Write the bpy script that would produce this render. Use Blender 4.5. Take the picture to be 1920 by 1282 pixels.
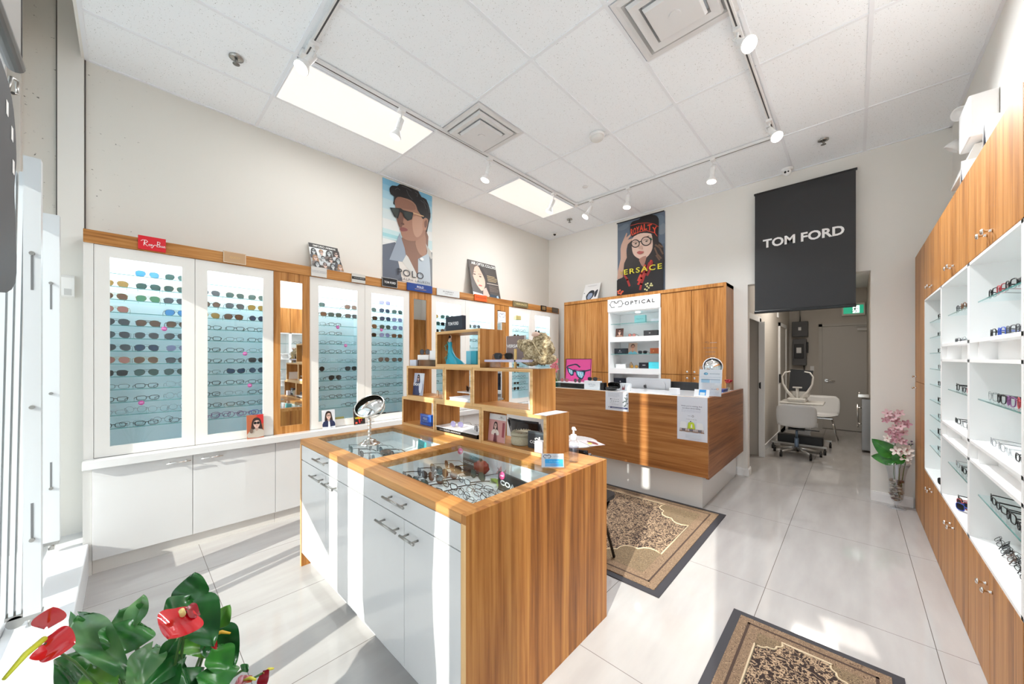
import bpy, math, random
from mathutils import Vector, Matrix, geometry
random.seed(7)
PI = math.pi
for o in list(bpy.data.objects): bpy.data.objects.remove(o)
scene = bpy.context.scene
COL = scene.collection

# ---------------------------------------------------------------- camera
YAW = math.atan(640/679)
cam_d = bpy.data.cameras.new('camera'); cam = bpy.data.objects.new('camera', cam_d); COL.objects.link(cam)
cam.location = (0, 0, 1.5); cam.rotation_euler = (PI/2, 0, YAW)
cam_d.sensor_width = 36; cam_d.lens = 679/1920*36; cam_d.shift_y = 31/1920; cam_d.clip_start = .02
scene.camera = cam

# ---------------------------------------------------------------- daylight and exposure
scene.view_settings.view_transform = 'Standard'; scene.view_settings.look = 'None'
scene.view_settings.gamma = 1; scene.view_settings.use_curve_mapping = False
scene.view_settings.exposure = 1.30
scene.cycles.transparent_max_bounces = 32; scene.cycles.max_bounces = 12; scene.cycles.diffuse_bounces = 8
world = bpy.data.worlds.new('world'); scene.world = world; world.use_nodes = True
bg = world.node_tree.nodes['Background']; bg.inputs[0].default_value = (.82, .91, 1, 1); bg.inputs[1].default_value = .88
sun_d = bpy.data.lights.new('sun', 'SUN'); sun = bpy.data.objects.new('sun', sun_d); COL.objects.link(sun)
sun_d.energy = 2.8; sun_d.angle = .009; sun_d.color = (1, .95, .87)
sun_dir = Vector((-.24, 1, -.525)).normalized()
sun.location = (1, -4, 4); sun.rotation_euler = sun_dir.to_track_quat('-Z', 'Y').to_euler()
def area(name, loc, rot, sx, sy, power, color=(1, 1, 1)):
    d = bpy.data.lights.new(name, 'AREA'); d.shape = 'RECTANGLE'; d.size = sx; d.size_y = sy; d.energy = power; d.color = color
    o = bpy.data.objects.new(name, d); COL.objects.link(o); o.location = loc; o.rotation_euler = rot
    return o
# the two recessed ceiling panels
area('panel_light', (-3.27, 1.45, 3.70), (0, 0, 0), .56, 1.16, 5, (1, 1, 1))
area('panel_light', (-3.27, 3.88, 3.70), (0, 0, 0), .56, 1.16, 5, (1, 1, 1))

# ---------------------------------------------------------------- materials
def lin(c):
    c = c/255
    return c/12.92 if c <= .04045 else ((c+.055)/1.055)**2.4
def rgb(c): return (lin(c[0]), lin(c[1]), lin(c[2]), 1)
_M = {}
def M(c, rough=.5, metal=0, emit=0, spec=.5, coat=0, alpha=1):
    key = (tuple(c), rough, metal, emit, spec, coat, alpha)
    if key in _M: return _M[key]
    m = bpy.data.materials.new('paint_%02x%02x%02x' % tuple(int(v) for v in c)); m.use_nodes = True
    b = m.node_tree.nodes['Principled BSDF']
    b.inputs['Base Color'].default_value = rgb(c); b.inputs['Roughness'].default_value = rough
    b.inputs['Metallic'].default_value = metal; b.inputs['Specular IOR Level'].default_value = spec
    b.inputs['Coat Weight'].default_value = coat; b.inputs['Coat Roughness'].default_value = .05
    if alpha < 1: b.inputs['Alpha'].default_value = alpha
    if emit:
        b.inputs['Emission Color'].default_value = rgb(c); b.inputs['Emission Strength'].default_value = emit
    _M[key] = m
    return m
def nodes(name):
    m = bpy.data.materials.new(name); m.use_nodes = True; nt = m.node_tree
    return m, nt, nt.nodes, nt.links, nt.nodes['Principled BSDF']
def ramp(n, stops):
    r = n.new('ShaderNodeValToRGB'); e = r.color_ramp.elements
    while len(e) < len(stops): e.new(.5)
    for k, (p, c) in enumerate(stops):
        e[k].position = p; e[k].color = rgb(c) if len(c) == 3 else c
    return r
def wood(name, axis, c1, c2, c3, rough=.42, fine=70, coat=.04):
    m, nt, n, l, b = nodes(name)
    tc = n.new('ShaderNodeTexCoord'); mp = n.new('ShaderNodeMapping'); l.new(tc.outputs['Object'], mp.inputs[0])
    s = [1, 1, 1]; s['xyz'.index(axis)] = .035
    mp.inputs['Scale'].default_value = s
    n1 = n.new('ShaderNodeTexNoise'); n1.inputs['Scale'].default_value = fine; n1.inputs['Detail'].default_value = 5; n1.inputs['Roughness'].default_value = .65
    n2 = n.new('ShaderNodeTexNoise'); n2.inputs['Scale'].default_value = 9; n2.inputs['Detail'].default_value = 3; n2.inputs['Distortion'].default_value = .8
    n3 = n.new('ShaderNodeTexNoise'); n3.inputs['Scale'].default_value = 5
    sn = n.new('ShaderNodeMath'); sn.operation = 'MULTIPLY'; sn.inputs[1].default_value = 16
    si = n.new('ShaderNodeMath'); si.operation = 'SINE'
    for q in (n1, n2, n3): l.new(mp.outputs[0], q.inputs['Vector'])
    l.new(n2.outputs[0], sn.inputs[0]); l.new(sn.outputs[0], si.inputs[0])
    a = n.new('ShaderNodeMath'); a.operation = 'MULTIPLY_ADD'; a.inputs[1].default_value = .13; l.new(si.outputs[0], a.inputs[0]); l.new(n1.outputs[0], a.inputs[2])
    a2 = n.new('ShaderNodeMath'); a2.operation = 'MULTIPLY_ADD'; a2.inputs[1].default_value = .35; a2.inputs[2].default_value = -.17
    l.new(n3.outputs[0], a2.inputs[0]); a3 = n.new('ShaderNodeMath'); l.new(a.outputs[0], a3.inputs[0]); l.new(a2.outputs[0], a3.inputs[1])
    r = ramp(n, [(.22, c1), (.5, c2), (.78, c3)]); l.new(a3.outputs[0], r.inputs[0]); l.new(r.outputs[0], b.inputs['Base Color'])
    b.inputs['Roughness'].default_value = rough; b.inputs['Coat Weight'].default_value = coat; b.inputs['Coat Roughness'].default_value = .12; b.inputs['Specular IOR Level'].default_value = .3
    return m
WZ = wood('oak_veneer_upright', 'z', (126, 78, 34), (168, 112, 55), (192, 138, 80))
WX = wood('oak_veneer_lengthwise', 'x', (126, 78, 34), (168, 112, 55), (192, 138, 80))
WY = wood('oak_veneer_deepwise', 'y', (126, 78, 34), (168, 112, 55), (192, 138, 80))
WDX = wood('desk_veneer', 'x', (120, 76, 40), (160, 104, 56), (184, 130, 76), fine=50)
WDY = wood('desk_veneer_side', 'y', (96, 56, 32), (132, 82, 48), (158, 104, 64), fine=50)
WL = wood('pale_oak_edge', 'x', (196, 150, 96), (222, 178, 122), (236, 198, 146), fine=40)
WLZ = wood('pale_oak_edge_upright', 'z', (196, 150, 96), (222, 178, 122), (236, 198, 146), fine=40)
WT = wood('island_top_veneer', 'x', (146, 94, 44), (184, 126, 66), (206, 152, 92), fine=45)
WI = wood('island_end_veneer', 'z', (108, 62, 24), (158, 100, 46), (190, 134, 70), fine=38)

def thin_glass(name, tint=(1, 1, 1), rough=0.0, refl=1.0, base=0.0):
    m, nt, n, l, b = nodes(name); n.remove(b)
    out = n['Material Output']; tr = n.new('ShaderNodeBsdfTransparent'); tr.inputs[0].default_value = (*tint, 1)
    gl = n.new('ShaderNodeBsdfGlossy'); gl.inputs['Roughness'].default_value = rough; gl.inputs[0].default_value = (1, 1, 1, 1)
    fr = n.new('ShaderNodeFresnel'); ge = n.new('ShaderNodeNewGeometry'); io = n.new('ShaderNodeMix'); io.inputs[2].default_value = 1.5; io.inputs[3].default_value = 1/1.5
    l.new(ge.outputs['Backfacing'], io.inputs[0]); l.new(io.outputs[0], fr.inputs[0])   # a thin sheet reflects alike from both sides
    mu = n.new('ShaderNodeMath'); mu.operation = 'MULTIPLY_ADD'; mu.inputs[1].default_value = refl; mu.inputs[2].default_value = base; mu.use_clamp = True
    l.new(fr.outputs[0], mu.inputs[0]); mx = n.new('ShaderNodeMixShader')
    l.new(mu.outputs[0], mx.inputs[0]); l.new(tr.outputs[0], mx.inputs[1]); l.new(gl.outputs[0], mx.inputs[2]); l.new(mx.outputs[0], out.inputs[0])
    return m
GLASS = thin_glass('clear_glass', (.97, .99, .985))
PANE = thin_glass('cabinet_glass', (.95, .985, 1), refl=.8)
SHELFG = thin_glass('shelf_glass', (.935, .98, .985), refl=.5)
EDGEG = M((70, 140, 135), .15, spec=.8)
ACRYL = thin_glass('clear_acrylic', (.95, .96, .97), refl=.8, base=.03)
WATERG = thin_glass('bottle_plastic', (.93, .94, .96), rough=.05, refl=1, base=.06)

def plaster(name, c, bump=.04, sc=260):
    m, nt, n, l, b = nodes(name)
    b.inputs['Base Color'].default_value = rgb(c); b.inputs['Roughness'].default_value = .75
    tx = n.new('ShaderNodeTexNoise'); tx.inputs['Scale'].default_value = sc; tx.inputs['Detail'].default_value = 2
    tc = n.new('ShaderNodeTexCoord'); l.new(tc.outputs['Object'], tx.inputs[0])
    bp = n.new('ShaderNodeBump'); bp.inputs['Strength'].default_value = bump; bp.inputs['Distance'].default_value = .01
    l.new(tx.outputs[0], bp.inputs['Height']); l.new(bp.outputs[0], b.inputs['Normal'])
    return m
WALLP = plaster('wall_paint', (228, 226, 221))
def scuffed():
    # paint with scattered dark chips and scuffs, denser towards the window corner
    m = plaster('wall_paint_scuffed', (219, 216, 209)); nt = m.node_tree; n = nt.nodes; l = nt.links; b = n['Principled BSDF']
    tc = n.new('ShaderNodeTexCoord'); mp = n.new('ShaderNodeMapping'); mp.inputs['Scale'].default_value = (1, 1.0, 1.6); l.new(tc.outputs['Object'], mp.inputs[0])
    a = n.new('ShaderNodeTexNoise'); a.inputs['Scale'].default_value = 26; a.inputs['Detail'].default_value = 6; a.inputs['Roughness'].default_value = .75; l.new(mp.outputs[0], a.inputs[0])
    sp = n.new('ShaderNodeSeparateXYZ'); l.new(tc.outputs['Object'], sp.inputs[0])
    mr = n.new('ShaderNodeMapRange'); mr.inputs[1].default_value = -.2; mr.inputs[2].default_value = .9; mr.inputs[3].default_value = .035; mr.inputs[4].default_value = -.09; l.new(sp.outputs[1], mr.inputs[0])
    ad = n.new('ShaderNodeMath'); l.new(a.outputs[0], ad.inputs[0]); l.new(mr.outputs[0], ad.inputs[1])
    r = ramp(n, [(.675, (219, 216, 209)), (.70, (84, 80, 76))]); l.new(ad.outputs[0], r.inputs[0]); l.new(r.outputs[0], b.inputs['Base Color'])
    return m
WALLS = scuffed()
def tilefloor():
    m, nt, n, l, b = nodes('polished_porcelain_tile')
    tc = n.new('ShaderNodeTexCoord'); sp = n.new('ShaderNodeSeparateXYZ'); l.new(tc.outputs['Object'], sp.inputs[0])
    def line(ch, off, pitch, w):
        a = n.new('ShaderNodeMath'); a.operation = 'SUBTRACT'; a.inputs[1].default_value = off; l.new(sp.outputs[ch], a.inputs[0])
        p = n.new('ShaderNodeMath'); p.operation = 'PINGPONG'; p.inputs[1].default_value = pitch/2; l.new(a.outputs[0], p.inputs[0])
        c = n.new('ShaderNodeMath'); c.operation = 'LESS_THAN'; c.inputs[1].default_value = w; l.new(p.outputs[0], c.inputs[0])
        return c
    a = line(0, -.42, .732, .0016); c = line(1, .393, 1.234, .0014)
    mx = n.new('ShaderNodeMath'); mx.operation = 'MAXIMUM'; l.new(a.outputs[0], mx.inputs[0]); l.new(c.outputs[0], mx.inputs[1])
    mp = n.new('ShaderNodeMapping'); mp.inputs['Scale'].default_value = (1.2, .25, 1); l.new(tc.outputs['Object'], mp.inputs[0])
    tx = n.new('ShaderNodeTexNoise'); tx.inputs['Scale'].default_value = 6; tx.inputs['Detail'].default_value = 5; l.new(mp.outputs[0], tx.inputs[0])
    r = ramp(n, [(.3, (170, 166, 164)), (.7, (184, 181, 179))]); l.new(tx.outputs[0], r.inputs[0])
    cm = n.new('ShaderNodeMix'); cm.data_type = 'RGBA'; l.new(mx.outputs[0], cm.inputs[0]); l.new(r.outputs[0], cm.inputs[6]); cm.inputs[7].default_value = rgb((96, 88, 82))
    l.new(cm.outputs[2], b.inputs['Base Color']); b.inputs['Roughness'].default_value = .07; b.inputs['Specular IOR Level'].default_value = .55
    return m
FLOORM = tilefloor()
def acoustic():
    m, nt, n, l, b = nodes('acoustic_tile')
    tc = n.new('ShaderNodeTexCoord'); tx = n.new('ShaderNodeTexNoise'); tx.inputs['Scale'].default_value = 150; tx.inputs['Detail'].default_value = 2
    l.new(tc.outputs['Object'], tx.inputs[0]); r = ramp(n, [(.27, (150, 150, 148)), (.33, (243, 247, 251))]); l.new(tx.outputs[0], r.inputs[0])
    l.new(r.outputs[0], b.inputs['Base Color']); b.inputs['Roughness'].default_value = .9
    return m
ACOU = acoustic()
TBAR = M((234, 237, 242), .5)
WHITE = M((238, 238, 238), .45); GLOSSW = M((216, 216, 216), .12, coat=.6); CREAM = M((226, 223, 218), .35)
WINT = M((240, 243, 244), .4)
CHROME = M((225, 222, 218), .12, 1); STEEL = M((170, 168, 164), .28, 1); MIRROR = M((235, 238, 238), .02, 1)
BLACK = M((22, 22, 24), .4); BLACKG = M((16, 16, 18), .15); NAVY = M((22, 36, 66), .4); PAPER = M((240, 240, 240), .6)
GOLD = M((206, 164, 92), .25, 1); SILVER = M((190, 192, 195), .25, 1); GREYP = M((150, 152, 156), .5)
TEAL = M((86, 200, 214), .45); GALV = M((212, 216, 219), .4, .25)

# ---------------------------------------------------------------- mesh helpers
class MB:
    def __init__(s): s.v = []; s.f = []; s.m = []; s.sm = []
    def add(s, vs, fs, m=0, smooth=False, mat=None):
        k = len(s.v)
        s.v += [tuple(mat @ Vector(p)) for p in vs] if mat is not None else [tuple(p) for p in vs]
        for f in fs: s.f.append([k+i for i in f]); s.m.append(m); s.sm.append(smooth)
        return s
    def box(s, x0, x1, y0, y1, z0, z1, m=0, mat=None):
        if x0 > x1: x0, x1 = x1, x0
        if y0 > y1: y0, y1 = y1, y0
        if z0 > z1: z0, z1 = z1, z0
        v = [(x, y, z) for x in (x0, x1) for y in (y0, y1) for z in (z0, z1)]
        return s.add(v, [(0, 1, 3, 2), (4, 6, 7, 5), (0, 4, 5, 1), (2, 3, 7, 6), (0, 2, 6, 4), (1, 5, 7, 3)], m, mat=mat)
    def tube(s, pts, r, n=8, m=0, closed=False, caps=True, mat=None, smooth=True):
        pts = [Vector(p) for p in pts]; N = len(pts); rr = r if isinstance(r, (list, tuple)) else [r]*N
        vs = []; fs = []; up = None
        for i, p in enumerate(pts):
            a = pts[(i-1) % N] if (closed or i > 0) else p; b = pts[(i+1) % N] if (closed or i < N-1) else p
            t = (b-a)
            t = t.normalized() if t.length > 1e-9 else Vector((0, 0, 1))
            if up is None: up = Vector((0, 0, 1)) if abs(t.z) < .9 else Vector((0, 1, 0))
            u = (up-t*up.dot(t))
            if u.length < 1e-5: u = t.orthogonal()
            u.normalize(); up = u; w = t.cross(u)
            for k in range(n):
                a_ = 2*PI*k/n; vs.append(p+(u*math.cos(a_)+w*math.sin(a_))*rr[i])
        for i in range(N if closed else N-1):
            j = (i+1) % N
            for k in range(n):
                k2 = (k+1) % n; fs.append((i*n+k, i*n+k2, j*n+k2, j*n+k))
        s.add(vs, fs, m, smooth, mat)
        if caps and not closed:
            s.add(vs[:n][::-1], [tuple(range(n))], m, False, mat); s.add(vs[-n:], [tuple(range(n))], m, False, mat)
        return s
    def cyl(s, p0, p1, r, n=16, m=0, mat=None): return s.tube([p0, p1], r, n, m, mat=mat)
    def lathe(s, prof, c=(0, 0, 0), n=24, m=0, mat=None, smooth=True):
        c = Vector(c); vs = []; fs = []; N = len(prof)
        for r, z in prof:
            for k in range(n):
                a = 2*PI*k/n; vs.append(c+Vector((r*math.cos(a), r*math.sin(a), z)))
        for i in range(N-1):
            for k in range(n):
                k2 = (k+1) % n; fs.append((i*n+k, i*n+k2, (i+1)*n+k2, (i+1)*n+k))
        return s.add(vs, fs, m, smooth, mat)
    def poly(s, pts, m=0, mat=None):
        pts = [Vector(p) for p in pts]; t = geometry.tessellate_polygon([pts]); return s.add(pts, [tuple(q) for q in t], m, mat=mat)
    def prism(s, pts, axis, a, b, m=0, mat=None):
        # a 2-D outline pushed along an axis from a to b
        def P(p, h): return {'x': (h, p[0], p[1]), 'y': (p[0], h, p[1]), 'z': (p[0], p[1], h)}[axis]
        N = len(pts); A = [P(p, a) for p in pts]; B = [P(p, b) for p in pts]
        t = geometry.tessellate_polygon([[Vector(p) for p in A]])
        s.add(A, [tuple(q) for q in t], m, mat=mat); s.add(B, [tuple(q)[::-1] for q in t], m, mat=mat)
        return s.add(A+B, [(i, (i+1) % N, N+(i+1) % N, N+i) for i in range(N)], m, mat=mat)
    def ball(s, c, r, m=0, n=12, sc=(1, 1, 1), mat=None):
        vs = []; fs = []; R = n//2
        for i in range(R+1):
            a = PI*i/R
            for k in range(n):
                b = 2*PI*k/n; vs.append((c[0]+r*sc[0]*math.sin(a)*math.cos(b), c[1]+r*sc[1]*math.sin(a)*math.sin(b), c[2]+r*sc[2]*math.cos(a)))
        for i in range(R):
            for k in range(n): fs.append((i*n+k, (i+1)*n+k, (i+1)*n+(k+1) % n, i*n+(k+1) % n))
        return s.add(vs, fs, m, True, mat)
_MESH = {}
def obj(name, mb, mats, parent=None, bev=0, world=True, recalc=True):
    if not isinstance(mats, (list, tuple)): mats = [mats]
    off = Vector(parent.get('_o', (0, 0, 0))) if (parent is not None and world) else Vector((0, 0, 0))
    me = bpy.data.meshes.new(name); me.from_pydata([tuple(Vector(p)-off) for p in mb.v], [], mb.f)
    for q in mats: me.materials.append(q)
    me.polygons.foreach_set('material_index', mb.m); me.polygons.foreach_set('use_smooth', mb.sm)
    if recalc:
        import bmesh
        b = bmesh.new(); b.from_mesh(me); bmesh.ops.remove_doubles(b, verts=b.verts, dist=1e-6) if any(mb.sm) else None
        bmesh.ops.recalc_face_normals(b, faces=b.faces); b.to_mesh(me); b.free()
    me.update()
    o = bpy.data.objects.new(name, me); COL.objects.link(o)
    if parent is not None: o.parent = parent
    if bev:
        md = o.modifiers.new('bevel', 'BEVEL'); md.width = bev; md.segments = 2; md.limit_method = 'ANGLE'; md.angle_limit = 1
    return o
def thing(name, label, cat, loc=(0, 0, 0), group=None, rotz=0):
    o = bpy.data.objects.new(name, None); COL.objects.link(o); o.empty_display_size = .05
    o.location = loc; o.rotation_euler = (0, 0, rotz); o['label'] = label; o['category'] = cat
    o['_o'] = tuple(loc) if rotz == 0 else (0, 0, 0)
    if group: o['group'] = group
    return o
def tag(o, label, cat, group=None, kind=None):
    o['label'] = label; o['category'] = cat
    if group: o['group'] = group
    if kind: o['kind'] = kind
    return o
def struct(name, mb, mats, label=None, bev=0):
    o = obj(name, mb, mats, bev=bev); o['kind'] = 'structure'; o['label'] = label or ''; 
    if not label: del o['label']
    return o
def kids(o): return [c for c in bpy.data.objects if c.parent is o]
def copy_tree(src, loc=None, rot=None, label=None, group=None):
    r = src.copy(); COL.objects.link(r)
    if loc is not None: r.location = loc
    if rot is not None: r.rotation_euler = rot if isinstance(rot, (tuple, list)) else (0, 0, rot)
    if label: r['label'] = label
    if group: r['group'] = group
    for ch in KID[src.name]:
        c = ch.copy(); COL.objects.link(c); c.parent = r
        for g in KID.get(ch.name, []):
            d = g.copy(); COL.objects.link(d); d.parent = c
    return r
KID = {}
def remember(root):
    KID[root.name] = kids(root)
    for c in KID[root.name]: KID[c.name] = kids(c)

# flat printed things: layered shapes and lettering on a board, front facing -Y in its own frame
_T = {}
def textmesh(s, bold=0.0, space=1.0):
    key = (s, bold, space)
    if key not in _T:
        c = bpy.data.curves.new('lettering', 'FONT'); c.body = s; c.size = 1; c.offset = bold; c.space_character = space; c.resolution_u = 3
        o = bpy.data.objects.new('lettering', c); me = o.to_mesh()
        vs = [tuple(v.co) for v in me.vertices]; fs = [tuple(p.vertices) for p in me.polygons]
        o.to_mesh_clear(); bpy.data.objects.remove(o); bpy.data.curves.remove(c)
        xs = [v[0] for v in vs] or [0, 1]; ys = [v[1] for v in vs] or [0, 1]
        _T[key] = (vs, fs, min(xs), max(xs), min(ys), max(ys))
    return _T[key]
def smoothp(pts, n=4):
    out = []; N = len(pts)
    for i in range(N):
        p0, p1, p2, p3 = [Vector(pts[(i+k-1) % N]) for k in range(4)]
        for j in range(n):
            t = j/n
            out.append(.5*((2*p1)+(-p0+p2)*t+(2*p0-5*p1+4*p2-p3)*t*t+(-p0+3*p1-3*p2+p3)*t**3))
    return [(p[0], p[1]) for p in out]
class Art:
    """board of width w, height h (metres); u, v in 0..1 of the board unless given in metres; layers step forward by .3 mm"""
    def __init__(s, w, h, base, th=.004, rough=.45, edge=None):
        s.w = w; s.h = h; s.mb = MB(); s.mats = [M(base, rough)]; s.k = 0; s.th = th; s.rough = rough
        s.mb.box(0, w, -th, 0, 0, h, 0)
    def mi(s, c):
        m = c if not isinstance(c, (tuple, list)) else M(c, s.rough)
        if m not in s.mats: s.mats.append(m)
        return s.mats.index(m)
    def y(s): s.k += 1; return -s.th-.0004*s.k
    def P(s, pts, c, sm=0):
        if sm: pts = smoothp(pts, sm)
        y = s.y(); cl = lambda a: min(1, max(0, a))
        P3 = [(cl(u)*s.w, y, cl(v)*s.h) for u, v in pts]
        t = geometry.tessellate_polygon([[Vector(p) for p in P3]])
        s.mb.add(P3, [tuple(q) for q in t], s.mi(c)); return s
    def R(s, u0, v0, u1, v1, c): return s.P([(u0, v0), (u1, v0), (u1, v1), (u0, v1)], c)
    def E(s, u, v, a, b, c, n=18, rot=0):
        k = s.w/s.h
        return s.P([(u+(a*math.cos(q)*math.cos(rot)-b/k*math.sin(q)*math.sin(rot)), v+(a*math.cos(q)*math.sin(rot)*k+b*math.sin(q)*math.cos(rot))) for q in [2*PI*i/n for i in range(n)]], c)
    def L(s, pts, wd, c, closed=False):
        # stroke; wd in board widths
        k = s.h/s.w; P2 = [Vector((u, v*k)) for u, v in pts]; n = len(P2); y = s.y(); mi = s.mi(c)
        for i in range(n if closed else n-1):
            a = P2[i]; b = P2[(i+1) % n]; d = b-a
            if d.length < 1e-6: continue
            d.normalize(); q = Vector((-d.y, d.x))*wd/2; a = a-d*wd*.3; b = b+d*wd*.3
            vs = [(p.x*s.w, y, p.y*s.w) for p in (a-q, b-q, b+q, a+q)]
            s.mb.add(vs, [(0, 1, 2, 3)], mi)
        return s
    def T(s, txt, u0, v0, u1, v1, c, bold=.0, keep=False, space=1.0, shear=0):
        vs, fs, x0, x1, y0, y1 = textmesh(txt, bold, space); y = s.y()
        sx = (u1-u0)*s.w/(x1-x0); sy = (v1-v0)*s.h/(y1-y0)
        s.mb.add([(u0*s.w+(p[0]-x0)*sx+shear*(p[1]-y0)*sy, y, v0*s.h+(p[1]-y0)*sy) for p in vs], fs, s.mi(c)); return s
    def build(s, name, label, cat, loc, rot=(0, 0, 0), group=None, parent=None):
        o = obj(name, s.mb, s.mats, recalc=False, parent=parent, world=False); o.location = loc; o.rotation_euler = rot
        if label: tag(o, label, cat, group)
        return o
def lines(a, u0, u1, v0, v1, n, c, th=.25):
    st = (v1-v0)/n
    for i in range(n):
        e = u1-(u1-u0)*(.0 if i % 3 else .22)*random.random(); a.R(u0, v0+i*st, e, v0+i*st+st*th, c)

# ---------------------------------------------------------------- the room
ZC = 3.72; XL = -4.16; XR = .69; YB = 5.42
struct('floor', MB().box(-4.3, 1.4, -.9, 10.5, -.06, 0), FLOORM)
struct('floor_outside', MB().box(-12, 10, -14, -.9, -.16, -.06), M((214, 212, 208), .8))
struct('wall_left', MB().box(XL-.12, XL, -.62, YB+.12, 0, 4.2), WALLS)
b = MB().box(XL, -.98, YB, YB+.12, 0, 4.2).box(.135, XR+.12, YB, YB+.12, 0, 4.2).box(-.98, .135, YB, YB+.12, 2.44, 4.2)
struct('wall_back', b, WALLP)
struct('wall_right', MB().box(XR, XR+.12, .15, YB, 0, 4.2).box(XR+.12, 1.3, .03, .15, 0, 4.2).box(1.2, 1.32, -.62, .03, 0, 4.2), WALLP)
# ceiling: mineral tiles in a T-bar grid
b = MB().box(XL, XR, -.22, YB, ZC+.004, ZC+.03, 0)
gx = [.085-.61*k for k in range(7)]; gy = [.84, 2.06, 3.28, 4.5]
for x in gx: b.box(x-.012, x+.012, -.22, YB, ZC-.002, ZC+.004, 1)
for y in gy+[-.21]: b.box(XL, XR, y-.012, y+.012, ZC-.0025, ZC+.004, 1)
for x0, x1 in ((-2.96, -2.35), (-1.13, -.52)): b.box(x0, x1, 2.67-.012, 2.67+.012, ZC-.0025, ZC+.004, 1)
b.box(XL, XL+.02, -.22, YB, ZC-.003, ZC+.004, 1).box(XR-.02, XR, -.22, YB, ZC-.003, ZC+.004, 1).box(XL, XR, YB-.02, YB, ZC-.003, ZC+.004, 1)
struct('ceiling', b, [ACOU, TBAR])
struct('trim_1', MB().box(XL, XR, -.235, -.22, ZC-.003, 4.12).box(XL, 1.32, -.62, -.235, 4.1, 4.2).box(XR, 1.32, -.235, .03, 3.72, 4.2), WALLP)
# window front: sill, header, mullions, panes
b = MB().box(XL, -.62, -.40, -.185, 0, .225).box(XL, -.62, -.52, -.40, 0, .245)
struct('wall_front', MB().box(XL, -.62, -.62, -.52, 0, .245).box(XL, 1.2, -.62, -.50, 3.62, 4.2).box(XL, XL+.05, -.62, -.50, .245, 3.62), CREAM)
struct('trim_2', b, M((214, 216, 219), .35), bev=.006)
fr = M((228, 230, 232), .35)
b = MB()
for x0, x1 in ((-4.01, -3.95), (-1.90, -1.76), (-.80, -.64)): b.box(x0, x1, -.60, -.54, .245 if x0 < -1 else 0, 3.62)
b.box(.12, .17, -.60, -.54, 0, 3.62).box(-.64, .12, -.60, -.54, 2.35, 2.42)
struct('window_frame_1', b, fr)
b = MB().box(-4.1, -1.89, -.572, -.568, .245, 3.62).box(-1.83, -.73, -.572, -.568, .245, 3.62).box(-.64, .12, -.572, -.568, 0.02, 3.62)
struct('window_1', b, GLASS)
struct('wall_shading_pier', MB().box(-4.3, -3.9, -1.3, -.62, 0, 4.2), WALLP)  # unseen pier added outside to keep sun off the window side wall
struct('trim_7', MB().box(XL, XL+.03, -.345, -.222, .2, 4.1), WALLP); struct('trim_8', MB().box(XL, XL+.012, -.352, -.346, .2, 4.1).box(XL, XL+.006, -.2205, -.214, 2.4, 3.72), M((90, 88, 86), .6))
# baseboards
bb = WHITE
def skirt(x0, x1, y0, y1): return MB().box(x0, x1, y0, y1, 0, .085).box(x0+(.004 if x1-x0 < .1 else 0), x1-(.004 if x1-x0 < .1 else 0), y0+(.004 if y1-y0 < .1 else 0), y1-(0 if y1-y0 < .1 else 0), .085, .1)
struct('baseboard_back', skirt(-1.14, -.98, YB-.016, YB), bb)
struct('baseboard_right', skirt(.135, .44, YB-.016, YB), bb)
struct('baseboard_jamb', skirt(-.98, -.965, YB-.014, 5.56), bb)
# ---------------------------------------------------------------- display furniture
XF = -3.88            # face of the wall cases
LEDM = M((250, 252, 255), .5, emit=3.6)
def bar_handle(mb, p0, p1, out, r=.0055, m=0):
    # two posts and a bar; out = vector from door face to bar axis
    p0 = Vector(p0); p1 = Vector(p1); out = Vector(out); d = (p1-p0)
    a = p0+d*.16; c = p1-d*.16
    mb.cyl(a, a+out, r*.8, 10, m).cyl(c, c+out, r*.8, 10, m).cyl(p0+out, p1+out, r, 12, m)
    return mb
# countertop along the left wall
t = obj('countertop', MB().box(XL, -3.78, -.212, 5.40, .74, .797), GLOSSW, bev=.003)
tag(t, 'long white countertop under the lit wall cases, running from window to back corner', 'countertop')
# base units
bounds = [-.17, .92, 2.01, 3.10, 4.19, 5.36]
names = ['nearest the window', 'second from the window', 'third from the window', 'fourth from the window', 'in the far corner']
for i in range(5):
    y0, y1 = bounds[i], bounds[i+1]; ym = (y0+y1)/2-.02
    u = thing('base_cabinet', 'glossy white low base cabinet under the left wall counter, '+names[i], 'cabinet', (-3.99, (y0+y1)/2, 0), 'white base cabinets along the left wall')
    obj('body', MB().box(XL+.001, -3.845, y0+.001, y1-.001, .1, .739), CREAM, u)
    obj('toe_kick', MB().box(XL+.001, -3.852, y0+.001, y1-.001, 0, .1), CREAM, u)
    if i == 0: obj('end_filler', MB().box(XL+.001, -3.835, -.212, y0, 0, .739), CREAM, u)
    for a, c, ha, hb in ((y0, ym, ym-.155, ym-.015), (ym, y1, ym+.045, ym+.185)):
        d = obj('door', MB().box(-3.843, -3.82, a+.0015, c-.0015, .103, .733), GLOSSW, u, bev=.0015)
        h = obj('door_handle', bar_handle(MB(), (-3.82, ha, .70), (-3.82, hb, .70), (.036, 0, 0)), CHROME, u); h.parent = d
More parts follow.
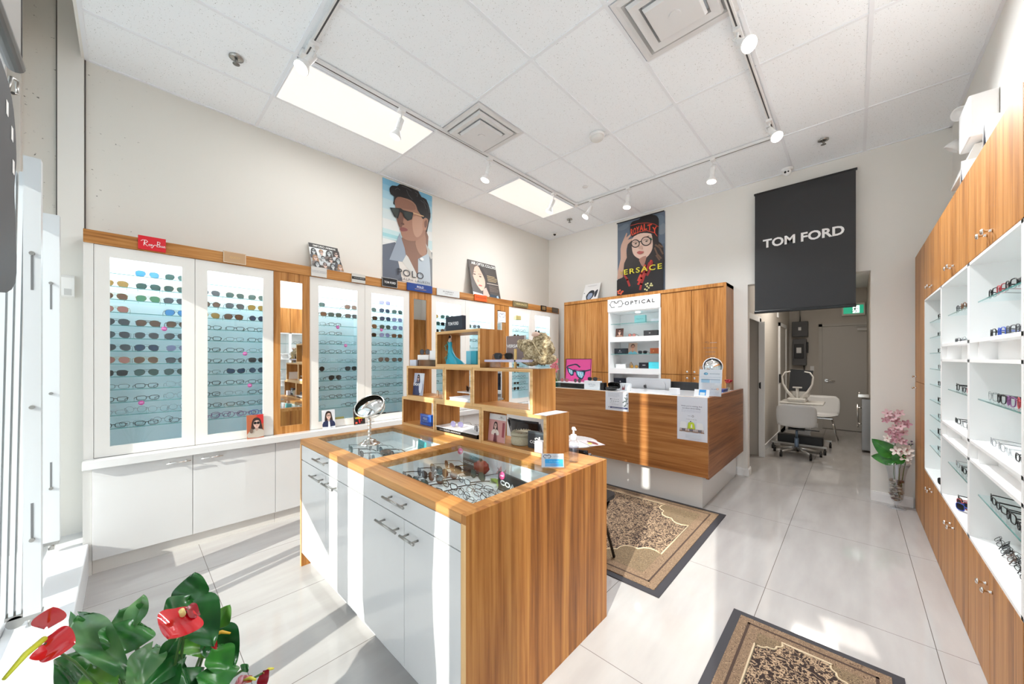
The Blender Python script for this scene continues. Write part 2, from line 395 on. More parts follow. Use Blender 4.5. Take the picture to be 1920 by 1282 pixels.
# lit wall cases
SH = [2.122-.0942*k for k in range(13)]
pairs = [(-.164, .374, .92, -.088, .295, .452, .838, 'nearest the window'), (1.223, 1.775, 2.32, 1.305, 1.693, 1.85, 2.241, 'second from the window'),
         (2.632, 3.179, 3.737, 2.707, 3.104, 3.259, 3.661, 'third from the window'), (4.045, 4.575, 5.115, 4.116, 4.525, 4.679, 5.084, 'nearest the back corner')]
CASES = []
for y0, ym, y1, a0, a1, b0, b1, nm in pairs:
    u = thing('display_case', 'tall white double door glass fronted eyewear case on left wall, '+nm, 'display cabinet', (-4.0, (y0+y1)/2, .797), 'lit eyewear cases on the left wall')
    b = MB().box(XL+.001, XL+.012, y0, y1, .797, 2.308, 0)
    for q in (y0+.009, ym, y1-.009): b.box(XL+.012, XF-.021, q-.009, q+.009, .797, 2.308, 0)
    b.box(XL+.012, XF-.021, y0, y1, .797, .812, 0).box(XL+.012, XF-.021, y0, y1, 2.295, 2.308, 0)
    obj('body', b, WINT, u)
    for s0, s1, g0, g1 in ((y0, ym, a0, a1), (ym, y1, b0, b1)):
        d = MB(); q0, q1 = s0+.0015, s1-.0015
        d.box(XF-.02, XF, q0, g0, .79+.01, 2.306).box(XF-.02, XF, g1, q1, .80, 2.306).box(XF-.02, XF, g0, g1, .80, .87).box(XF-.02, XF, g0, g1, 2.228, 2.306)
        dd = obj('door', d, CREAM, u)
        p = obj('glass_pane', MB().box(XF-.013, XF-.010, g0, g1, .87, 2.228), PANE, u); p.parent = dd
        for z in SH:
            obj('shelf', MB().box(XL+.02, XF-.035, s0+.02, s1-.02, z-.005, z, 0).box(XF-.035, XF-.033, s0+.02, s1-.02, z-.005, z, 1), [SHELFG, EDGEG], u)
        obj('light_strip', MB().box(XL+.03, XF-.06, s0+.04, s1-.04, 2.285, 2.294), LEDM, u)
        CASES.append((s0+.01, s1-.01, g0, g1))
mir = [(.92, 1.223, .973, 1.159, 'nearest the window'), (2.32, 2.632, 2.377, 2.558, 'second from the window'), (3.737, 4.045, 3.794, 3.962, 'nearest the back corner')]
for y0, y1, a0, a1, nm in mir:
    u = thing('mirror_column', 'tall oak column with inset strip mirror between lit cases, '+nm, 'mirror', (-4.0, (y0+y1)/2, .797), 'oak mirror columns on the left wall')
    d = MB().box(XL+.001, XF-.004, y0+.001, y1-.001, .797, 2.308).box(XF-.004, XF+.004, y0+.001, a0, .797, 2.308).box(XF-.004, XF+.004, a1, y1-.001, .797, 2.308).box(XF-.004, XF+.004, a0, a1, .797, .868).box(XF-.004, XF+.004, a0, a1, 2.226, 2.308)
    obj('frame', d, WZ, u); obj('mirror', MB().box(XF-.004, XF-.002, a0, a1, .868, 2.226), MIRROR, u)
tag(obj('case_filler', MB().box(XL+.001, XF, 5.115, 5.345, .797, 2.308), CREAM), 'plain cream filler panel closing the last lit case at the back corner', 'panel')
tag(obj('case_filler', MB().box(XL+.001, XF, -.212, -.165, .797, 2.308), CREAM), 'narrow cream filler panel beside the first lit case at the window', 'panel')
tag(obj('cornice', MB().box(XL+.001, -3.87, -.212, 5.345, 2.308, 2.40), WY, bev=.002), 'long oak cornice board on top of the lit cases along left wall', 'cornice')

# ---------------------------------------------------------------- right wall storage
XR0 = .45
def knob(mb, p, out, m=0, r=.013, ln=.036):
    out = Vector(out).normalized(); q = out.to_track_quat('Z', 'Y').to_matrix().to_4x4(); q.translation = Vector(p)
    return mb.lathe([(0, 0), (.009, 0), (.0055, .006), (.0045, ln*.62), (r, ln*.72), (r*1.02, ln*.82), (r*.7, ln*.96), (0, ln)], n=14, m=m, mat=q)
def wood_door(u, x, y0, y1, z0, z1, ky, kz, side=-1):
    d = obj('door', MB().box(x, x+.02, y0+.0022, y1-.0022, z0+.0022, z1-.0022), WZ, u, bev=.0012)
    k = obj('knob', knob(MB(), (x, ky, kz), (-1, 0, 0)), CHROME, u); k.parent = d
u = thing('tall_cabinet', 'narrow full height oak cabinet on right wall at the back corner', 'cabinet', (.57, 5.08, 0))
obj('body', MB().box(XR0+.021, XR-.001, 4.752, 5.40, 0, 2.51), WZ, u)
wood_door(u, XR0, 4.752, 5.40, 0.004, 1.275, 5.28, 1.215); wood_door(u, XR0, 4.752, 5.40, 1.275, 2.51, 5.28, 1.325)
BAYS = []
for i, (y0, y1, ym, nm) in enumerate([(3.932, 4.75, 4.34, 'farthest from camera with many glass shelves'), (3.10, 3.93, 3.515, 'in the middle with three open boxes'), (2.235, 3.098, 2.68, 'second nearest camera with larger boxes'), (1.37, 2.233, 1.80, 'nearest the camera')]):
    u = thing('wall_display_unit', 'oak and white open display unit on right wall, '+nm, 'display cabinet', (.57, (y0+y1)/2, 0), 'oak display units on the right wall')
    obj('lower_carcass', MB().box(XR0+.021, XR-.001, y0+.001, y1-.001, 0, .538), WZ, u)
    obj('upper_carcass', MB().box(XR0+.021, XR-.001, y0+.001, y1-.001, 2.012, 2.51), WZ, u)
    for a, c, s in ((y0, ym, -1), (ym, y1, 1)):
        ky = ym+s*.045
        wood_door(u, XR0, a, c, .004, .538, ky, .46); wood_door(u, XR0, a, c, 2.012, 2.51, ky, 2.07)
    b = MB().box(XR-.014, XR-.001, y0+.001, y1-.001, .54, 2.01)
    b.box(XR0, XR-.014, y0+.001, y0+.022, .54, 2.01).box(XR0, XR-.014, y1-.022, y1-.001, .54, 2.01).box(XR0, XR-.014, y0, y1, .54, .556).box(XR0, XR-.014, y0, y1, 1.996, 2.01)
    if i == 0: levels = [1.81-.1315*k for k in range(9)]; zs = levels
    else:
        zs = [1.80, 1.289, .785]
        b.box(XR0, XR-.014, y0, y1, 1.583, 1.60).box(XR0, XR-.014, y0, y1, 1.48, 1.495).box(XR0, XR-.014, y0, y1, 1.055, 1.07).box(XR0, XR-.014, y0, y1, .955, .97)
        for z0, z1 in ((1.495, 1.583), (.97, 1.055)):
            b.box(XR0+.07, XR-.014, y0+.022, y1-.022, z0, z1)
            b.box(XR0+.012, XR0+.07, y1-.15, y1-.135, z0, z1)
    obj('open_box', b, M((240, 240, 239), .3), u)
    for z in zs:
        obj('shelf', MB().box(XR0+.03, XR-.016, y0+.024, y1-.024, z-.006, z).box(XR0+.028, XR0+.03, y0+.024, y1-.024, z-.006, z, 1), [SHELFG, EDGEG], u)
    BAYS.append((y0+.03, y1-.03, zs))

# ---------------------------------------------------------------- back wall unit
YC = 5.05
u = thing('storage_wall_unit', 'oak cabinet wall behind the reception desk with white lit niche in the middle', 'cabinet', (-2.34, 5.2, 0))
b = MB().box(-3.543, -2.732, YC+.021, YB-.001, 0, 2.44).box(-1.933, -1.137, YC+.021, YB-.001, 0, 2.44).box(-3.543, -1.137, YC-.012, YB-.001, 2.396, 2.44)
b.box(-1.165, -1.137, YC-.012, YC+.021, 0, 2.396).box(-3.543, -3.53, YC-.012, YC+.021, 0, 2.396).box(-2.732, -1.933, YC+.021, YB-.001, 2.21, 2.396)
obj('carcass', b, WZ, u)
def bdoor(x0, x1, z0, z1, kx, kz):
    d = obj('door', MB().box(x0+.003, x1-.003, YC-.002, YC+.018, z0+.003, z1-.003), WZ, u, bev=.0012)
    if kx: k = obj('knob', knob(MB(), (kx, YC-.002, kz), (0, -1, 0), r=.015, ln=.03), CHROME, u); k.parent = d
for x0, xm, x1 in ((-3.53, -3.141, -2.732), (-1.933, -1.54, -1.165)):
    for a, c, s in ((x0, xm, -1), (xm, x1, 1)):
        bdoor(a, c, 1.287, 2.394, xm+s*.045, 1.326); bdoor(a, c, .02, 1.285, xm+s*.045, 1.243)
b = MB().box(-2.73, -1.935, YB-.03, YB-.001, .0, 2.21).box(-2.73, -2.705, YC-.004, YB-.03, 0, 2.21).box(-1.96, -1.935, YC-.004, YB-.03, 0, 2.21)
for z0, z1 in ((2.19, 2.21), (1.75, 1.823), (1.275, 1.354), (.80, .86), (0, .4)): b.box(-2.705, -1.96, YC-.004, YB-.03, z0, z1)
obj('niche', b, M((238, 238, 238), .35), u)
for z in (2.025, 1.569): obj('shelf', MB().box(-2.703, -1.962, YC+.03, YB-.032, z-.007, z).box(-2.703, -1.962, YC+.028, YC+.03, z-.007, z, 1), [SHELFG, EDGEG], u)
obj('niche_light', MB().cyl((-2.33, 5.2, 2.190), (-2.33, 5.2, 2.184), .035, 20), LEDM, u)
a = Art(.797, .188, (240, 240, 240), .012)
def logo(a, u0, v0, w, h, c, wd=.012):
    # a spectacle outline made of two open hexagons joined by a hexagonal bridge
    k = a.w/a.h
    def hexa(cx, cy, r, ang, open_=None):
        return [(cx+r*math.cos(q), cy+r*math.sin(q)*k) for q in ang]
    r = w*.235; cy = v0+h/2
    l = hexa(u0+w*.25, cy, r, [PI*q/3 for q in range(7)]); rr = hexa(u0+w*.75, cy, r, [PI*q/3 for q in range(7)])
    a.L([l[5], l[4], l[3], l[2], l[1]], wd, c); a.L([rr[1], rr[2], rr[2]], wd, c); a.L([rr[4], rr[5], rr[6], rr[1], rr[2]], wd, c)
    m = u0+w*.5; a.L([l[1], (m-w*.10, cy+h*.38), (m-w*.06, cy+h*.18), (m+w*.06, cy+h*.18), (m+w*.10, cy+h*.38), rr[2]], wd, c)
    a.L([l[1], (m-w*.16, cy+h*.1)], wd*.7, c); a.L([rr[2], (m+w*.16, cy+h*.1)], wd*.7, c); a.L([(u0-w*.03, cy), l[3]], wd, c); a.L([rr[0], (u0+w*1.03, cy)], wd, c)
logo(a, .045, .35, .27, .45, BLACK, .011); a.T('OPTICAL', .35, .42, .905, .70, BLACK, .012, space=1.35)
a.build('niche_sign', None, None, (-2.733+2.34, YC-.006-5.2, 2.208), parent=u)

# ---------------------------------------------------------------- reception desk
YD = 3.85
u = thing('reception_desk', 'long floating oak reception desk with white top and recessed white plinth', 'desk', (-1.9, 4.4, 0))
DT = 1.118
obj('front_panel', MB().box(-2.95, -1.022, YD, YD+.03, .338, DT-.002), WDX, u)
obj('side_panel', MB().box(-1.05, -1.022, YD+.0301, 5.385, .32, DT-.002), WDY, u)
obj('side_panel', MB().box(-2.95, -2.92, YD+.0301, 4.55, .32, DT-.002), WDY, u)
obj('top', MB().box(-2.918, -1.052, YD+.031, 4.45, DT-.04, DT).box(-1.55, -1.052, 4.45, 5.03, DT-.04, DT), M((236, 236, 238), .12, coat=.4), u)
obj('top_edging', MB().box(-2.95, -1.022, YD+.0005, YD+.0305, DT-.0019, DT+.0003), M((206, 180, 150), .4), u)
obj('plinth', MB().box(-2.9, -1.10, 3.95, 4.4, 0, .345).box(-1.13, -1.10, 4.4, 5.384, 0, .345), M((226, 226, 226), .12, coat=.5), u)
obj('work_surface', MB().box(-2.918, -1.78, 4.452, 4.9, .72, .75), GLOSSW, u)

# ---------------------------------------------------------------- island counter
u = thing('island_counter', 'oak and glossy white island display counter with two glass topped compartments', 'counter', (-1.99, 1.39, 0))
ZI = .915; IX0, IX1, IY0, IY1 = -2.925, -1.045, .86, 1.912
G = [(-2.86, -2.045), (-1.935, -1.118)]; GY0, GY1 = .955, 1.55
b = MB(); zt, zb = ZI, ZI-.035
b.box(IX0, IX1-.028, IY0, GY0, zb, zt).box(IX0, IX1-.028, GY1, IY1, zb, zt).box(IX0, G[0][0], GY0, GY1, zb, zt).box(G[0][1], G[1][0], GY0, GY1, zb, zt).box(G[1][1], IX1-.028, GY0, GY1, zb, zt)
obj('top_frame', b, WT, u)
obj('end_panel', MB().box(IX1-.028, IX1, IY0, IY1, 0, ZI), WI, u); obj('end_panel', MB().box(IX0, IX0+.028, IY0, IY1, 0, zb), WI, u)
obj('end_panel_edging', MB().box(IX1-.0285, IX1-.0005, IY0-.001, IY0, 0, zb).box(IX0, IX0+.02, IY0-.001, IY0, 0, zb), WLZ, u)
b = MB()
for g0, g1 in G:
    b.box(g0-.01, g1+.01, GY0-.01, GY1+.01, .793, .805)
    b.box(g0-.01, g0, GY0, GY1, .805, zb).box(g1, g1+.01, GY0, GY1, .805, zb).box(g0, g1, GY0-.01, GY0, .805, zb).box(g0, g1, GY1, GY1+.01, .805, zb)
obj('display_tray', b, M((234, 236, 238), .35), u)
for g0, g1 in G: obj('glass_top', MB().box(g0-.002, g1+.002, GY0-.002, GY1+.002, ZI-.007, ZI-.001), thin_glass('counter_glass', (.96, .99, .99), refl=.4), u)
obj('carcass', MB().box(IX0+.03, IX1-.03, IY0+.022, GY0-.011, .09, zb-.001).box(IX0+.03, IX1-.03, GY1+.011, IY1-.02, .09, zb-.001).box(IX0+.03, IX1-.03, GY0-.011, GY1+.011, .09, .792), CREAM, u)
obj('toe_kick', MB().box(IX0+.03, IX1-.03, IY0+.06, IY1-.05, 0, .09), M((224, 224, 224), .2), u)
obj('back_panel', MB().box(IX0+.029, IX1-.029, IY1-.018, IY1, .05, zb), WX, u)
XS = [IX0+.03, -2.432, -1.96, -1.483, IX1-.03]
def drw(x0, x1, z0, z1, hx0, hx1, hz, nm):
    d = obj(nm, MB().box(x0+.0015, x1-.0015, IY0-.0, IY0+.02, z0+.0015, z1-.0015), GLOSSW, u, bev=.0012)
    h = obj('door_handle' if nm == 'door' else 'drawer_handle', bar_handle(MB(), (hx0, IY0, hz), (hx1, IY0, hz), (0, -.034, 0), r=.006), STEEL, u); h.parent = d
drw(XS[0], XS[2], .772, .878, -2.57, -2.37, .845, 'drawer'); drw(XS[2], XS[4], .772, .878, -1.625, -1.432, .845, 'drawer')
drw(XS[0], XS[1], .10, .77, -2.632, -2.452, .722, 'door'); drw(XS[1], XS[2], .10, .77, -2.412, -2.235, .722, 'door')
drw(XS[2], XS[3], .10, .77, -1.695, -1.50, .714, 'door'); drw(XS[3], XS[4], .10, .77, -1.466, -1.35, .714, 'door')

# ---------------------------------------------------------------- display boxes stacked on the island
YBX0, YBX1 = 1.675, 1.908
def cube_box(x0, x1, z0, z1, label, y0=YBX0, y1=YBX1, th=.02):
    u = thing('display_box', label, 'display box', ((x0+x1)/2, (y0+y1)/2, z0), 'open oak boxes stacked on the island')
    e = .0008; x0 += e; x1 -= e
    obj('side_panel', MB().box(x0, x0+th, y0+.003, y1, z0, z1), WZ, u); obj('side_panel', MB().box(x1-th, x1, y0+.003, y1, z0, z1), WZ, u)
    obj('board', MB().box(x0+th, x1-th, y0+.003, y1, z0, z0+th), WX, u); obj('board', MB().box(x0+th, x1-th, y0+.003, y1, z1-th, z1), WX, u)
    obj('edging', MB().box(x0, x1, y0, y0+.003, z0, z0+th).box(x0, x1, y0, y0+.003, z1-th, z1).box(x0, x0+th, y0, y0+.003, z0+th, z1-th).box(x1-th, x1, y0, y0+.003, z0+th, z1-th), WL, u)
Z0, Z1, Z2, Z3 = ZI+.0005, 1.163, 1.436, 1.71
cube_box(-2.975+.05, -2.425, Z0, Z1, 'open oak display box, bottom left of the stack, holding a blue sign')
cube_box(-2.422, -1.873, Z0, Z1, 'open oak display box, bottom middle of the stack, open above white tray')
cube_box(-1.871, -1.304, Z0, Z1, 'open oak display box, bottom right of the stack, holding round basket')
cube_box(-2.848, -2.298, Z1+.0005, Z2, 'open oak display box, middle row left, holding blue tinted portrait card')
cube_box(-2.296, -1.968, Z1+.0005, Z2, 'narrow open oak display box, centre of middle row, holding book and acrylic riser')
cube_box(-1.966, -1.408, Z1+.0005, Z2, 'empty open oak display box, right end of middle row')
cube_box(-2.414, -1.885, Z2+.0005, Z3, 'open oak display box, topmost of the stack, holding turquoise figurine')
# ---------------------------------------------------------------- back corridor seen through the opening
HC = 2.75
GW = plaster('corridor_paint', (196, 190, 182))
struct('wall_hall_back', MB().box(-1.2, .42, 10.3, 10.42, 0, 3.1), GW)
struct('wall_hall_left', MB().box(-1.18, -1.06, 6.70, 10.3, 0, 3.1).box(-1.18, -1.06, 5.54, 6.70, 2.12, 3.1), GW)
struct('wall_hall_right', MB().box(.20, .32, 5.54, 10.3, 0, 3.1), GW)
struct('ceiling_hall', MB().box(-1.2, .42, 5.54, 10.3, 2.95, 3.1), WHITE)
struct('wall_side_room', MB().box(-2.6, -2.5, 5.54, 6.9, 0, 3.1).box(-2.5, -1.18, 6.75, 6.9, 0, 3.1).box(-2.5, -1.18, 5.54, 6.75, 2.95, 3.1), GW)
struct('trim_3', MB().box(-1.06, -1.045, 6.66, 6.78, 0, 2.12).box(-1.06, -1.045, 5.60, 5.66, 0, 2.12).box(-1.06, -1.045, 5.60, 6.78, 2.06, 2.14), WHITE)
struct('baseboard_hall', MB().box(-1.06, -1.045, 6.79, 10.3, 0, .09).box(-1.06, -.56, 10.285, 10.3, 0, .09), WHITE)
b = MB().box(-1.055, -.98, 6.63, 6.66, 0, 2.06)
struct('trim_4', b, WHITE)
tag(obj('hinge', MB().box(-1.046, -1.035, 6.60, 6.655, 1.05, 1.13).cyl((-1.03, 6.60, 1.04), (-1.03, 6.60, 1.14), .007), BLACK), 'black hinge plate on the white door jamb at the corridor entrance', 'hinge')
# inner door on the left wall of the corridor
struct('trim_5', MB().box(-1.06, -1.03, 8.65, 8.72, 0, 2.2).box(-1.06, -1.03, 9.55, 9.62, 0, 2.2).box(-1.06, -1.03, 8.65, 9.62, 2.13, 2.2), WHITE)
u = obj('door_2', MB().box(-1.06, -1.045, 8.72, 9.55, 0, 2.13), M((188, 184, 178), .4)); u['kind'] = 'structure'
tag(obj('door_stop_plate', MB().box(-1.045, -1.02, 8.63, 8.70, 1.03, 1.2), BLACK, bev=.004), 'small black box fixed to door frame on the left corridor wall', 'door hardware')
tag(obj('wall_chime', MB().box(-1.058, -1.035, 8.45, 8.55, 2.28, 2.40), WHITE, bev=.004), 'small white plastic box high on the left corridor wall', 'sensor')
# grey exit door
u = obj('door_1', MB().box(-.485, .20, 10.27, 10.298, 0.01, 2.18), M((188, 184, 178), .45)); u['kind'] = 'structure'
b = MB().cyl((-.42, 10.27, 1.03), (-.42, 10.255, 1.03), .032, 18).cyl((-.42, 10.255, 1.03), (-.42, 10.21, 1.03), .011, 10).tube([(-.42, 10.21, 1.03), (-.36, 10.205, 1.03), (-.28, 10.215, 1.025)], .010, 10)
h = obj('door_handle', b, CHROME); h.parent = u
h = obj('door_closer', MB().box(.06, .2, 10.20, 10.27, 2.07, 2.12).box(.02, .2, 10.22, 10.24, 2.16, 2.172), M((205, 203, 200), .35)); h.parent = u
struct('trim_6', MB().box(-.545, -.487, 10.26, 10.299, 0, 2.24).box(-.545, .2, 10.26, 10.299, 2.185, 2.24), M((190, 186, 180), .45))
# exit sign above
u = thing('exit_sign', 'green running figure exit sign in pale frame above the corridor door', 'sign', (0, 10.25, 2.39))
obj('housing', MB().box(-.176, .176, 10.22, 10.28, 2.385, 2.64), M((214, 210, 200), .4), u, bev=.006)
a = Art(.30, .17, (20, 120, 92), .003); a.mats[0] = M((24, 132, 100), .4, emit=.6)
wm = M((235, 250, 245), .4, emit=.8)
a.R(.47, .06, .80, .94, wm); a.E(.60, .78, .035, .06, (20, 110, 84)); a.P([(.53, .66), (.64, .66), (.60, .40), (.55, .40)], (20, 110, 84)); a.L([(.62, .62), (.70, .52), (.76, .6)], .03, (20, 110, 84)); a.L([(.54, .62), (.48, .5)], .03, (20, 110, 84)); a.L([(.58, .42), (.66, .28), (.60, .1)], .035, (20, 110, 84)); a.L([(.56, .42), (.50, .26), (.42, .24)], .035, (20, 110, 84))
a.build('face', None, None, (-.15, -.031, .035), parent=u)
# electrical boxes
u = thing('breaker_box', 'dark grey metal electrical box mounted highest on corridor end wall', 'electrical box', (-.86, 10.24, 1.985))
obj('enclosure', MB().box(-.995, -.72, 10.15, 10.298, 1.985, 2.315), M((84, 84, 86), .5), u, bev=.006)
obj('warning_label', MB().box(-.885, -.835, 10.148, 10.151, 2.12, 2.19), PAPER, u); obj('conduit', MB().cyl((-.86, 10.25, 2.315), (-.86, 10.25, 2.95), .012, 10), STEEL, u)
u = thing('disconnect_switch', 'dark grey safety switch box with side lever below the upper breaker box', 'electrical box', (-.865, 10.24, 1.35))
obj('enclosure', MB().box(-.985, -.745, 10.14, 10.298, 1.35, 1.93), M((92, 92, 94), .5), u, bev=.01)
obj('cover_plate', MB().box(-.955, -.79, 10.125, 10.14, 1.50, 1.82), M((46, 46, 48), .45), u, bev=.02); obj('label', MB().box(-.915, -.83, 10.121, 10.126, 1.62, 1.74), PAPER, u)
obj('lever', MB().box(-.745, -.715, 10.16, 10.22, 1.62, 1.86), BLACK, u, bev=.006); obj('conduit', MB().cyl((-.79, 10.24, 1.36), (-.79, 10.24, .7), .014, 10), STEEL, u)
u = thing('light_switch', 'white double light switch plate on corridor end wall left of the door', 'switch', (-.657, 10.29, 1.22)); obj('plate', MB().box(-.69, -.624, 10.288, 10.299, 1.22, 1.335), WHITE, u, bev=.003)
obj('rocker', MB().box(-.682, -.66, 10.282, 10.288, 1.25, 1.305), PAPER, u); obj('rocker', MB().box(-.654, -.632, 10.282, 10.288, 1.25, 1.305), PAPER, u)
# exam table with autorefractor
u = thing('instrument_table', 'white topped exam instrument table on a black powered base with castors', 'table', (-.62, 7.6, 0))
obj('table_top', MB().box(-.90, -.34, 7.45, 7.98, .755, .785), M((222, 220, 216), .35), u, bev=.012)
obj('column', MB().box(-.70, -.52, 7.78, 7.94, .16, .755), M((208, 210, 214), .4), u, bev=.01)
obj('base', MB().box(-.92, -.34, 7.42, 7.56, .12, .26).box(-.88, -.40, 7.56, 7.92, .10, .2), BLACK, u, bev=.015)
b = MB().box(-1.0, -.30, 7.4, 7.44, .10, .125).box(-.96, -.26, 8.06, 8.10, .10, .125).box(-.90, -.86, 7.44, 8.06, .10, .12).box(-.38, -.34, 7.44, 8.06, .10, .12)
obj('foot_frame', b, M((190, 188, 184), .3, .6), u)
def castor(u, x, y):
    obj('castor', MB().cyl((x-.016, y, .036), (x+.016, y, .036), .036, 16).cyl((x, y, .03), (x, y, .10), .01, 8), BLACK, u)
for x, y in ((-.98, 7.42), (-.32, 7.42), (-.28, 8.08), (-.94, 8.08)): castor(u, x, y)
u = thing('autorefractor', 'white eye testing machine with arched head rest and dark screen on exam table', 'eye testing machine', (-.67, 7.65, .785))
obj('base', MB().box(-.80, -.56, 7.46, 7.86, .786, .85), M((214, 212, 208), .35), u, bev=.02)
obj('body', MB().box(-.76, -.53, 7.62, 7.90, .851, .98), M((216, 214, 210), .35), u, bev=.03); obj('screen_head', MB().prism([(-.79, .96), (-.53, .96), (-.48, 1.30), (-.77, 1.32)], 'y', 7.62, 7.80), M((40, 40, 42), .3), u, bev=.015)
pts = [(-.70, .83), (-.80, .95), (-.86, 1.08), (-.87, 1.2), (-.83, 1.27), (-.76, 1.285)]; m = M((224, 222, 218), .35)
b = MB().tube([(x, 7.55, z) for x, z in pts], [.03, .02, .013, .012, .012, .010], 10).tube([(-1.34-x, 7.55, z) for x, z in pts], [.03, .02, .013, .012, .012, .010], 10)
b.cyl((-.67, 7.55, .83), (-.67, 7.55, 1.02), .022, 14).box(-.73, -.61, 7.52, 7.58, 1.015, 1.035)
obj('chin_rest', b, m, u)
# swivel chair
def shell_chair(nm, label, loc, rz, legs):
    u = thing(nm, label, 'chair', (0, 0, 0)); wh = M((226, 226, 226), .25)
    # one-piece moulded shell: seat running up into a wide back (back towards -Y)
    vs = []; fs = []; NU, NV = 12, 16
    for j in range(NV+1):
        t = j/NV
        if t < .5: y = .22-.40*(t/.5); z = .455-.035*math.sin(PI*t/.5)*.8
        else: s = (t-.5)/.5; y = -.18-.055*s-.02*s*s; z = .455+.35*s
        w = .235-.02*(1-t)*(1-t)+(.01 if t > .5 else 0)*math.sin(PI*(t-.5)*2); 
        if t > .9: w -= .05*((t-.9)/.1)**2
        for i in range(NU+1):
            a = i/NU*2-1; cup = .045*(a*a)*(1 if t < .5 else .6)
            vs.append((a*w, y+(cup if t > .5 else 0), z+(cup if t <= .5 else 0)))
    for j in range(NV):
        for i in range(NU): k = j*(NU+1)+i; fs.append((k, k+1, k+NU+2, k+NU+1))
    o = obj('seat_shell', MB().add(vs, fs, 0, True), wh, u); sd = o.modifiers.new('thickness', 'SOLIDIFY'); sd.thickness = .01
    if legs == 'castors':
        obj('gas_column', MB().cyl((0, 0, .10), (0, 0, .27), .028, 16, 0).cyl((0, 0, .27), (0, 0, .42), .016, 12, 0), M((120, 140, 165), .3, .5), u)
        obj('seat_support', MB().box(-.10, .10, -.12, .12, .405, .425).box(.10, .27, -.02, .0, .40, .415), BLACK, u)
        b = MB()
        for k in range(5):
            a = 2*PI*k/5+.3; b.tube([(0, 0, .12), (.29*math.cos(a), .29*math.sin(a), .078)], [.024, .016], 8)
        obj('star_base', b, M((196, 194, 190), .25, .7), u)
        for k in range(5):
            a = 2*PI*k/5+.3; castor(u, .30*math.cos(a), .30*math.sin(a))
    else:
        for sx, sy in ((-1, -1), (1, -1), (-1, 1), (1, 1)): obj('leg', MB().cyl((sx*.14, sy*.13, .43), (sx*.22, sy*.21, 0), .009, 8), CHROME, u)
        obj('seat_support', MB().box(-.15, .15, -.14, .14, .415, .43), CHROME, u)
    u.location = loc; u.rotation_euler = (0, 0, rz); return u
shell_chair('swivel_chair', 'white plastic shell swivel chair on castors in front of exam table', (-.64, 7.12, 0), .05, 'castors')
shell_chair('plastic_chair', 'white plastic chair with thin metal legs behind the exam table', (-.42, 8.72, 0), PI, 'legs')
u = thing('undercounter_fridge', 'stainless appliance edge with long bar handle on right of corridor', 'appliance', (.13, 8.3, 0))
obj('body', MB().box(.10, .198, 8.05, 8.9, .04, .85), M((150, 148, 146), .25, .9), u); obj('handle', bar_handle(MB(), (.10, 8.16, .38), (.10, 8.16, .76), (-.05, 0, 0), r=.012), CHROME, u)
tag(obj('faucet_spout', MB().box(.05, .19, 8.1, 8.3, .87, .93).cyl((.07, 8.2, .87), (.07, 8.2, .95), .02), CHROME, bev=.008), 'chrome tap spout sticking out above the stainless appliance in corridor', 'tap')
hl = bpy.data.lights.new('corridor_lamp', 'AREA'); hl.shape = 'SQUARE'; hl.size = .5; hl.energy = 10; hl.color = (1, .93, .84)
o = bpy.data.objects.new('corridor_lamp', hl); COL.objects.link(o); o.location = (-.45, 7.3, 2.93)
tag(obj('ceiling_lamp', MB().box(-.72, -.18, 7.03, 7.57, 2.935, 2.95), M((250, 246, 238), .4, emit=1.5)), 'square lit ceiling lamp over the back corridor', 'ceiling lamp')

# ---------------------------------------------------------------- ceiling fittings
panelm = M((228, 223, 217), .7, emit=.30)
for y0, y1, nm in ((.855, 2.045, 'nearest the window'), (3.295, 4.485, 'nearest the back wall')):
    u = thing('ceiling_light_panel', 'large flat rectangular lit ceiling panel, '+nm, 'ceiling light', (-3.265, (y0+y1)/2, 3.70), 'lit ceiling panels')
    obj('diffuser', MB().box(-3.55, -2.98, y0, y1, 3.712, 3.716), panelm, u); b = MB()
    b.box(-3.558, -2.972, y0-.004, y0+.006, 3.708, 3.719).box(-3.558, -2.972, y1-.006, y1+.004, 3.708, 3.719).box(-3.558, -3.548, y0, y1, 3.708, 3.719).box(-2.982, -2.972, y0, y1, 3.708, 3.719)
    obj('frame', b, TBAR, u)
dm = M((220, 220, 221), .45); dk = M((176, 176, 176), .6)
def diffuser(x0, y0, label):
    u = thing('air_diffuser', label, 'air vent', (x0+.295, y0+.295, 3.66), 'square air diffusers in the ceiling'); cx, cy = x0+.295, y0+.295
    def ring(r0, z0, r1, z1, m, mb):
        A = [(cx+sx*r0, cy+sy*r0, z0) for sx, sy in ((-1, -1), (1, -1), (1, 1), (-1, 1))]; B = [(cx+sx*r1, cy+sy*r1, z1) for sx, sy in ((-1, -1), (1, -1), (1, 1), (-1, 1))]
        mb.add(A+B, [(i, (i+1) % 4, 4+(i+1) % 4, 4+i) for i in range(4)], m)
    b = MB(); ring(.295, 3.712, .268, 3.712, 0, b); ring(.268, 3.712, .245, 3.706, 0, b); ring(.245, 3.706, .225, 3.7165, 1, b)
    obj('frame', b, [dm, dk], u, recalc=False)
    for k, (r0, r1, z) in enumerate(((.225, .165, 3.688), (.15, .0, 3.672))):
        b = MB(); ring(r0, z+.022, r0-.012, z, 0, b)
        if r1: ring(r0-.012, z, r1, z+.008, 0, b); ring(r1, z+.008, r1-.01, z+.03, 1, b)
        else: b.box(cx-r0+.012, cx+r0-.012, cy-r0+.012, cy+r0-.012, z, z+.006); b.cyl((cx, cy, z), (cx, cy, z-.006), .035, 18)
        obj('louver', b, [dm, dk], u, recalc=False)
diffuser(-2.94, 2.075, 'square white ceiling air diffuser beside the long spotlight track on the left')
diffuser(-1.115, 2.075, 'square white ceiling air diffuser at the top of the photo, nearest the camera')
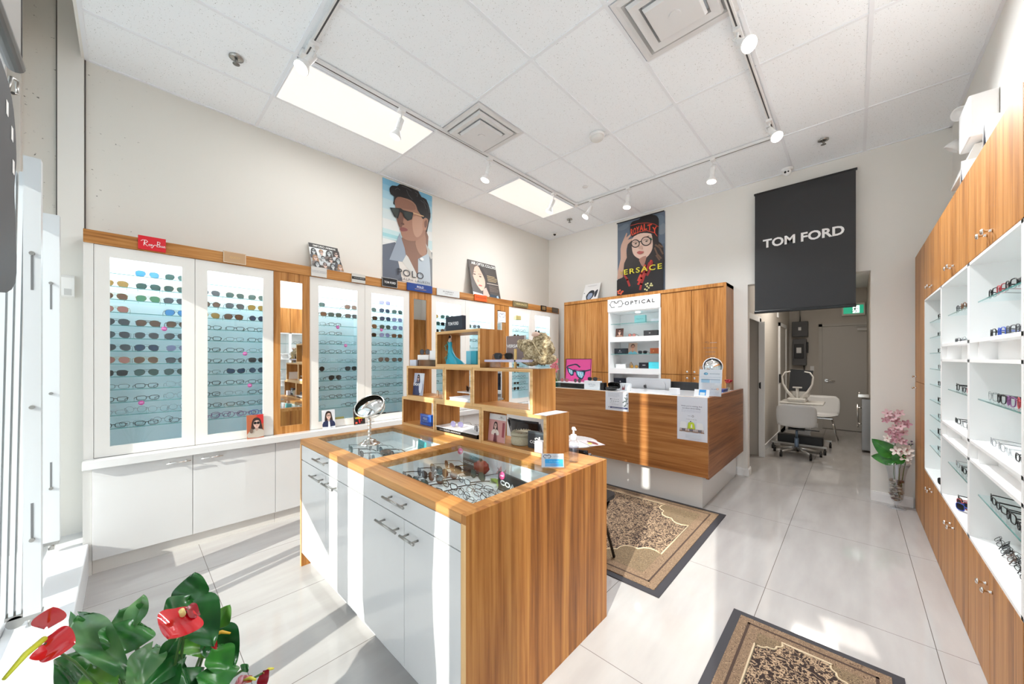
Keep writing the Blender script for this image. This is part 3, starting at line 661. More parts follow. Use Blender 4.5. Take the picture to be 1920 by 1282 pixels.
# spotlight track: one loop of rail, then nine heads
tr = MB()
TX0, TX1, TY0, TY1 = -2.905, -.545, .868, 4.42
for p in ((TX0, TX0+.03, TY0, TY1), (TX1-.03, TX1, .4, TY1), (TX0, TX1, TY1-.03, TY1), (TX0, -1.9, TY0, TY0+.03)):
    x0, x1, y0, y1 = p; tr.box(x0, x1, y0, y1, 3.688, 3.716, 0)
    if x1-x0 < .1: tr.box(x0+.010, x1-.010, y0+.02, y1-.02, 3.6872, 3.688, 1)
    else: tr.box(x0+.02, x1-.02, y0+.010, y1-.010, 3.6872, 3.688, 1)
u = thing('lighting_track', 'white ceiling track rail loop carrying the spotlights', 'light track', (-1.7, 2.6, 3.70)); obj('rail', tr, [M((226, 226, 226), .35), M((70, 70, 72), .4)], u)
for x, y in ((TX0+.015, TY0+.015), (TX0+.015, TY1-.015), (TX1-.015, TY1-.015)): obj('corner_connector', MB().box(x-.03, x+.03, y-.03, y+.03, 3.684, 3.717), M((230, 230, 230), .35), u)
def lit(base, e): return M(base, .4, emit=e)
spots = [(-2.72, .885, (.1, -.5, -.85), 'nearest the window on the short rail', 'on'), (-2.89, 1.65, (-.15, -.25, -.9), 'in front of the first lit ceiling panel', 'off'), (-2.89, 2.71, (-.15, -.25, -.9), 'beside the left square air diffuser', 'on'), (-2.89, 3.87, (-.25, -.2, -.85), 'in front of the second lit ceiling panel', 'off'),
         (-2.64, 4.405, (-.3, -.4, -.8), 'at the back left end of the rear rail', 'on'), (-2.10, 4.405, (-.05, -.15, -.95), 'second from left on the rear rail', 'on'), (-1.12, 4.405, (-.05, -.15, -.95), 'third from left on the rear rail', 'on'), (-.56, 4.04, (.35, -.45, -.7), 'far end of the right hand rail', 'on'), (-.56, 2.78, (.45, -.5, -.65), 'nearest the camera on the right hand rail', 'on')]
for x, y, d, nm, st in spots:
    u = thing('track_spotlight', 'white track spotlight with reflector bulb, '+nm, 'spotlight', (x, y, 3.66), 'white spotlights on the ceiling track')
    wm_ = M((232, 232, 232), .35)
    obj('adapter', MB().box(x-.022, x+.022, y-.03, y+.03, 3.664, 3.687).cyl((x, y, 3.664), (x, y, 3.63), .008, 8), wm_, u)
    dv = Vector(d).normalized(); q = dv.to_track_quat('Z', 'Y').to_matrix().to_4x4(); pv = Vector((x, y, 3.60)); q.translation = pv
    sd = dv.cross(Vector((0, 0, 1))).normalized()*.03
    obj('yoke', MB().tube([pv+Vector((0, 0, .03)), pv+sd+Vector((0, 0, .015)), pv+sd+dv*.05], .004, 6).tube([pv+Vector((0, 0, .03)), pv-sd+Vector((0, 0, .015)), pv-sd+dv*.05], .004, 6), wm_, u)
    obj('lamp_holder', MB().lathe([(0, 0), (.024, 0), (.026, .01), (.026, .09), (.022, .10), (0, .10)], n=20, mat=q), wm_, u)
    obj('bulb', MB().lathe([(.02, .095), (.024, .11), (.048, .155), (.050, .165), (.044, .172), (0, .176)], n=24, mat=q), M((236, 236, 236), .3), u)
    q2 = q.copy(); q2.translation = pv+dv*.0015
    obj('lens', MB().lathe([(.045, .171), (.03, .1775), (0, .1785)], n=24, mat=q2), lit((255, 252, 246), 6.0 if st == 'on' else .4), u)
    if st == 'on':
        ld = bpy.data.lights.new('spot_bulb', 'SPOT'); ld.energy = 12 if x < -2.8 or y < 1 else (92 if x > -1 else 48); ld.spot_size = 2.6; ld.spot_blend = 1; ld.shadow_soft_size = .05; ld.color = (.95, .98, 1)
        lo = bpy.data.objects.new('spot_bulb', ld); COL.objects.link(lo); lo.location = pv+dv*.20; lo.rotation_euler = dv.to_track_quat('-Z', 'Y').to_euler()
# sprinklers, smoke detector, cameras
for x, y, nm in ((-3.314, .549, 'nearest the window'), (-.221, 4.844, 'near the black banner'), (-3.293, 4.833, 'in back left corner')):
    u = thing('sprinkler', 'small chrome ceiling sprinkler head, '+nm, 'sprinkler', (x, y, 3.68), 'ceiling sprinklers')
    obj('escutcheon', MB().lathe([(.045, 3.719), (.044, 3.712), (.02, 3.708), (0, 3.708)], (x, y, 0), 20), M((176, 174, 170), .25, .9), u)
    obj('head', MB().lathe([(0, 3.708), (.010, 3.706), (.012, 3.69), (.005, 3.685), (.005, 3.675), (.022, 3.673), (.022, 3.670), (0, 3.669)], (x, y, 0), 16), M((130, 128, 124), .3, .9), u)
u = thing('smoke_detector', 'round white smoke detector on the ceiling in mid room', 'smoke detector', (-1.85, 3.19, 3.67))
obj('base', MB().lathe([(0, 3.719), (.072, 3.719), (.074, 3.70), (.066, 3.694), (0, 3.694)], (-1.85, 3.19, 0), 28), WHITE, u); obj('cover', MB().lathe([(.062, 3.694), (.060, 3.672), (.045, 3.662), (0, 3.660)], (-1.85, 3.19, 0), 28), M((222, 222, 220), .4), u)
tag(obj('ceiling_disc', MB().lathe([(0, 3.7195), (.035, 3.7195), (.034, 3.714), (0, 3.713)], (-2.524, 4.054, 0), 20), M((228, 228, 228), .5)), 'small flat white disc on ceiling tile near the rear spotlight rail', 'cover plate')
u = thing('security_camera', 'white dome security camera on ceiling above the black banner', 'camera', (-.563, 5.288, 3.66))
obj('mount', MB().lathe([(0, 3.719), (.062, 3.719), (.06, 3.70), (.045, 3.692), (0, 3.692)], (-.563, 5.288, 0), 28), WHITE, u); obj('eye_ball', MB().ball((-.563, 5.27, 3.672), .042, n=20), M((236, 236, 236), .3), u)
obj('lens', MB().ball((-.575, 5.234, 3.662), .013).ball((-.548, 5.237, 3.664), .010), BLACKG, u)
u = thing('security_camera', 'small dark eyed dome camera in the back left ceiling corner', 'camera', (-3.85, 5.186, 3.69)); obj('mount', MB().lathe([(0, 3.719), (.05, 3.719), (.045, 3.703), (0, 3.70)], (-3.85, 5.186, 0), 24), WHITE, u); obj('lens', MB().ball((-3.85, 5.186, 3.698), .024), BLACKG, u)
# emergency light unit on right wall
u = thing('emergency_light', 'white wall mounted emergency light unit with two round lamp heads', 'emergency light', (.62, 4.2, 3.1))
obj('housing', MB().box(.56, .689, 3.86, 4.16, 2.98, 3.26), WHITE, u, bev=.012)
for y, z, d in ((4.34, 3.36, (-.5, -.7, -.3)), (4.56, 3.24, (-.5, .1, -.6))):
    dv = Vector(d).normalized(); q = dv.to_track_quat('Z', 'Y').to_matrix().to_4x4(); q.translation = Vector((.62, y, z))
    obj('lamp_head', MB().lathe([(0, 0), (.03, .0), (.05, .05), (.052, .07), (.044, .072), (.04, .055), (0, .05)], n=22, mat=q), WHITE, u)
    obj('bracket', MB().cyl((.688, y-.04, z), (.62, y, z), .012), WHITE, u)
u = thing('network_bridge', 'pale grey wedge shaped wall box with hanging white cables above right cabinets', 'wall box', (.62, 4.25, 2.8))
obj('case', MB().prism([(.55, 2.80), (.688, 2.80), (.688, 2.96), (.60, 2.96)], 'y', 3.95, 4.40), M((214, 212, 208), .4), u, bev=.008)
obj('cable', MB().tube([(.64, 4.3, 2.80), (.63, 4.32, 2.72), (.60, 4.30, 2.66), (.62, 4.36, 2.60), (.63, 4.42, 2.53)], .006, 8).tube([(.62, 4.2, 2.80), (.60, 4.26, 2.7), (.58, 4.34, 2.62), (.56, 4.5, 2.59), (.55, 4.62, 2.56)], .005, 8), WHITE, u)
for y, h, nm in ((2.90, .15, 'nearest the camera'), (3.42, .14, 'farther from the camera')):
    u = thing('tent_card', 'folded white card with navy inside standing on right cabinets, '+nm, 'card', (.53, y, 2.511), 'folded cards on top of the right cabinets')
    b = MB(); z = 2.512; b.add([(.47, y-.045, z), (.60, y-.045, z), (.60, y, z+h*1.2), (.47, y, z+h*1.2)], [(0, 1, 2, 3)]).add([(.47, y+.045, z), (.60, y+.045, z), (.60, y, z+h*1.2), (.47, y, z+h*1.2)], [(0, 1, 2, 3)])
    o = obj('card', b, PAPER, u, recalc=False); so = o.modifiers.new('t', 'SOLIDIFY'); so.thickness = .003
    obj('inner_print', MB().add([(.474, y-.038, z+.001), (.596, y-.038, z+.001), (.596, y-.004, z+h), (.474, y-.004, z+h)], [(0, 1, 2, 3)]).add([(.474, y+.038, z+.001), (.596, y+.038, z+.001), (.596, y+.004, z+h), (.474, y+.004, z+h)], [(0, 1, 2, 3)]), M((20, 50, 84), .4), u, recalc=False)

# ---------------------------------------------------------------- window corner: folding gate, boards, detector
def gate_post(x, y0, y1, z0, z1, label):
    u = thing('gate_post', label, 'gate post', (x, (y0+y1)/2, z0), 'posts of the folding security gate'); ym = (y0+y1)/2
    obj('channel', MB().box(x-.008, x, y0, y1, z0, z1).box(x-.05, x-.008, y0, y0+.006, z0, z1).box(x-.05, x-.008, y1-.006, y1, z0, z1), GALV, u)
    for z in (z0+.36, z1-.62): obj('slot', MB().box(x, x+.001, ym-.004, ym+.004, z, z+.16), M((110, 112, 114), .5), u)
    for z in (z0+.35, (z0+z1)/2-.1, z1-.45): obj('rivet', MB().cyl((x, ym, z), (x+.012, ym, z), .009, 12), STEEL, u)
    obj('caster', MB().cyl((x-.03, ym-.012, z0-.03), (x-.03, ym+.012, z0-.03), .03, 16).box(x-.05, x, ym-.03, ym+.03, z0-.02, z0), STEEL, u)
gate_post(-2.79, -.332, -.281, .305, 2.44, 'galvanised folding gate post nearer the camera at the window')
gate_post(-3.80, -.378, -.308, .305, 2.44, 'galvanised folding gate post nearer the left wall')
u = thing('folding_gate', 'galvanised security gate lattice folded flat at the left edge of window', 'security gate', (-2.9, -.4, .3))
for k in range(8):
    y = -.352-.0215*k; x = -2.85; y2 = y+.03
    b = MB().add([(x, y-.007, .30), (x, y+.007, .30), (x, y2+.007, 2.38), (x, y2-.007, 2.38), (x-.05, y-.007, .30), (x-.05, y+.007, .30), (x-.05, y2+.007, 2.38), (x-.05, y2-.007, 2.38)], [(0, 1, 2, 3), (4, 7, 6, 5), (0, 4, 5, 1), (3, 2, 6, 7), (0, 3, 7, 4), (1, 5, 6, 2)])
    obj('lattice_bar', b, GALV, u)
obj('end_caster', MB().cyl((-2.88, -.36, .27), (-2.84, -.36, .27), .028, 16).box(-2.90, -2.84, -.39, -.33, .285, .30), STEEL, u)
obj('shadow_plate', MB().box(-3.41, -3.12, -.365, -.355, .246, .93), GALV, u)  # hidden plate, no gate part: added to cast a shadow band on the floor
u = thing('motion_detector', 'white motion detector on the window side wall by the lit case', 'sensor', (-4.14, -.30, 2.0))
obj('housing', MB().prism([(-4.159, 1.93), (-4.10, 1.95), (-4.095, 2.08), (-4.12, 2.10), (-4.159, 2.10)], 'y', -.325, -.265), WHITE, u, bev=.005); obj('lens', MB().box(-4.101, -4.096, -.312, -.278, 1.955, 2.0), M((200, 200, 200), .25), u)
tag(obj('door_contact', MB().box(-4.159, -4.15, -.352, -.338, .98, 1.25), M((236, 234, 228), .4), bev=.002), 'slim white plastic contact strip on the window side wall', 'sensor')
u = thing('display_board', 'dark grey board with pale stickers hanging in the window at left edge', 'board', (-1.50, -.205, 1.7))
b = MB().prism(smoothp([(-1.62, 1.70), (-1.40, 1.66), (-1.30, 1.8), (-1.30, 2.1), (-1.42, 2.2), (-1.58, 2.17), (-1.635, 2.05), (-1.61, 1.95), (-1.625, 1.85)], 4), 'y', -.215, -.205)
obj('panel', b, M((70, 71, 74), .6), u)
for x, z in ((-1.585, 2.06), (-1.60, 1.98), (-1.53, 2.10)): obj('sticker', MB().box(x, x+.02, -.2045, -.2035, z, z+.035), PAPER, u)
obj('hook', MB().tube([(-1.56, -.21, 2.17), (-1.57, -.205, 2.22), (-1.60, -.20, 2.23), (-1.61, -.20, 2.20), (-1.59, -.205, 2.19)], .004, 8), STEEL, u)
u = thing('hanging_sign', 'grey backed sign with rounded lower rim hanging at the top left of window', 'sign', (-1.55, -.2, 2.3))
obj('panel', MB().box(-1.70, -.95, -.225, -.205, 2.32, 3.2), M((150, 147, 142), .6), u); obj('lower_rim', MB().cyl((-1.70, -.215, 2.315), (-.95, -.215, 2.315), .018, 14).cyl((-1.70, -.215, 2.315), (-1.70, -.215, 3.2), .012, 12), M((90, 90, 90), .3, .6), u)
u = thing('poster_stand', 'tall advertising panel standing in the front window out of view', 'poster stand', (-1.27, -.38, .226))
obj('panel', MB().prism(smoothp([(-1.57, .62), (-.98, .62), (-.97, 1.2), (-.93, 1.9), (-1.02, 2.3), (-1.5, 2.32), (-1.58, 1.9)], 4), 'y', -.36, -.35), M((120, 120, 122), .6), u)
obj('foot', MB().box(-1.5, -1.46, -.37, -.34, .226, .7).box(-1.06, -1.02, -.37, -.34, .226, .7), STEEL, u)

def translucent(name, c, k):
    m, nt, n, l, b = nodes(name); n.remove(b); out = n['Material Output']; t = n.new('ShaderNodeBsdfTranslucent'); t.inputs[0].default_value = rgb(c); d = n.new('ShaderNodeBsdfDiffuse'); d.inputs[0].default_value = rgb(c)
    mx = n.new('ShaderNodeMixShader'); mx.inputs[0].default_value = k; l.new(d.outputs[0], mx.inputs[1]); l.new(t.outputs[0], mx.inputs[2]); l.new(mx.outputs[0], out.inputs[0]); return m
TRL = translucent('vinyl_sheet', (226, 230, 234), .5)
tag(obj('sun_block_panel', MB().box(-4.15, -.80, -.70, -.68, 2.5, 3.85), TRL), 'added white translucent panel above the front windows, blocking high sun', 'sign')  # unseen panel added to keep direct sun off the upper left wall
fb = MB().box(.17, 1.2, -.60, -.59, 0, 1.66).box(.17, 1.2, -.60, -.59, 1.77, 3.62).box(.17, .66, -.60, -.59, 1.66, 1.77).box(.86, 1.2, -.60, -.59, 1.66, 1.77)
struct('window_sun_screen', fb, TRL)  # unseen screen added to stop sun; its slot shapes a small floor patch
tag(obj('transom_sun_block', MB().box(-.53, .14, -.70, -.68, 2.40, 3.85), TRL), 'added white translucent panel above the shop entrance door, blocking high sun', 'sign')  # unseen panel added so only a narrow sun strip reaches the desk front
tag(obj('window_banner', MB().prism([(-2.66, 1.22), (-2.05, .98), (-2.05, 2.5), (-2.66, 2.5)], 'y', -.50, -.498), TRL), 'white translucent banner hanging inside the front window', 'banner')
# ---------------------------------------------------------------- spectacles
FR = {'g': ('gold', M((196, 156, 92), .25, .9)), 's': ('silver', M((168, 170, 174), .25, .9)), 'k': ('black', M((20, 20, 22), .25)), 'b': ('brown', M((84, 52, 34), .3)),
      't': ('tortoiseshell', M((112, 70, 38), .3)), 'p': ('purple', M((120, 66, 120), .3)), 'u': ('blue', M((36, 72, 170), .3)), 'r': ('red', M((170, 40, 50), .3)), 'c': ('clear', M((200, 204, 206), .2)), 'd': ('dark grey', M((62, 64, 68), .3))}
def lensm(c, a=.78, refl=1.0):
    m, nt, n, l, b = nodes('tinted_lens'); n.remove(b); out = n['Material Output']
    t = n.new('ShaderNodeBsdfTransparent'); t.inputs[0].default_value = rgb([min(255, v*1.25+20) for v in c]); p = n.new('ShaderNodeBsdfPrincipled'); p.inputs['Base Color'].default_value = rgb(c); p.inputs['Roughness'].default_value = .08
    mx = n.new('ShaderNodeMixShader'); mx.inputs[0].default_value = a; l.new(t.outputs[0], mx.inputs[1]); l.new(p.outputs[0], mx.inputs[2]); l.new(mx.outputs[0], out.inputs[0]); return m
LN = {'C': ('clear', thin_glass('clear_lens', (.96, .98, .98), refl=.35)), 'B': ('blue', lensm((70, 140, 205))), 'G': ('green', lensm((58, 84, 78))), 'N': ('grey', lensm((84, 84, 88))), 'O': ('brown', lensm((118, 78, 58))),
      'Y': ('amber', lensm((176, 132, 66))), 'K': ('black', lensm((26, 28, 32), .92)), 'P': ('purple', lensm((132, 126, 160), .7)), 'M': ('mirrored green', lensm((90, 150, 110), .9)), 'L': ('dark blue', lensm((36, 62, 92), .88)), 'R': ('rose', lensm((196, 120, 110), .7))}
KN = {'a': 'aviator', 'r': 'round', 'e': 'rectangular', 'w': 'square', 'c': 'cat-eye'}
def rim(kind, side):
    W, H = {'a': (.056, .047), 'r': (.048, .046), 'e': (.053, .031), 'w': (.054, .042), 'c': (.055, .038)}[kind]
    pts = []; N = 20
    for i in range(N):
        a = 2*PI*i/N; c, s = math.cos(a), math.sin(a); e = {'a': 2.3, 'r': 2.0, 'e': 3.6, 'w': 3.0, 'c': 2.6}[kind]
        x = math.copysign(abs(c)**(2/e), c)*W/2; z = math.copysign(abs(s)**(2/e), s)*H/2
        if kind == 'a': x *= (1+.10*s); x += -.004*s*0; z *= (1.0 if s > 0 else 1.05); x += .005*max(0, -s)
        if kind == 'w': x *= (1+.08*s)
        if kind == 'e': x *= (1+.04*s)
        if kind == 'c' and s > 0 and c > 0: z += .008*c*s*1.6; x += .003*c*s
        pts.append((x, z))
    return [(side*(p[0]+W/2+.009), p[1]+H/2+.002) for p in pts], W, H
PROTO = {}
def make_glasses(kind, thick, fold=False):
    u = thing('eyeglasses', 'spectacles', 'glasses', (0, 0, 0)); r = .0023 if thick else .0013
    fr = MB(); 
    for s in (-1, 1):
        pts, W, H = rim(kind, s); P3 = [(x, .004*(abs(x)/.06)**2, z) for x, z in pts]
        fr.tube(P3, r, 5, 0, closed=True, smooth=True)
        ln = obj('lens', MB().add(P3, [tuple(range(len(P3)))], 0), LN['C'][1], u, recalc=False)
        xo = s*(W+.009)
        z0 = H*.72+.002 if kind != 'e' else H*.7
        if fold: obj('temple', MB().tube([(xo, .004, z0), (xo+s*.002, .010, z0+.001), (xo-s*.05, .014+.004*s, z0-.002), (xo-s*.095, .016+.004*s, z0-.010), (xo-s*.115, .016+.004*s, z0-.026)], [r*1.2, r*1.3, r*1.2, r*1.1, r*1.5], 5), FR['k'][1], u)
        else: tm = obj('temple', MB().tube([(xo, .004, z0), (xo+s*.004, .012, z0+.001), (xo+s*.003, .06, z0-.004), (xo-s*.001, .105, z0-.012), (xo-s*.004, .132, max(.003, z0-.032))], [r*1.2, r*1.3, r*1.2, r*1.1, r*1.5], 5), FR['k'][1], u)
    z0 = H*.70
    fr.tube([(-.0105, 0, z0), (0, -.003, z0+.003), (.0105, 0, z0)], r*1.2, 5)
    if kind == 'a': fr.tube([(-.018, 0, H*.97), (0, -.002, H*.98), (.018, 0, H*.97)], r, 5)
    obj('frame', fr, FR['k'][1], u)
    for c in kids(u): c.material_slots[0].link = 'OBJECT'
    remember(u); u.location = (0, 0, -50)
    return u
for k_ in 'arewc':
    for t_ in (0, 1): PROTO[k_, t_] = make_glasses(k_, t_)
PROTO['ef'] = make_glasses('e', 0, True)
THICK = set('kbtpurcd')
NG = [0]
def shorten(t):
    if len(t.split()) > 16: t = t.replace('tortoiseshell ', '').replace(' the ', ' ').replace('mirrored green', 'green')
    if len(t.split()) > 16: t = t.replace(' door', '', 1)
    if len(t.split()) > 16:
        for k_, v_ in KN.items(): t = t.replace(v_+' ', '', 1)
    return t
def glasses(code, loc, rot, label_tail, group, folded=False):
    k, f, l = code[:3]; th = 1 if (f in THICK and (k in 'ewc' or f != 'k' or l in 'CK')) else 0
    if len(code) > 3: th = 0
    src = PROTO['ef'] if folded else PROTO[k, th]
    if l == 'C': lab = f"{FR[f][0]} {KN[k]} eyeglasses, {label_tail}"; lab = shorten(lab)
    else: lab = shorten(f"{FR[f][0]} {KN[k]} sunglasses with {LN[l][0]} lenses, {label_tail}")
    g = copy_tree(src, loc, rot, lab, group); NG[0] += 1
    if l != 'C': g.name = 'sunglasses'
    for c in g.children if False else _ch(g):
        base = c.name.split('.')[0]
        c.material_slots[0].link = 'OBJECT'
        c.material_slots[0].material = LN[l][1] if base == 'lens' else FR[f][1]
    return g
def _ch(g): return LASTKIDS
def copy_tree(src, loc=None, rot=None, label=None, group=None):
    global LASTKIDS
    r = src.copy(); COL.objects.link(r); LASTKIDS = []
    if loc is not None: r.location = loc
    if rot is not None: r.rotation_euler = rot if isinstance(rot, (tuple, list)) else (0, 0, rot)
    if label: r['label'] = label
    if group: r['group'] = group
    for ch in KID[src.name]:
        c = ch.copy(); COL.objects.link(c); c.parent = r; LASTKIDS.append(c)
        for g in KID.get(ch.name, []):
            d = g.copy(); COL.objects.link(d); d.parent = c
    return r
ORD = ['top', 'second', 'third', 'fourth', 'fifth', 'sixth', 'seventh', 'eighth', 'ninth', 'tenth', 'eleventh', 'twelfth', 'bottom']
rows = {
 0: ['- agB asG', 'agY akG agG', 'agO agM akN', 'agR - akB', 'akN abO abO', 'asN asN akN', 'asN akL asP', 'agR agO wkN', 'wkK akG akG', 'ekCx ekC csCx', 'ekC ekC rsC', 'esC rsC rsC rsC', 'ekC esC ekC rkCx ekC'],
 1: ['- - -', 'asN agG agG', 'rbO akN agY', 'agY abO rkL', 'ekC ekC ekC', 'ekC ekCx ekC', 'ekC ekC ekCx', 'ekC ekC wdK', 'ekCx ckL rkL', 'ekC ekC ekC', 'ekC esC ekC', 'ekC ekC ekC', 'cpC wpC rpC epC wuC'],
 2: ['- - -', 'wkG - abO', 'wbO wkG wkN', 'esC ekC -', 'ekCx ekC -', 'ekCx ekC esC', 'ekCx ekC ekC', 'rsC esC ekCx', 'rkK esC wkK', 'ekCx akK ekC', 'ekC ekC ekCx', 'ekCx ekC ekC', 'esC - ekC'],
 3: ['- asP -', 'akG akL akG', 'wkK akL asP', 'agO asG asP', 'wkK asP wbO', 'ekCx ekC ekC', 'ekC rsC rkC', 'ekC abO wkO', 'rkCx rsC ekCx', 'esC ecC esC', 'ekCx ekC ekC', 'ekCx ekC esC', '- rkC ekCx'],
 4: ['- - -', 'agY akG akN', 'akG wkK wkG', 'wkK abO wkG', 'wkG ekCx akG', 'ekC wkG ekCx', 'ekC wkK ekC', 'wkG ekC ekC', 'ekC ekC ekC', '- ekC ekC', 'ekC - ekC', '- - -', '- - -'],
 5: ['- - -', '- - -', 'akG akN -', '- ekC ekC', 'ekC ekC -', 'ekC - ekC', '- wkK ekC', '- - -', '- ekC ekC', '- - -', '- - -', '- - -', '- - -'],
}
casenm = ['window-side door of first case', 'second door of first case', 'first door of second case', 'second door of second case', 'first door of third case', 'second door of third case']
casenm2 = ['the lit door nearest the window', 'second lit door from window', 'third lit door from window', 'fourth lit door from window', 'fifth lit door from window', 'sixth lit door from window']
random.seed(11)
pos_words = {1: ['only pair'], 2: ['left pair', 'right pair'], 3: ['left pair', 'middle pair', 'right pair'], 4: ['first pair', 'second pair', 'third pair', 'fourth pair'], 5: ['first pair', 'second pair', 'third pair', 'fourth pair', 'fifth pair']}
for ci, rs in rows.items():
    s0, s1, g0, g1 = CASES[ci]; yc = (s0+s1)/2
    for ri, row in enumerate(rs):
        it = row.split(); n = len(it); z = SH[ri]+.0005
        for k, code in enumerate(it):
            if code == '-': continue
            sp = .163 if n <= 3 else (.46/n)
            y = yc+(k-(n-1)/2)*sp+random.uniform(-.008, .008)
            x = -3.965+random.uniform(-.008, .008)+(.0 if n <= 3 else (-.03 if k % 2 else .03))
            glasses(code, (x, y, z), PI/2+random.uniform(-.12, .12), f"{pos_words[n][k]} on {ORD[ri]} shelf behind {casenm2[ci]}", 'glasses in the lit wall cases')
# the far pair of doors: too small to tell apart, one mass of frames
b = MB(); b2 = MB()
def cheap(b, b2, x, y, z, kind, r):
    for s in (-1, 1):
        pts, W, H = rim(kind, s); P3 = [(x, y+px, z+pz) for px, pz in pts]
        b.tube(P3[::2], r, 4, 0, closed=True)
        b2.add([(p[0]+.001, p[1], p[2]) for p in P3], [tuple(range(len(P3)))], 0)
        b.tube([(x, y+s*(W+.009), z+H*.7), (x-.12, y+s*(W+.009), z+.01)], r, 4)
    b.tube([(x, y-.01, z+.026), (x, y+.01, z+.026)], r, 4)
for ci in (6, 7):
    s0, s1, g0, g1 = CASES[ci]; yc = (s0+s1)/2
    for ri in range(1, 13):
        for k in range(3):
            if random.random() < .25: continue
            dark = random.random() < .4
            cheap(b, b2 if dark else MB(), -3.965, yc+(k-1)*.16, SH[ri]+.001, random.choice('awer'), .0017)
u = obj('eyeglasses_mass', b, FR['k'][1]); tag(u, 'many small dark spectacle frames on shelves of the lit case nearest the back corner', 'glasses', kind='stuff')
o = obj('dark_lenses', b2, LN['K'][1], u)
# right wall displays: fronts face the room, temples towards the wall
random.seed(5)
def rx(y, z, code, tail, x=.50, ry=0):
    glasses(code, (x, y, z+.0005), (0, 0, -PI/2+random.uniform(-.06, .06)), tail, 'glasses on the right wall units')
y0, y1, zs = BAYS[0]
cols = ['ekC', 'ekC', 'esC', 'ekCx', 'wkC', 'edC']
for ri, z in enumerate(zs):
    for k in range(4):
        rx(y1-.24-.125*k, z, random.choice(cols), f"{['farthest', 'second farthest', 'second nearest', 'nearest'][k]} pair on {ORD[ri] if ri < 8 else 'ninth'} shelf of many-shelf right unit")
def layers(bay, specs, nm):
    y0, y1, zs = BAYS[bay]
    for zi, (z, items, wd, up) in enumerate(specs):
        n = len(items)
        for k, c in enumerate(items):
            rx(y1-.13-(y1-y0-.24)*k/(max(1, n-1)), z, c, f"{['farthest', 'second farthest', 'middle', 'second nearest', 'nearest'][k if n == 5 else (k if k < 2 else k+1)]} pair on {up} of {nm}")
layers(1, [(1.80, ['rdC', 'rtC', 'edC', 'wkC'], 0, 'top glass shelf'), (1.60, ['edC', 'esC', 'ekC', 'etC'], 0, 'floor of top box'), (1.289, ['wkC', 'edC', 'eRC'.replace('R', 'r'), 'ebC'], 0, 'middle glass shelf'), (1.07, ['ekC', 'esC', 'ekC', 'edC'], 0, 'floor of middle box'), (.785, ['esC', 'ekC', 'ekC', 'ekC'], 0, 'low glass shelf')], 'middle right unit')
layers(2, [(1.80, ['wkC', 'wrC', 'wkC', 'ekC', 'wkC'], 0, 'top glass shelf'), (1.60, ['wkC', 'wuC', 'wdC', 'wdC', 'ebC'], 0, 'floor of top box'), (1.289, ['wsC', 'wkC', 'wpC', 'rrC', 'wkC'], 0, 'middle glass shelf'), (1.07, ['esCx', 'esCx', 'ecC', 'ekC', 'ekC'], 0, 'floor of middle box'), (.785, ['ekC', 'ekC', 'wkC', 'ekC', 'wkC'], 0, 'low glass shelf')], 'near right unit')
# loose pairs lying on the bottom of the boxes
random.seed(8)
for k in range(15):
    y = 3.00-.046*k
    glasses(random.choice(['edC', 'ekC', 'esCx', 'ekCx', 'ebC']), (.520+.012*(k % 2), y, .572), (-.75, 0, -PI/2+random.uniform(-.25, .25)), f"{['farthest', 'mid row', 'nearest'][k//5]} in the low pile, {['first', 'second', 'third', 'fourth', 'fifth'][k%5]} there, near right unit", 'loose glasses piled in the low box', folded=True)
for k, c in enumerate(['wkY', 'wrK', 'wuK']):
    glasses(c, (.50, 3.70-.10*k, .5605), (0, 0, -PI/2+.3*k), f"{['farthest', 'middle', 'nearest'][k]} pair on floor of the lowest box in middle right unit", 'sunglasses in the lowest middle box')
for k in range(2): glasses('ekCx', (.52, 3.36-.09*k, .572), (-.8, 0, -PI/2), f"{['farther', 'nearer'][k]} folded pair lying on lowest box floor in middle right unit", 'loose folded pairs in middle box', folded=True)
glasses('akK', (.49, 4.12, .5605), (0, 0, -PI/2+.5), 'alone on the floor of the many-shelf right unit', None)
# pink stickers
def disc(loc, nrm, r, label, c=(214, 60, 150)):
    q = Vector(nrm).to_track_quat('Z', 'Y').to_matrix().to_4x4(); q.translation = Vector(loc)
    u = obj('promotion_sticker', MB().lathe([(0, 0), (r, 0), (r, .001), (0, .001)], n=20, mat=q).add([tuple(q @ Vector(p)) for p in [(-r*.6, -r*.15, .0013), (r*.6, -r*.15, .0013), (r*.6, r*.15, .0013), (-r*.6, r*.15, .0013)]], [(0, 1, 2, 3)], 1), [M(c, .4), M((250, 200, 230), .4)], recalc=False)
    tag(u, label, 'sticker', 'pink round stickers on the glass shelves')
for ci, y, ri, nm in ((0, .195, 4, 'fifth shelf of the window-side lit door'), (0, .07, 10, 'eleventh shelf of the window-side lit door'), (1, .71, 6, 'seventh shelf of second lit door'), (1, .745, 9, 'tenth shelf of second lit door'),
                      (2, 1.50, 3, 'fourth shelf of third lit door'), (2, 1.58, 5, 'sixth shelf of third lit door'), (3, 1.98, 3, 'fourth shelf of fourth lit door')):
    disc((-3.908, y, SH[ri]-.014), (1, 0, 0), .017, 'pink round sticker hanging from the '+nm)
# ---------------------------------------------------------------- printed things
LW = (0, 0, PI/2)       # facing into the room from the left wall
def quad_uv(TL, TR, BR, BL):
    # picture measurements of a printed sheet seen square-on -> fractions of the sheet
    def f(x, y):
        u = (x-TL[0])/(TR[0]-TL[0]); t = TL[1]+(TR[1]-TL[1])*u; b = BL[1]+(BR[1]-BL[1])*u
        return (u, 1-(y-t)/(b-t))
    return f
def mp(f, pts): return [f(x, y) for x, y in pts]
SKIN = (176, 134, 112); SKD = (120, 84, 68)
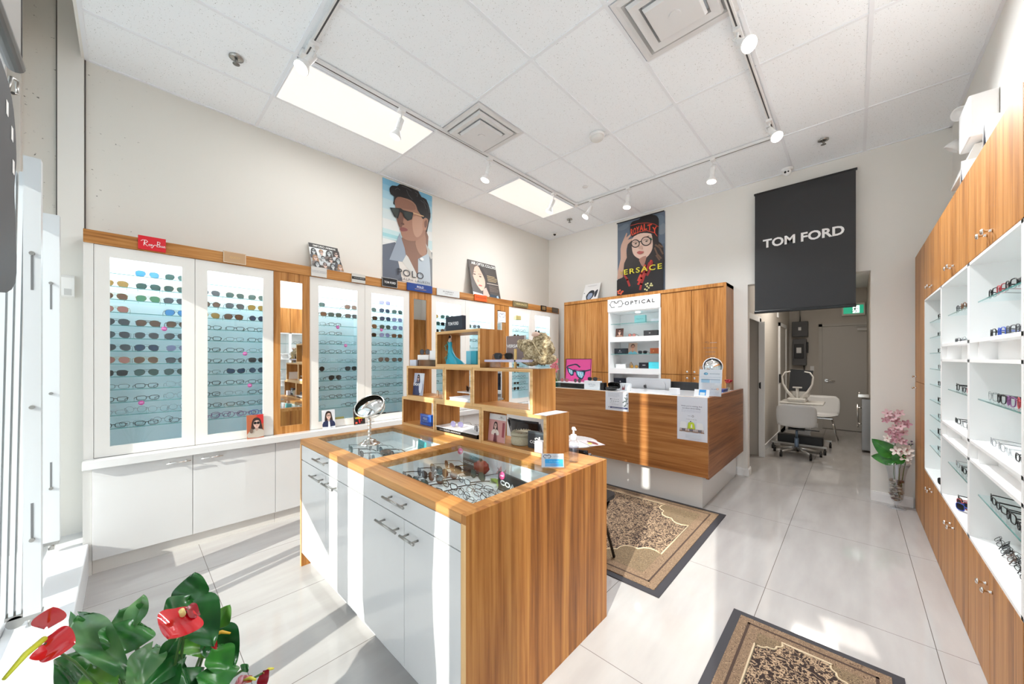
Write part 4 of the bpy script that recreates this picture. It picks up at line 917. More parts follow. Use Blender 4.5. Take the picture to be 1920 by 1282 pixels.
# large portrait of a man in sunglasses
a = Art(.71, 1.22, (214, 216, 214), .003); f = quad_uv((97, 60), (615, 255), (620, 1220), (100, 1105))
for v0, c in ((.60, (196, 210, 212)), (.70, (178, 204, 212)), (.80, (158, 196, 212)), (.88, (136, 186, 210)), (.94, (118, 176, 206))): a.R(0, v0, 1, 1, c)
a.R(0, .40, 1, .50, (184, 208, 210)); a.R(0, .42, .4, .455, (150, 196, 202)); a.R(0, .0, 1, .36, (206, 208, 206))
a.P(mp(f, [(95, 760), (215, 735), (300, 820), (320, 1180), (95, 1110)]), (84, 92, 106))
a.P(mp(f, [(240, 900), (300, 860), (460, 1130), (440, 1185), (290, 1170)]), (208, 204, 198))
a.P(mp(f, [(270, 700), (545, 620), (552, 870), (470, 930), (452, 1120), (380, 1010), (300, 860)]), (128, 92, 74), 3)
a.P(mp(f, [(430, 720), (530, 650), (545, 860), (500, 890), (450, 830)]), (160, 120, 98), 3)
a.P(mp(f, [(455, 920), (560, 870), (600, 900), (625, 1000), (625, 1225), (440, 1185), (455, 1120)]), (168, 180, 190))
a.P(mp(f, [(575, 850), (625, 860), (625, 1225), (600, 1220), (590, 1000)]), (104, 108, 112))
a.P(mp(f, [(540, 760), (600, 850), (622, 920), (600, 930), (560, 860)]), (178, 176, 170))
a.P(mp(f, [(160, 918), (262, 640), (312, 800), (330, 905), (290, 945)]), (136, 148, 162)); a.P(mp(f, [(290, 940), (330, 870), (352, 900), (440, 1080), (430, 1130), (300, 960)]), (196, 196, 192))
a.P(mp(f, [(212, 290), (240, 240), (420, 270), (520, 470), (535, 640), (470, 705), (410, 728), (330, 715), (286, 680), (265, 600), (250, 560), (232, 500), (222, 400)]), (156, 114, 94), 3)
a.P(mp(f, [(400, 470), (510, 500), (500, 640), (440, 690), (400, 620)]), (180, 140, 118), 3); a.P(mp(f, [(225, 400), (300, 400), (290, 560), (262, 580), (240, 520)]), (110, 76, 62), 3)
a.P(mp(f, [(220, 280), (260, 262), (400, 330), (420, 400), (300, 385), (224, 380)]), (136, 96, 78), 3)
a.P(mp(f, [(262, 590), (300, 582), (342, 605), (330, 622), (275, 622)]), (128, 70, 66), 3); a.E(*f(290, 545), .035, .012, (92, 62, 52))
a.P(mp(f, [(505, 520), (535, 488), (568, 505), (566, 580), (540, 618), (505, 605)]), (170, 124, 100), 3); a.P(mp(f, [(522, 530), (550, 510), (552, 570), (528, 590)]), (116, 78, 62), 3)
a.P(mp(f, [(196, 330), (206, 262), (172, 235), (160, 180), (185, 145), (235, 150), (262, 128), (330, 142), (385, 160), (450, 195), (490, 262), (545, 290), (585, 400), (592, 480), (572, 545), (552, 640), (545, 618), (566, 510), (530, 485), (505, 500), (480, 450), (446, 400), (430, 350), (380, 300), (300, 272), (240, 262), (212, 300), (210, 345)]), (24, 22, 24), 2)
for q in ([(215, 185), (240, 170), (262, 190)], [(330, 190), (350, 240), (390, 290)], [(420, 210), (450, 230), (440, 260)], [(480, 300), (520, 330), (540, 390)], [(280, 150), (330, 165), (380, 200)], [(400, 180), (455, 205), (470, 240)], [(510, 300), (555, 350), (575, 430)]): a.L(mp(f, q), .012, (78, 76, 80))
a.P(mp(f, [(162, 376), (268, 382), (290, 400), (402, 430), (384, 500), (340, 515), (305, 480), (286, 430), (262, 420), (242, 492), (205, 470)]), (18, 20, 22)); a.P(mp(f, [(180, 390), (250, 394), (232, 478), (208, 455)]), (52, 60, 56), 2); a.P(mp(f, [(300, 420), (388, 440), (372, 495), (335, 500)]), (44, 50, 48), 2)
a.L(mp(f, [(400, 432), (510, 470)]), .020, (206, 170, 130)); a.E(*f(493, 925), .04, .016, (220, 222, 222))
a.T('POLO', .27, .055, .80, .125, (26, 28, 40), .0, space=1.1); a.T('RALPH LAUREN', .33, .012, .93, .038, (60, 62, 76), space=1.2)
a.build('poster', 'large poster of a dark haired man in sunglasses on left wall', 'poster', (-4.158, 2.118, 2.478), LW)
# large portrait of a woman in beanie and round glasses
a = Art(.752, 1.165, (98, 112, 130), .003); f = quad_uv((130, 258), (765, 112), (750, 1160), (122, 1240))
for k in range(26): a.E(random.random(), .55+.4*random.random(), .05+.08*random.random(), .03+.05*random.random(), random.choice([(84, 98, 118), (112, 126, 142), (126, 138, 150), (74, 88, 108)]), 10)
BK = (26, 22, 24)
a.P(mp(f, [(330, 470), (270, 640), (232, 800), (225, 1000), (300, 1180), (620, 1160), (745, 960), (748, 600), (690, 520), (640, 420)]), (40, 30, 30), 2)
for q in ([(650, 560), (700, 600), (740, 680)], [(640, 600), (670, 680), (720, 740)], [(690, 560), (735, 590)], [(660, 700), (700, 760)]): a.L(mp(f, q), .03, (112, 84, 66))
a.P(mp(f, [(128, 1015), (140, 900), (180, 740), (178, 600), (190, 545), (262, 385), (276, 392), (262, 450), (330, 395), (345, 402), (280, 480), (350, 462), (352, 476), (282, 540), (262, 620), (268, 720), (230, 800), (210, 990)]), (206, 168, 150))
a.P(mp(f, [(344, 470), (430, 400), (560, 395), (606, 440), (612, 600), (560, 700), (490, 745), (430, 735), (365, 685), (340, 600)]), (228, 196, 180), 3)
a.P(mp(f, [(440, 740), (530, 700), (520, 780), (490, 850), (450, 790)]), (176, 130, 114), 2)
a.P(mp(f, [(316, 400), (314, 290), (350, 236), (430, 215), (470, 180), (560, 160), (645, 165), (690, 215), (690, 330), (682, 480), (660, 450), (600, 410), (500, 395), (420, 410), (345, 445)]), BK, 2)
a.L(mp(f, [(322, 292), (420, 268), (540, 262), (640, 285), (686, 320)]), .012, (196, 60, 44)); a.L(mp(f, [(345, 420), (430, 380), (540, 365), (640, 400), (672, 445)]), .014, (206, 70, 50))
w0 = a.k
for i, (ch, x) in enumerate(zip('ROYALTY', (322, 360, 398, 442, 500, 548, 610))):
    y0 = [430, 415, 402, 378, 362, 372, 410][i]; y1 = [330, 318, 300, 280, 268, 278, 312][i]; x1 = x+[34, 38, 44, 54, 44, 58, 62][i]
    u0, v0 = f(x, y0); u1, v1 = f(x1, y1); a.T(ch, u0, v0, u1, v1, (226, 74, 44), .03)
for cx, cy, r in ((388, 535, 54), (532, 508, 62)):
    ring = [f(cx+r*math.cos(q), cy+r*.92*math.sin(q)) for q in [2*PI*i/18 for i in range(18)]]; a.P(ring, (214, 186, 172)); a.L(ring, .018, (22, 22, 24), True)
    a.E(*f(cx+6, cy), .026, .010, (84, 74, 66)); a.L(mp(f, [(cx-34, cy-14), (cx, cy-24), (cx+32, cy-16)]), .010, (110, 78, 62))
a.L(mp(f, [(440, 515), (472, 505)]), .018, BK); a.L(mp(f, [(590, 470), (606, 490)]), .022, (60, 120, 90)); a.L(mp(f, [(498, 462), (570, 440)]), .014, (96, 66, 52))
a.P(mp(f, [(408, 658), (440, 636), (470, 640), (504, 648), (470, 676), (440, 680)]), (186, 96, 92), 3); a.P(mp(f, [(428, 600), (470, 560), (486, 600), (460, 612)]), (206, 166, 150), 2)
a.P(mp(f, [(122, 1030), (230, 980), (420, 930), (600, 850), (752, 830), (750, 1162), (122, 1240)]), (24, 22, 28), 1)
for q, c in (([(600, 770), (560, 860), (470, 1000), (430, 1080)], (196, 44, 36)), ([(575, 800), (530, 920), (470, 1080), (455, 1150)], (160, 32, 32)), ([(240, 960), (280, 1020), (310, 1100)], (166, 40, 36)), ([(520, 830), (470, 940), (430, 1030)], (210, 70, 50)), ([(610, 790), (600, 860), (550, 960)], (150, 30, 30))): a.L(mp(f, q), .045, c)
for x, y in ((530, 1085), (548, 1110), (600, 1075), (612, 1100), (520, 1150), (545, 1160), (570, 1130), (556, 1072), (590, 1100)): a.E(*f(x, y), .020, .012, (206, 206, 150), 8)
for x, y in ((150, 1180), (175, 1165), (200, 1190), (160, 1205), (190, 1210), (215, 1180)): a.E(*f(x, y), .026, .014, (216, 98, 70), 8)
a.T('V', .065, .275, .15, .335, (206, 180, 90), .02); a.T('ERSACE', .165, .272, .955, .342, (232, 222, 62), .015, space=1.25); a.R(0, .985, 1, 1, (14, 14, 16))
a.build('poster', 'large poster of a woman in a black beanie and round glasses on back wall', 'poster', (-2.765, 5.418, 2.505))

def portrait(a, u, v, s, skin, hair, top, shades=None, glasses=None, long=True):
    """small printed head and shoulders; s = head height as a fraction of board height"""
    k = a.h/a.w; w = s*.36*k
    if long: a.P([(u-w*1.25, v-s*.9), (u-w*1.35, v-s*.1), (u-w*.9, v+s*.5), (u, v+s*.68), (u+w*.95, v+s*.48), (u+w*1.3, v-s*.1), (u+w*1.4, v-s*.9)], hair, 3)
    a.P([(u-w*2.4, v-s*1.5), (u-w*2.0, v-s*.85), (u-w*.5, v-s*.6), (u+w*.5, v-s*.6), (u+w*2.0, v-s*.85), (u+w*2.4, v-s*1.5)], top, 2)
    a.P([(u-w*.4, v-s*.3), (u+w*.4, v-s*.3), (u+w*.45, v-s*.68), (u, v-s*.85), (u-w*.45, v-s*.68)], tuple(int(c*.82) for c in skin))
    a.E(u, v, w*.86, s*.5, skin, 18); a.P([(u-w*.95, v+s*.02), (u-w*.9, v+s*.42), (u, v+s*.62), (u+w*.9, v+s*.42), (u+w*.95, v+s*.02), (u+w*.6, v+s*.30), (u-w*.1, v+s*.36), (u-w*.7, v+s*.2)], hair, 2)
    a.E(u, v-s*.27, w*.26, s*.035, (172, 84, 80), 10); a.E(u, v-s*.1, w*.12, s*.06, tuple(int(c*.88) for c in skin), 8)
    for sg in (-1, 1):
        if shades: a.E(u+sg*w*.42, v+s*.06, w*.40, s*.15, shades, 14)
        else:
            a.E(u+sg*w*.38, v+s*.06, w*.16, s*.035, (60, 46, 40), 8); a.L([(u+sg*w*.2, v+s*.15), (u+sg*w*.6, v+s*.15)], w*.07, hair)
            if glasses:
                r = [(u+sg*w*.42+w*.34*math.cos(q), v+s*.05+s*.13*math.sin(q)) for q in [2*PI*i/12 for i in range(12)]]; a.L(r, w*.10, glasses, True)
    if shades or glasses: a.L([(u-w*.12, v+s*.09), (u+w*.12, v+s*.09)], w*.1, shades or glasses)
# leaning cards on the cornice
tilt = lambda h, d: math.asin(d/h)
a = Art(.295, .335, (222, 226, 226), .006); a.R(0, .84, 1, 1, (52, 50, 50)); a.T('EMPORIO ARMANI', .14, .885, .90, .955, (236, 236, 232), .01)
hs = [(40, 36, 34), (150, 110, 70), (24, 22, 24), (60, 46, 40)]; random.seed(21)
for r in range(3):
    for c in range(4):
        if (r, c) == (0, 3): a.R(.76, .56, 1, .84, (58, 54, 54))
        portrait(a, .13+.25*c, .70-.28*r, .17, (214, 186, 172) if (r+c) % 2 else (196, 204, 206), hs[(r+c) % 4], random.choice([(70, 72, 80), (196, 200, 202), (110, 96, 90)]), glasses=(40, 40, 42) if (r+c) % 3 else None, shades=None if (r+c) % 3 else (40, 40, 44), long=c != 1)
d = a.build('leaning_card', 'leaning card printed with many small faces in eyeglasses above second lit case', 'poster', (-4.01, 1.29, 2.401), (-.40, 0, PI/2))
a = Art(.565, .585, (70, 64, 60), .006)
a.P([(0, 0), (0, .78), (.2, .86), (.5, .8), (.62, .5), (.55, .2), (.35, 0)], (64, 56, 52), 2); a.P([(.10, .74), (.16, .84), (.30, .88), (.42, .78), (.50, .55), (.48, .36), (.38, .22), (.30, .20), (.18, .34), (.10, .54)], (222, 180, 160), 3)
a.P([(.34, .9), (.48, .84), (.62, .5), (.62, .1), (.52, .1), (.52, .4), (.47, .62)], (54, 46, 44), 2); a.P([(.05, .86), (.18, .93), (.34, .9), (.20, .82), (.11, .6), (.05, .55)], (92, 76, 66), 2)
for x in (.16, .35): a.E(x, .62-(x-.16)*.2, .045, .018, (70, 60, 54), 10); a.L([(x-.06, .68-(x-.16)*.2), (x+.05, .69-(x-.16)*.2)], .012, (74, 54, 44))
a.E(.30, .33, .07, .022, (190, 96, 92), 12); a.P([(.24, .5), (.28, .44), (.24, .41), (.21, .44)], (198, 150, 132), 2); a.P([(.38, .24), (.5, .3), (.58, .08), (.46, 0), (.34, .05)], (206, 170, 156), 1); a.P([(0, .02), (0, .13), (.3, .10), (.52, .0), (.3, 0)], (214, 224, 234)); a.P([(.58, 0), (.62, .14), (.9, .12), (1, 0)], (28, 48, 66), 1); a.P([(.84, 0), (.84, .10), (.9, .13), (.93, 0)], (150, 180, 206))
a.T('AIR OPTIX COLORS', .10, .885, .98, .965, (240, 240, 238), .015); lines(a, .60, .96, .50, .68, 4, (196, 172, 130), .35); a.R(.55, .42, .97, .435, (214, 200, 190)); lines(a, .6, .96, .22, .38, 5, (150, 128, 116), .2)
a.build('leaning_card', 'dark leaning card with a large womans face above third lit case', 'poster', (-4.02, 3.445, 2.401), (-.235, 0, PI/2))
a = Art(.30, .35, (236, 236, 236), .006); a.P([(.24, .38), (.42, .60), (.62, .62), (.72, .52), (.70, .28), (.50, .08), (.34, .10), (.26, .24)], (30, 34, 44), 3); a.P([(.33, .30), (.40, .46), (.60, .46), (.62, .28), (.48, .14), (.36, .18)], (150, 164, 190), 3); a.P([(.74, .50), (.82, .60), (.92, .62), (.90, .36), (.84, .22), (.76, .30)], (40, 46, 58), 3); a.R(.2, .88, .8, .895, (170, 172, 176)); a.R(.3, .84, .7, .85, (196, 198, 200)); a.E(.08, .5, .03, .03, (120, 122, 126))
a.build('leaning_card', 'white leaning card showing one large pair of dark sunglasses on oak cabinets', 'poster', (-3.355, 5.27, 2.441), (-.40, 0, 0))
# name boards along the cornice (face x = -3.87)
def board(y0, y1, z0, z1, base, label, fn, rough=.3, th=.012):
    a = Art(y1-y0, z1-z0, base, th, rough); fn(a); return a.build('name_board', label, 'sign', (-3.869, y0, z0), LW, 'brand boards along the cornice')
def rayb(a):
    w = (246, 240, 238)
    a.L([(.10, .60), (.16, .68), (.28, .70), (.34, .62), (.30, .52), (.20, .48), (.34, .28)], .022, w); a.L([(.24, .70), (.20, .30)], .024, w); a.L([(.45, .42), (.38, .42), (.38, .32), (.45, .34), (.47, .44), (.48, .30)], .018, w); a.L([(.50, .44), (.54, .32), (.59, .44)], .018, w); a.L([(.56, .38), (.50, .18), (.46, .22)], .018, w); a.L([(.60, .42), (.65, .42)], .02, w)
    a.L([(.70, .68), (.67, .32), (.78, .34), (.78, .46), (.70, .48), (.78, .56), (.78, .68), (.68, .70)], .022, w); a.L([(.88, .42), (.82, .42), (.82, .32), (.88, .34), (.89, .44), (.90, .32)], .016, w); a.L([(.93, .32), (.93, .44), (.97, .42), (.975, .30)], .016, w)
board(.052, .201, 2.316, 2.418, (206, 20, 36), 'small red board with white script lettering on the cornice near the window', rayb)
board(.551, .708, 2.314, 2.410, (186, 150, 112), 'small beige framed board with faint gold lettering on cornice', lambda a: (a.L([(.02, .03), (.98, .03), (.98, .97), (.02, .97)], .02, (226, 214, 196), True), a.T('GUCCI', .28, .42, .72, .60, (206, 168, 104))))
board(1.231, 1.374, 2.312, 2.405, (206, 204, 200), 'small silver board with a grey framed line of lettering on cornice', lambda a: (a.R(.04, .40, .96, .62, (150, 150, 152)), a.R(.06, .43, .94, .59, (206, 204, 202)), a.T('EMPORIO ARMANI', .12, .47, .88, .55, (130, 130, 134))))
board(1.625, 1.770, 2.312, 2.405, (196, 194, 188), 'small silver board with black middle band and script lettering on cornice', lambda a: (a.R(0, .34, 1, .66, (18, 18, 20)), a.T('GIORGIO ARMANI', .12, .45, .90, .56, (190, 190, 190), shear=.2)))
board(1.962, 2.150, 2.316, 2.420, (14, 14, 16), 'small black board with white capitals and pale rim on cornice', lambda a: (a.L([(.012, .02), (.988, .02), (.988, .98), (.012, .98)], .018, (200, 200, 200), True), a.T('TOM FORD', .14, .38, .88, .62, (220, 220, 220), .02)))
board(2.276, 2.630, 2.316, 2.408, (22, 58, 128), 'wide blue board with white lettering on cornice below the man poster', lambda a: (a.T('POLO', .38, .46, .64, .74, (226, 226, 230), .01), a.T('RALPH LAUREN', .30, .24, .74, .38, (196, 160, 96), .0)))
board(2.701, 3.062, 2.312, 2.400, (206, 208, 208), 'wide pale grey board with small dark lettering on the cornice', lambda a: (a.T('BURBERRY', .26, .56, .74, .74, (70, 70, 74)), a.T('London, England', .34, .26, .68, .44, (90, 90, 94))))
board(3.330, 3.565, 2.316, 2.405, (206, 92, 36), 'orange board with red lettering on cornice below the leaning woman card', lambda a: a.T('BVLGARI', .1, .44, .9, .66, (170, 34, 20), .01))
board(4.119, 4.472, 2.316, 2.404, (110, 100, 74), 'bronze patterned board with gold capitals near the back corner cornice', lambda a: ([a.R(.02+.04*i, .06, .035+.04*i, .94, (134, 122, 90)) for i in range(24)], a.T('VERSACE', .12, .34, .88, .68, (214, 196, 140), .015)))
board(4.817, 4.959, 2.318, 2.405, (30, 26, 24), 'tiny square dark board with a gold window mark on cornice', lambda a: (a.R(.2, .2, .8, .8, (176, 144, 96)), a.R(.47, .2, .53, .8, (30, 26, 24)), a.R(.2, .47, .8, .53, (30, 26, 24))))
board(5.131, 5.30, 2.316, 2.402, (84, 74, 62), 'small dull brown board at the far corner end of cornice', lambda a: a.T('PRADA', .2, .4, .8, .6, (130, 118, 92)))
a = Art(.165, .16, (226, 230, 238), .003); logo(a, .1, .45, .8, .4, (40, 60, 100), .03); a.R(.2, .12, .8, .2, (200, 206, 216))
a.build('notice_card', 'white card with blue spectacle outline on third oak mirror column', 'sign', (-3.874, 3.80, 2.05), LW)
# photo cards standing on the counter against the cases
def ccard(y0, w, h, label, fn, x=-3.845, tl=-.12, base=(200, 170, 150)):
    a = Art(w, h, base, .003); fn(a); a.build('photo_card', label, 'photo card', (x, y0, .7975), (tl, 0, PI/2), 'photo cards standing on the counter')
def c1(a): a.R(0, .0, 1, 1, (170, 92, 60)); a.R(.6, .6, 1, 1, (190, 40, 40)); portrait(a, .58, .62, .38, (206, 170, 156), (50, 34, 32), (176, 166, 154), shades=(18, 18, 20)); a.E(.26, .32, .1, .1, (110, 92, 80))
def c2(a): a.R(0, 0, 1, 1, (206, 208, 214)); portrait(a, .5, .68, .38, (226, 190, 176), (48, 34, 32), (34, 44, 78), glasses=(20, 20, 22)); a.P([(.42, .0), (.45, .38), (.56, .38), (.6, .0)], (224, 226, 232))
def c3(a): a.R(0, 0, 1, 1, (34, 28, 30)); portrait(a, .5, .72, .30, (206, 150, 130), (24, 20, 22), (30, 26, 28)); a.L([(.4, .5), (.5, .1)], .12, (190, 30, 40)); a.L([(.62, .55), (.66, .2)], .1, (150, 24, 30)); a.T('VERSACE', .08, .33, .92, .45, (232, 214, 50), .02); a.E(.2, .1, .1, .06, (220, 90, 70))
ccard(.712, .125, .205, 'photo card of a person in dark sunglasses on the counter, orange backdrop', c1)
ccard(1.328, .124, .185, 'photo card of a person in navy jacket and glasses on the counter', c2)
ccard(1.640, .122, .175, 'small dark photo card with yellow capitals and red strands on the counter', c3)
a = Art(.17, .07, (18, 26, 26), .02); a.T('TOM FORD', .12, .30, .90, .66, (206, 220, 216), .02); a.build('name_block', 'black lettered block on the floor of fourth lit case', 'sign', (-3.93, 1.863, .8125), LW)
tag(obj('name_block', MB().box(-3.95, -3.925, 2.05, 2.22, .8125, .875), M((120, 108, 108), .4)), 'plain grey brown block on the floor of fourth lit case', 'sign')
tag(obj('name_block', MB().box(-3.95, -3.925, 1.47, 1.57, .8125, .885), M((196, 180, 110), .35, .3)), 'gold yellow block on the floor of third lit case', 'sign')
tag(obj('case_box', MB().box(-4.02, -3.96, 4.30, 4.42, 2.123, 2.20), M((206, 180, 116), .4)), 'gold coloured carton on top shelf of the lit case nearest back corner', 'box')
# black fabric banner above the opening
u = thing('hanging_banner', 'large black fabric banner with white capitals hanging over the corridor opening', 'banner', (-.435, 5.36, 2.06))
vs = []; fs = []; NX, NZ = 26, 36; x0, x1, z0, z1 = -.888, .020, 2.075, 3.525
random.seed(4); ph = [random.random()*6 for _ in range(6)]
def bany(x, z):
    s = (x-x0)/(x1-x0); t = (z-z0)/(z1-z0); edge = (min(s, 1-s)*7); e = math.exp(-edge*edge)
    return 5.335-.012*e*(1-t)+.004*math.sin(9*t+2.2*s+ph[0])*math.sin(3*s+ph[1])+.0025*math.sin(31*t+7*s+ph[2])*math.sin(PI*s)
for j in range(NZ+1):
    for i in range(NX+1):
        x = x0+(x1-x0)*i/NX; z = z0+(z1-z0)*j/NZ; vs.append((x, bany(x, z), z))
for j in range(NZ):
    for i in range(NX): k = j*(NX+1)+i; fs.append((k, k+1, k+NX+2, k+NX+1))
a = Art(.735, .105, (40, 40, 42), .0005); a.mb = MB(); a.T('TOM FORD', 0, 0, 1, 1, (236, 236, 236), .03)
FB = MB().add(vs, fs, 0, True).add([(p_[0], bany(p_[0], p_[2])+.003, p_[2]) for p_ in vs], fs, 0, True)
FB.add([(p_[0]-.805, 5.3265, p_[2]+2.845) for p_ in a.mb.v], a.mb.f, 1)
o = obj('fabric', FB, [M((40, 40, 42), .42, spec=.5), M((236, 236, 236), .5)], u, recalc=False)
obj('bottom_rail', MB().box(x0-.004, x1+.004, 5.31, 5.345, 2.052, 2.085), M((16, 16, 18), .3), u, bev=.006)
obj('top_rail', MB().box(x0-.01, x1+.012, 5.33, 5.352, 3.515, 3.54), M((16, 16, 18), .3), u, bev=.004)
obj('wall_hook', MB().cyl((-.80, 5.34, 3.53), (-.80, 5.419, 3.53), .004, 8).cyl((.015, 5.34, 3.53), (.015, 5.419, 3.53), .004, 8), STEEL, u)
# notice on the oak doors and sheets on the desk front
a = Art(.208, .275, (228, 230, 234), .001); logo(a, .12, .82, .28, .08, (70, 70, 74), .014); a.R(.48, .85, .85, .865, (150, 152, 156))
for v, s in ((.60, 'ALL SALES ARE FINAL'), (.41, 'NO REFUNDS'), (.22, 'NO EXCHANGES')): a.T(s, .12 if v > .5 else .24, v, .88 if v > .5 else .76, v+.045, (96, 98, 104), .01)
a.build('notice_sheet', 'white printed notice taped to oak doors behind the desk', 'notice', (-1.417, YC-.0005, 1.464))
a = Art(.285, .218, (226, 230, 240), .001)
lines(a, .12, .62, .72, .96, 5, (150, 158, 176), .18); a.E(.24, .60, .025, .03, (60, 66, 76)); 
for k in range(4): a.R(.28+.09*k, .59, .33+.09*k, .605, (120, 126, 140)); a.R(.24+.10*k, .48, .30+.10*k, .50, (90, 96, 110)); a.R(.22+.07*k, .40, .25+.07*k, .415, (110, 116, 130)); a.R(.30+.08*k, .32, .335+.08*k, .335, (90, 96, 110))
a.R(.22, .13, .98, .20, (44, 54, 110)); a.R(.30, .155, .85, .17, (200, 206, 226)); a.E(.17, .17, .02, .025, (60, 66, 90))
a.L([(.84, .28), (.92, .45), (.90, .62), (.96, .78)], .012, (34, 74, 70))
for x, y, r in ((.80, .48, .6), (.86, .53, -.5), (.93, .56, .7), (.97, .42, .9), (.85, .27, -.4), (.90, .33, .8), (.96, .66, .4), (.88, .70, -.6), (.95, .86, .5)): a.E(x, y, .045, .02, (30, 72, 66), 10, r)
a.build('info_sheet', 'white sheet with navy band and leaf sprig taped to the desk front', 'notice', (-2.118, YD-.0005, .902))
a = Art(.282, .435, (220, 226, 240), .001); a.R(.03, .03, .97, .97, (222, 228, 240))
a.T('While you’re waiting, find', .13, .765, .82, .80, (70, 72, 110), .01); a.T('out about direct billing.', .17, .715, .78, .75, (70, 72, 110), .01)
a.T('Ask for our direct billing option and submit', .15, .678, .80, .697, (140, 146, 176)); a.T('your claims on the spot for added convenience', .15, .648, .78, .667, (140, 146, 176)); a.E(.53, .56, .035, .022, (90, 96, 100)); a.E(.53, .56, .022, .014, (222, 228, 240)); a.R(.36, .556, .47, .563, (150, 156, 170)); a.T('Available on the app', .30, .475, .66, .492, (96, 100, 110))
a.R(.08, .195, .90, .215, (150, 128, 116)); 
for x, c in ((.10, (232, 236, 242)), (.36, (190, 210, 70)), (.64, (232, 236, 242))):
    a.P([(x, .28), (x+.02, .40), (x+.05, .42), (x+.18, .42), (x+.22, .40), (x+.25, .28)], c, 1); a.R(x-.01, .27, x+.26, .285, c)
    for q in (x+.01, x+.06, x+.19, x+.24): a.L([(q, .27), (q-.008, .19)], .014, (176, 128, 92))
    a.R(x+.07, .215, x+.18, .265, (120, 118, 130))
a.P([(.40, .29), (.42, .41), (.52, .43), (.58, .40), (.60, .29)], (200, 222, 60), 1); a.E(.47, .44, .02, .012, (30, 30, 30)); a.P([(.47, .30), (.49, .38), (.52, .38), (.53, .30)], (240, 240, 240)); a.R(.3, .06, .8, .14, (208, 216, 228))
a.build('info_sheet', 'tall white sheet with a lime green jacket on chairs taped to desk front', 'notice', (-1.309, YD-.0005, .683))
# ---------------------------------------------------------------- things on the island
def card_stand(name, label, w, h, loc, rz, fn, tilt_=-.10, base=(225, 225, 225), th=.004, group=None):
    a = Art(w, h, base, th); fn(a); return a.build(name, label, 'card', loc, (tilt_, 0, rz), group)
# vanity mirror
u = thing('table_mirror', 'round tilting chrome table mirror on the island glass', 'mirror', (-2.40, 1.13, .916))
p = Vector((-2.40, 1.13, .916))
obj('base', MB().lathe([(0, 0), (.068, 0), (.070, .004), (.062, .012), (.045, .018), (.040, .030), (.026, .036), (.012, .044), (0, .044)], p, 32), CHROME, u)
obj('stem', MB().lathe([(.008, .04)]+[(.0085+.0035*abs(math.sin(k*PI/5)), .045+k*.0052) for k in range(26)]+[(.006, .182), (0, .184)], p, 14), CHROME, u)
cx = p+Vector((0, 0, .262)); nrm = Vector((.30, -.42, .62)).normalized(); ax = Vector((.80, .60, 0)).normalized(); ax = (ax-nrm*ax.dot(nrm)).normalized()
ys = [p+Vector((0, 0, .18))+ (ax*math.sin(a)*.108+Vector((0, 0, 1))*(-math.cos(a)*.085+.085)) for a in [k*PI/2/8 for k in range(-8, 9)]]
obj('yoke', MB().tube(ys, .0042, 8), CHROME, u)
q = nrm.to_track_quat('Z', 'Y').to_matrix().to_4x4(); q.translation = cx
obj('rim', MB().lathe([(.094, -.006), (.101, -.006), (.103, 0), (.101, .006), (.094, .006)], n=48, mat=q), CHROME, u)
obj('mirror_glass', MB().lathe([(0, .004), (.095, .004), (.095, -.004), (0, -.004)], n=48, mat=q), MIRROR, u)
# business cards and sanitiser
a = Art(.118, .07, (200, 204, 212), .001); a.R(.15, .05, .97, .60, (40, 160, 226)); logo(a, .08, .66, .34, .26, (30, 34, 60), .02); a.T('OPTICAL', .52, .74, .86, .84, (150, 156, 170)); a.T('EYE EXAM', .35, .36, .78, .48, (120, 200, 240)); lines(a, .4, .8, .14, .3, 2, (20, 120, 190), .25)
c_ = a.build('business_cards', 'clear holder of blue and white business cards beside the stacked boxes', 'card holder', (-1.208, 1.512, .922), (-.30, 0, .72))
o = obj('acrylic_holder', MB().box(-.003, .121, .0015, .004, -.003, .05).box(-.003, .121, -.03, .004, -.0055, -.003).box(-.003, .121, -.03, -.028, -.003, .02), ACRYL, c_, world=False)
u = thing('sanitizer_bottle', 'clear pump bottle of hand sanitizer on the island corner', 'bottle', (-1.155, 1.735, .9155)); p = Vector((-1.155, 1.735, .9155))
obj('bottle', MB().lathe([(0, .001), (.026, .001), (.028, .005), (.028, .10), (.026, .112), (.016, .122), (.0125, .126), (.0125, .13)], p, 28), WATERG, u)
obj('gel', MB().lathe([(0, .004), (.0265, .004), (.0265, .085), (0, .085)], p, 24), thin_glass('gel', (.96, .965, .985), refl=.2), u)
obj('pump', MB().lathe([(.0165, .126), (.0175, .127), (.0175, .150), (.015, .154), (.0055, .155), (.0055, .178), (.010, .180), (.011, .190), (.008, .196), (0, .197)], p, 20).tube([p+Vector((0, 0, .190)), p+Vector((.014, -.008, .190)), p+Vector((.024, -.013, .183))], .0042, 8), M((240, 240, 242), .3), u)
obj('label', MB().lathe([(.0283, .03), (.0283, .085)], p, 24), thin_glass('clear_label', (.93, .92, .97), refl=.1), u)
# bottom left box
u = thing('blue_sign_block', 'blue acrylic block with white lettering in the bottom left box', 'sign', (-2.57, 1.765, .936))
obj('block', MB().box(-2.705, -2.545, 1.72, 1.76, .936, 1.03), M((24, 96, 196), .1, coat=1), u, bev=.003)
a = Art(.13, .055, (20, 70, 160), .0005); a.T('POLO', .28, .50, .72, .85, (210, 226, 246), .01); a.T('RALPH LAUREN', .2, .2, .82, .36, (150, 180, 214)); a.build('face', None, None, (-2.69+2.57, -.0455, .02), parent=u)
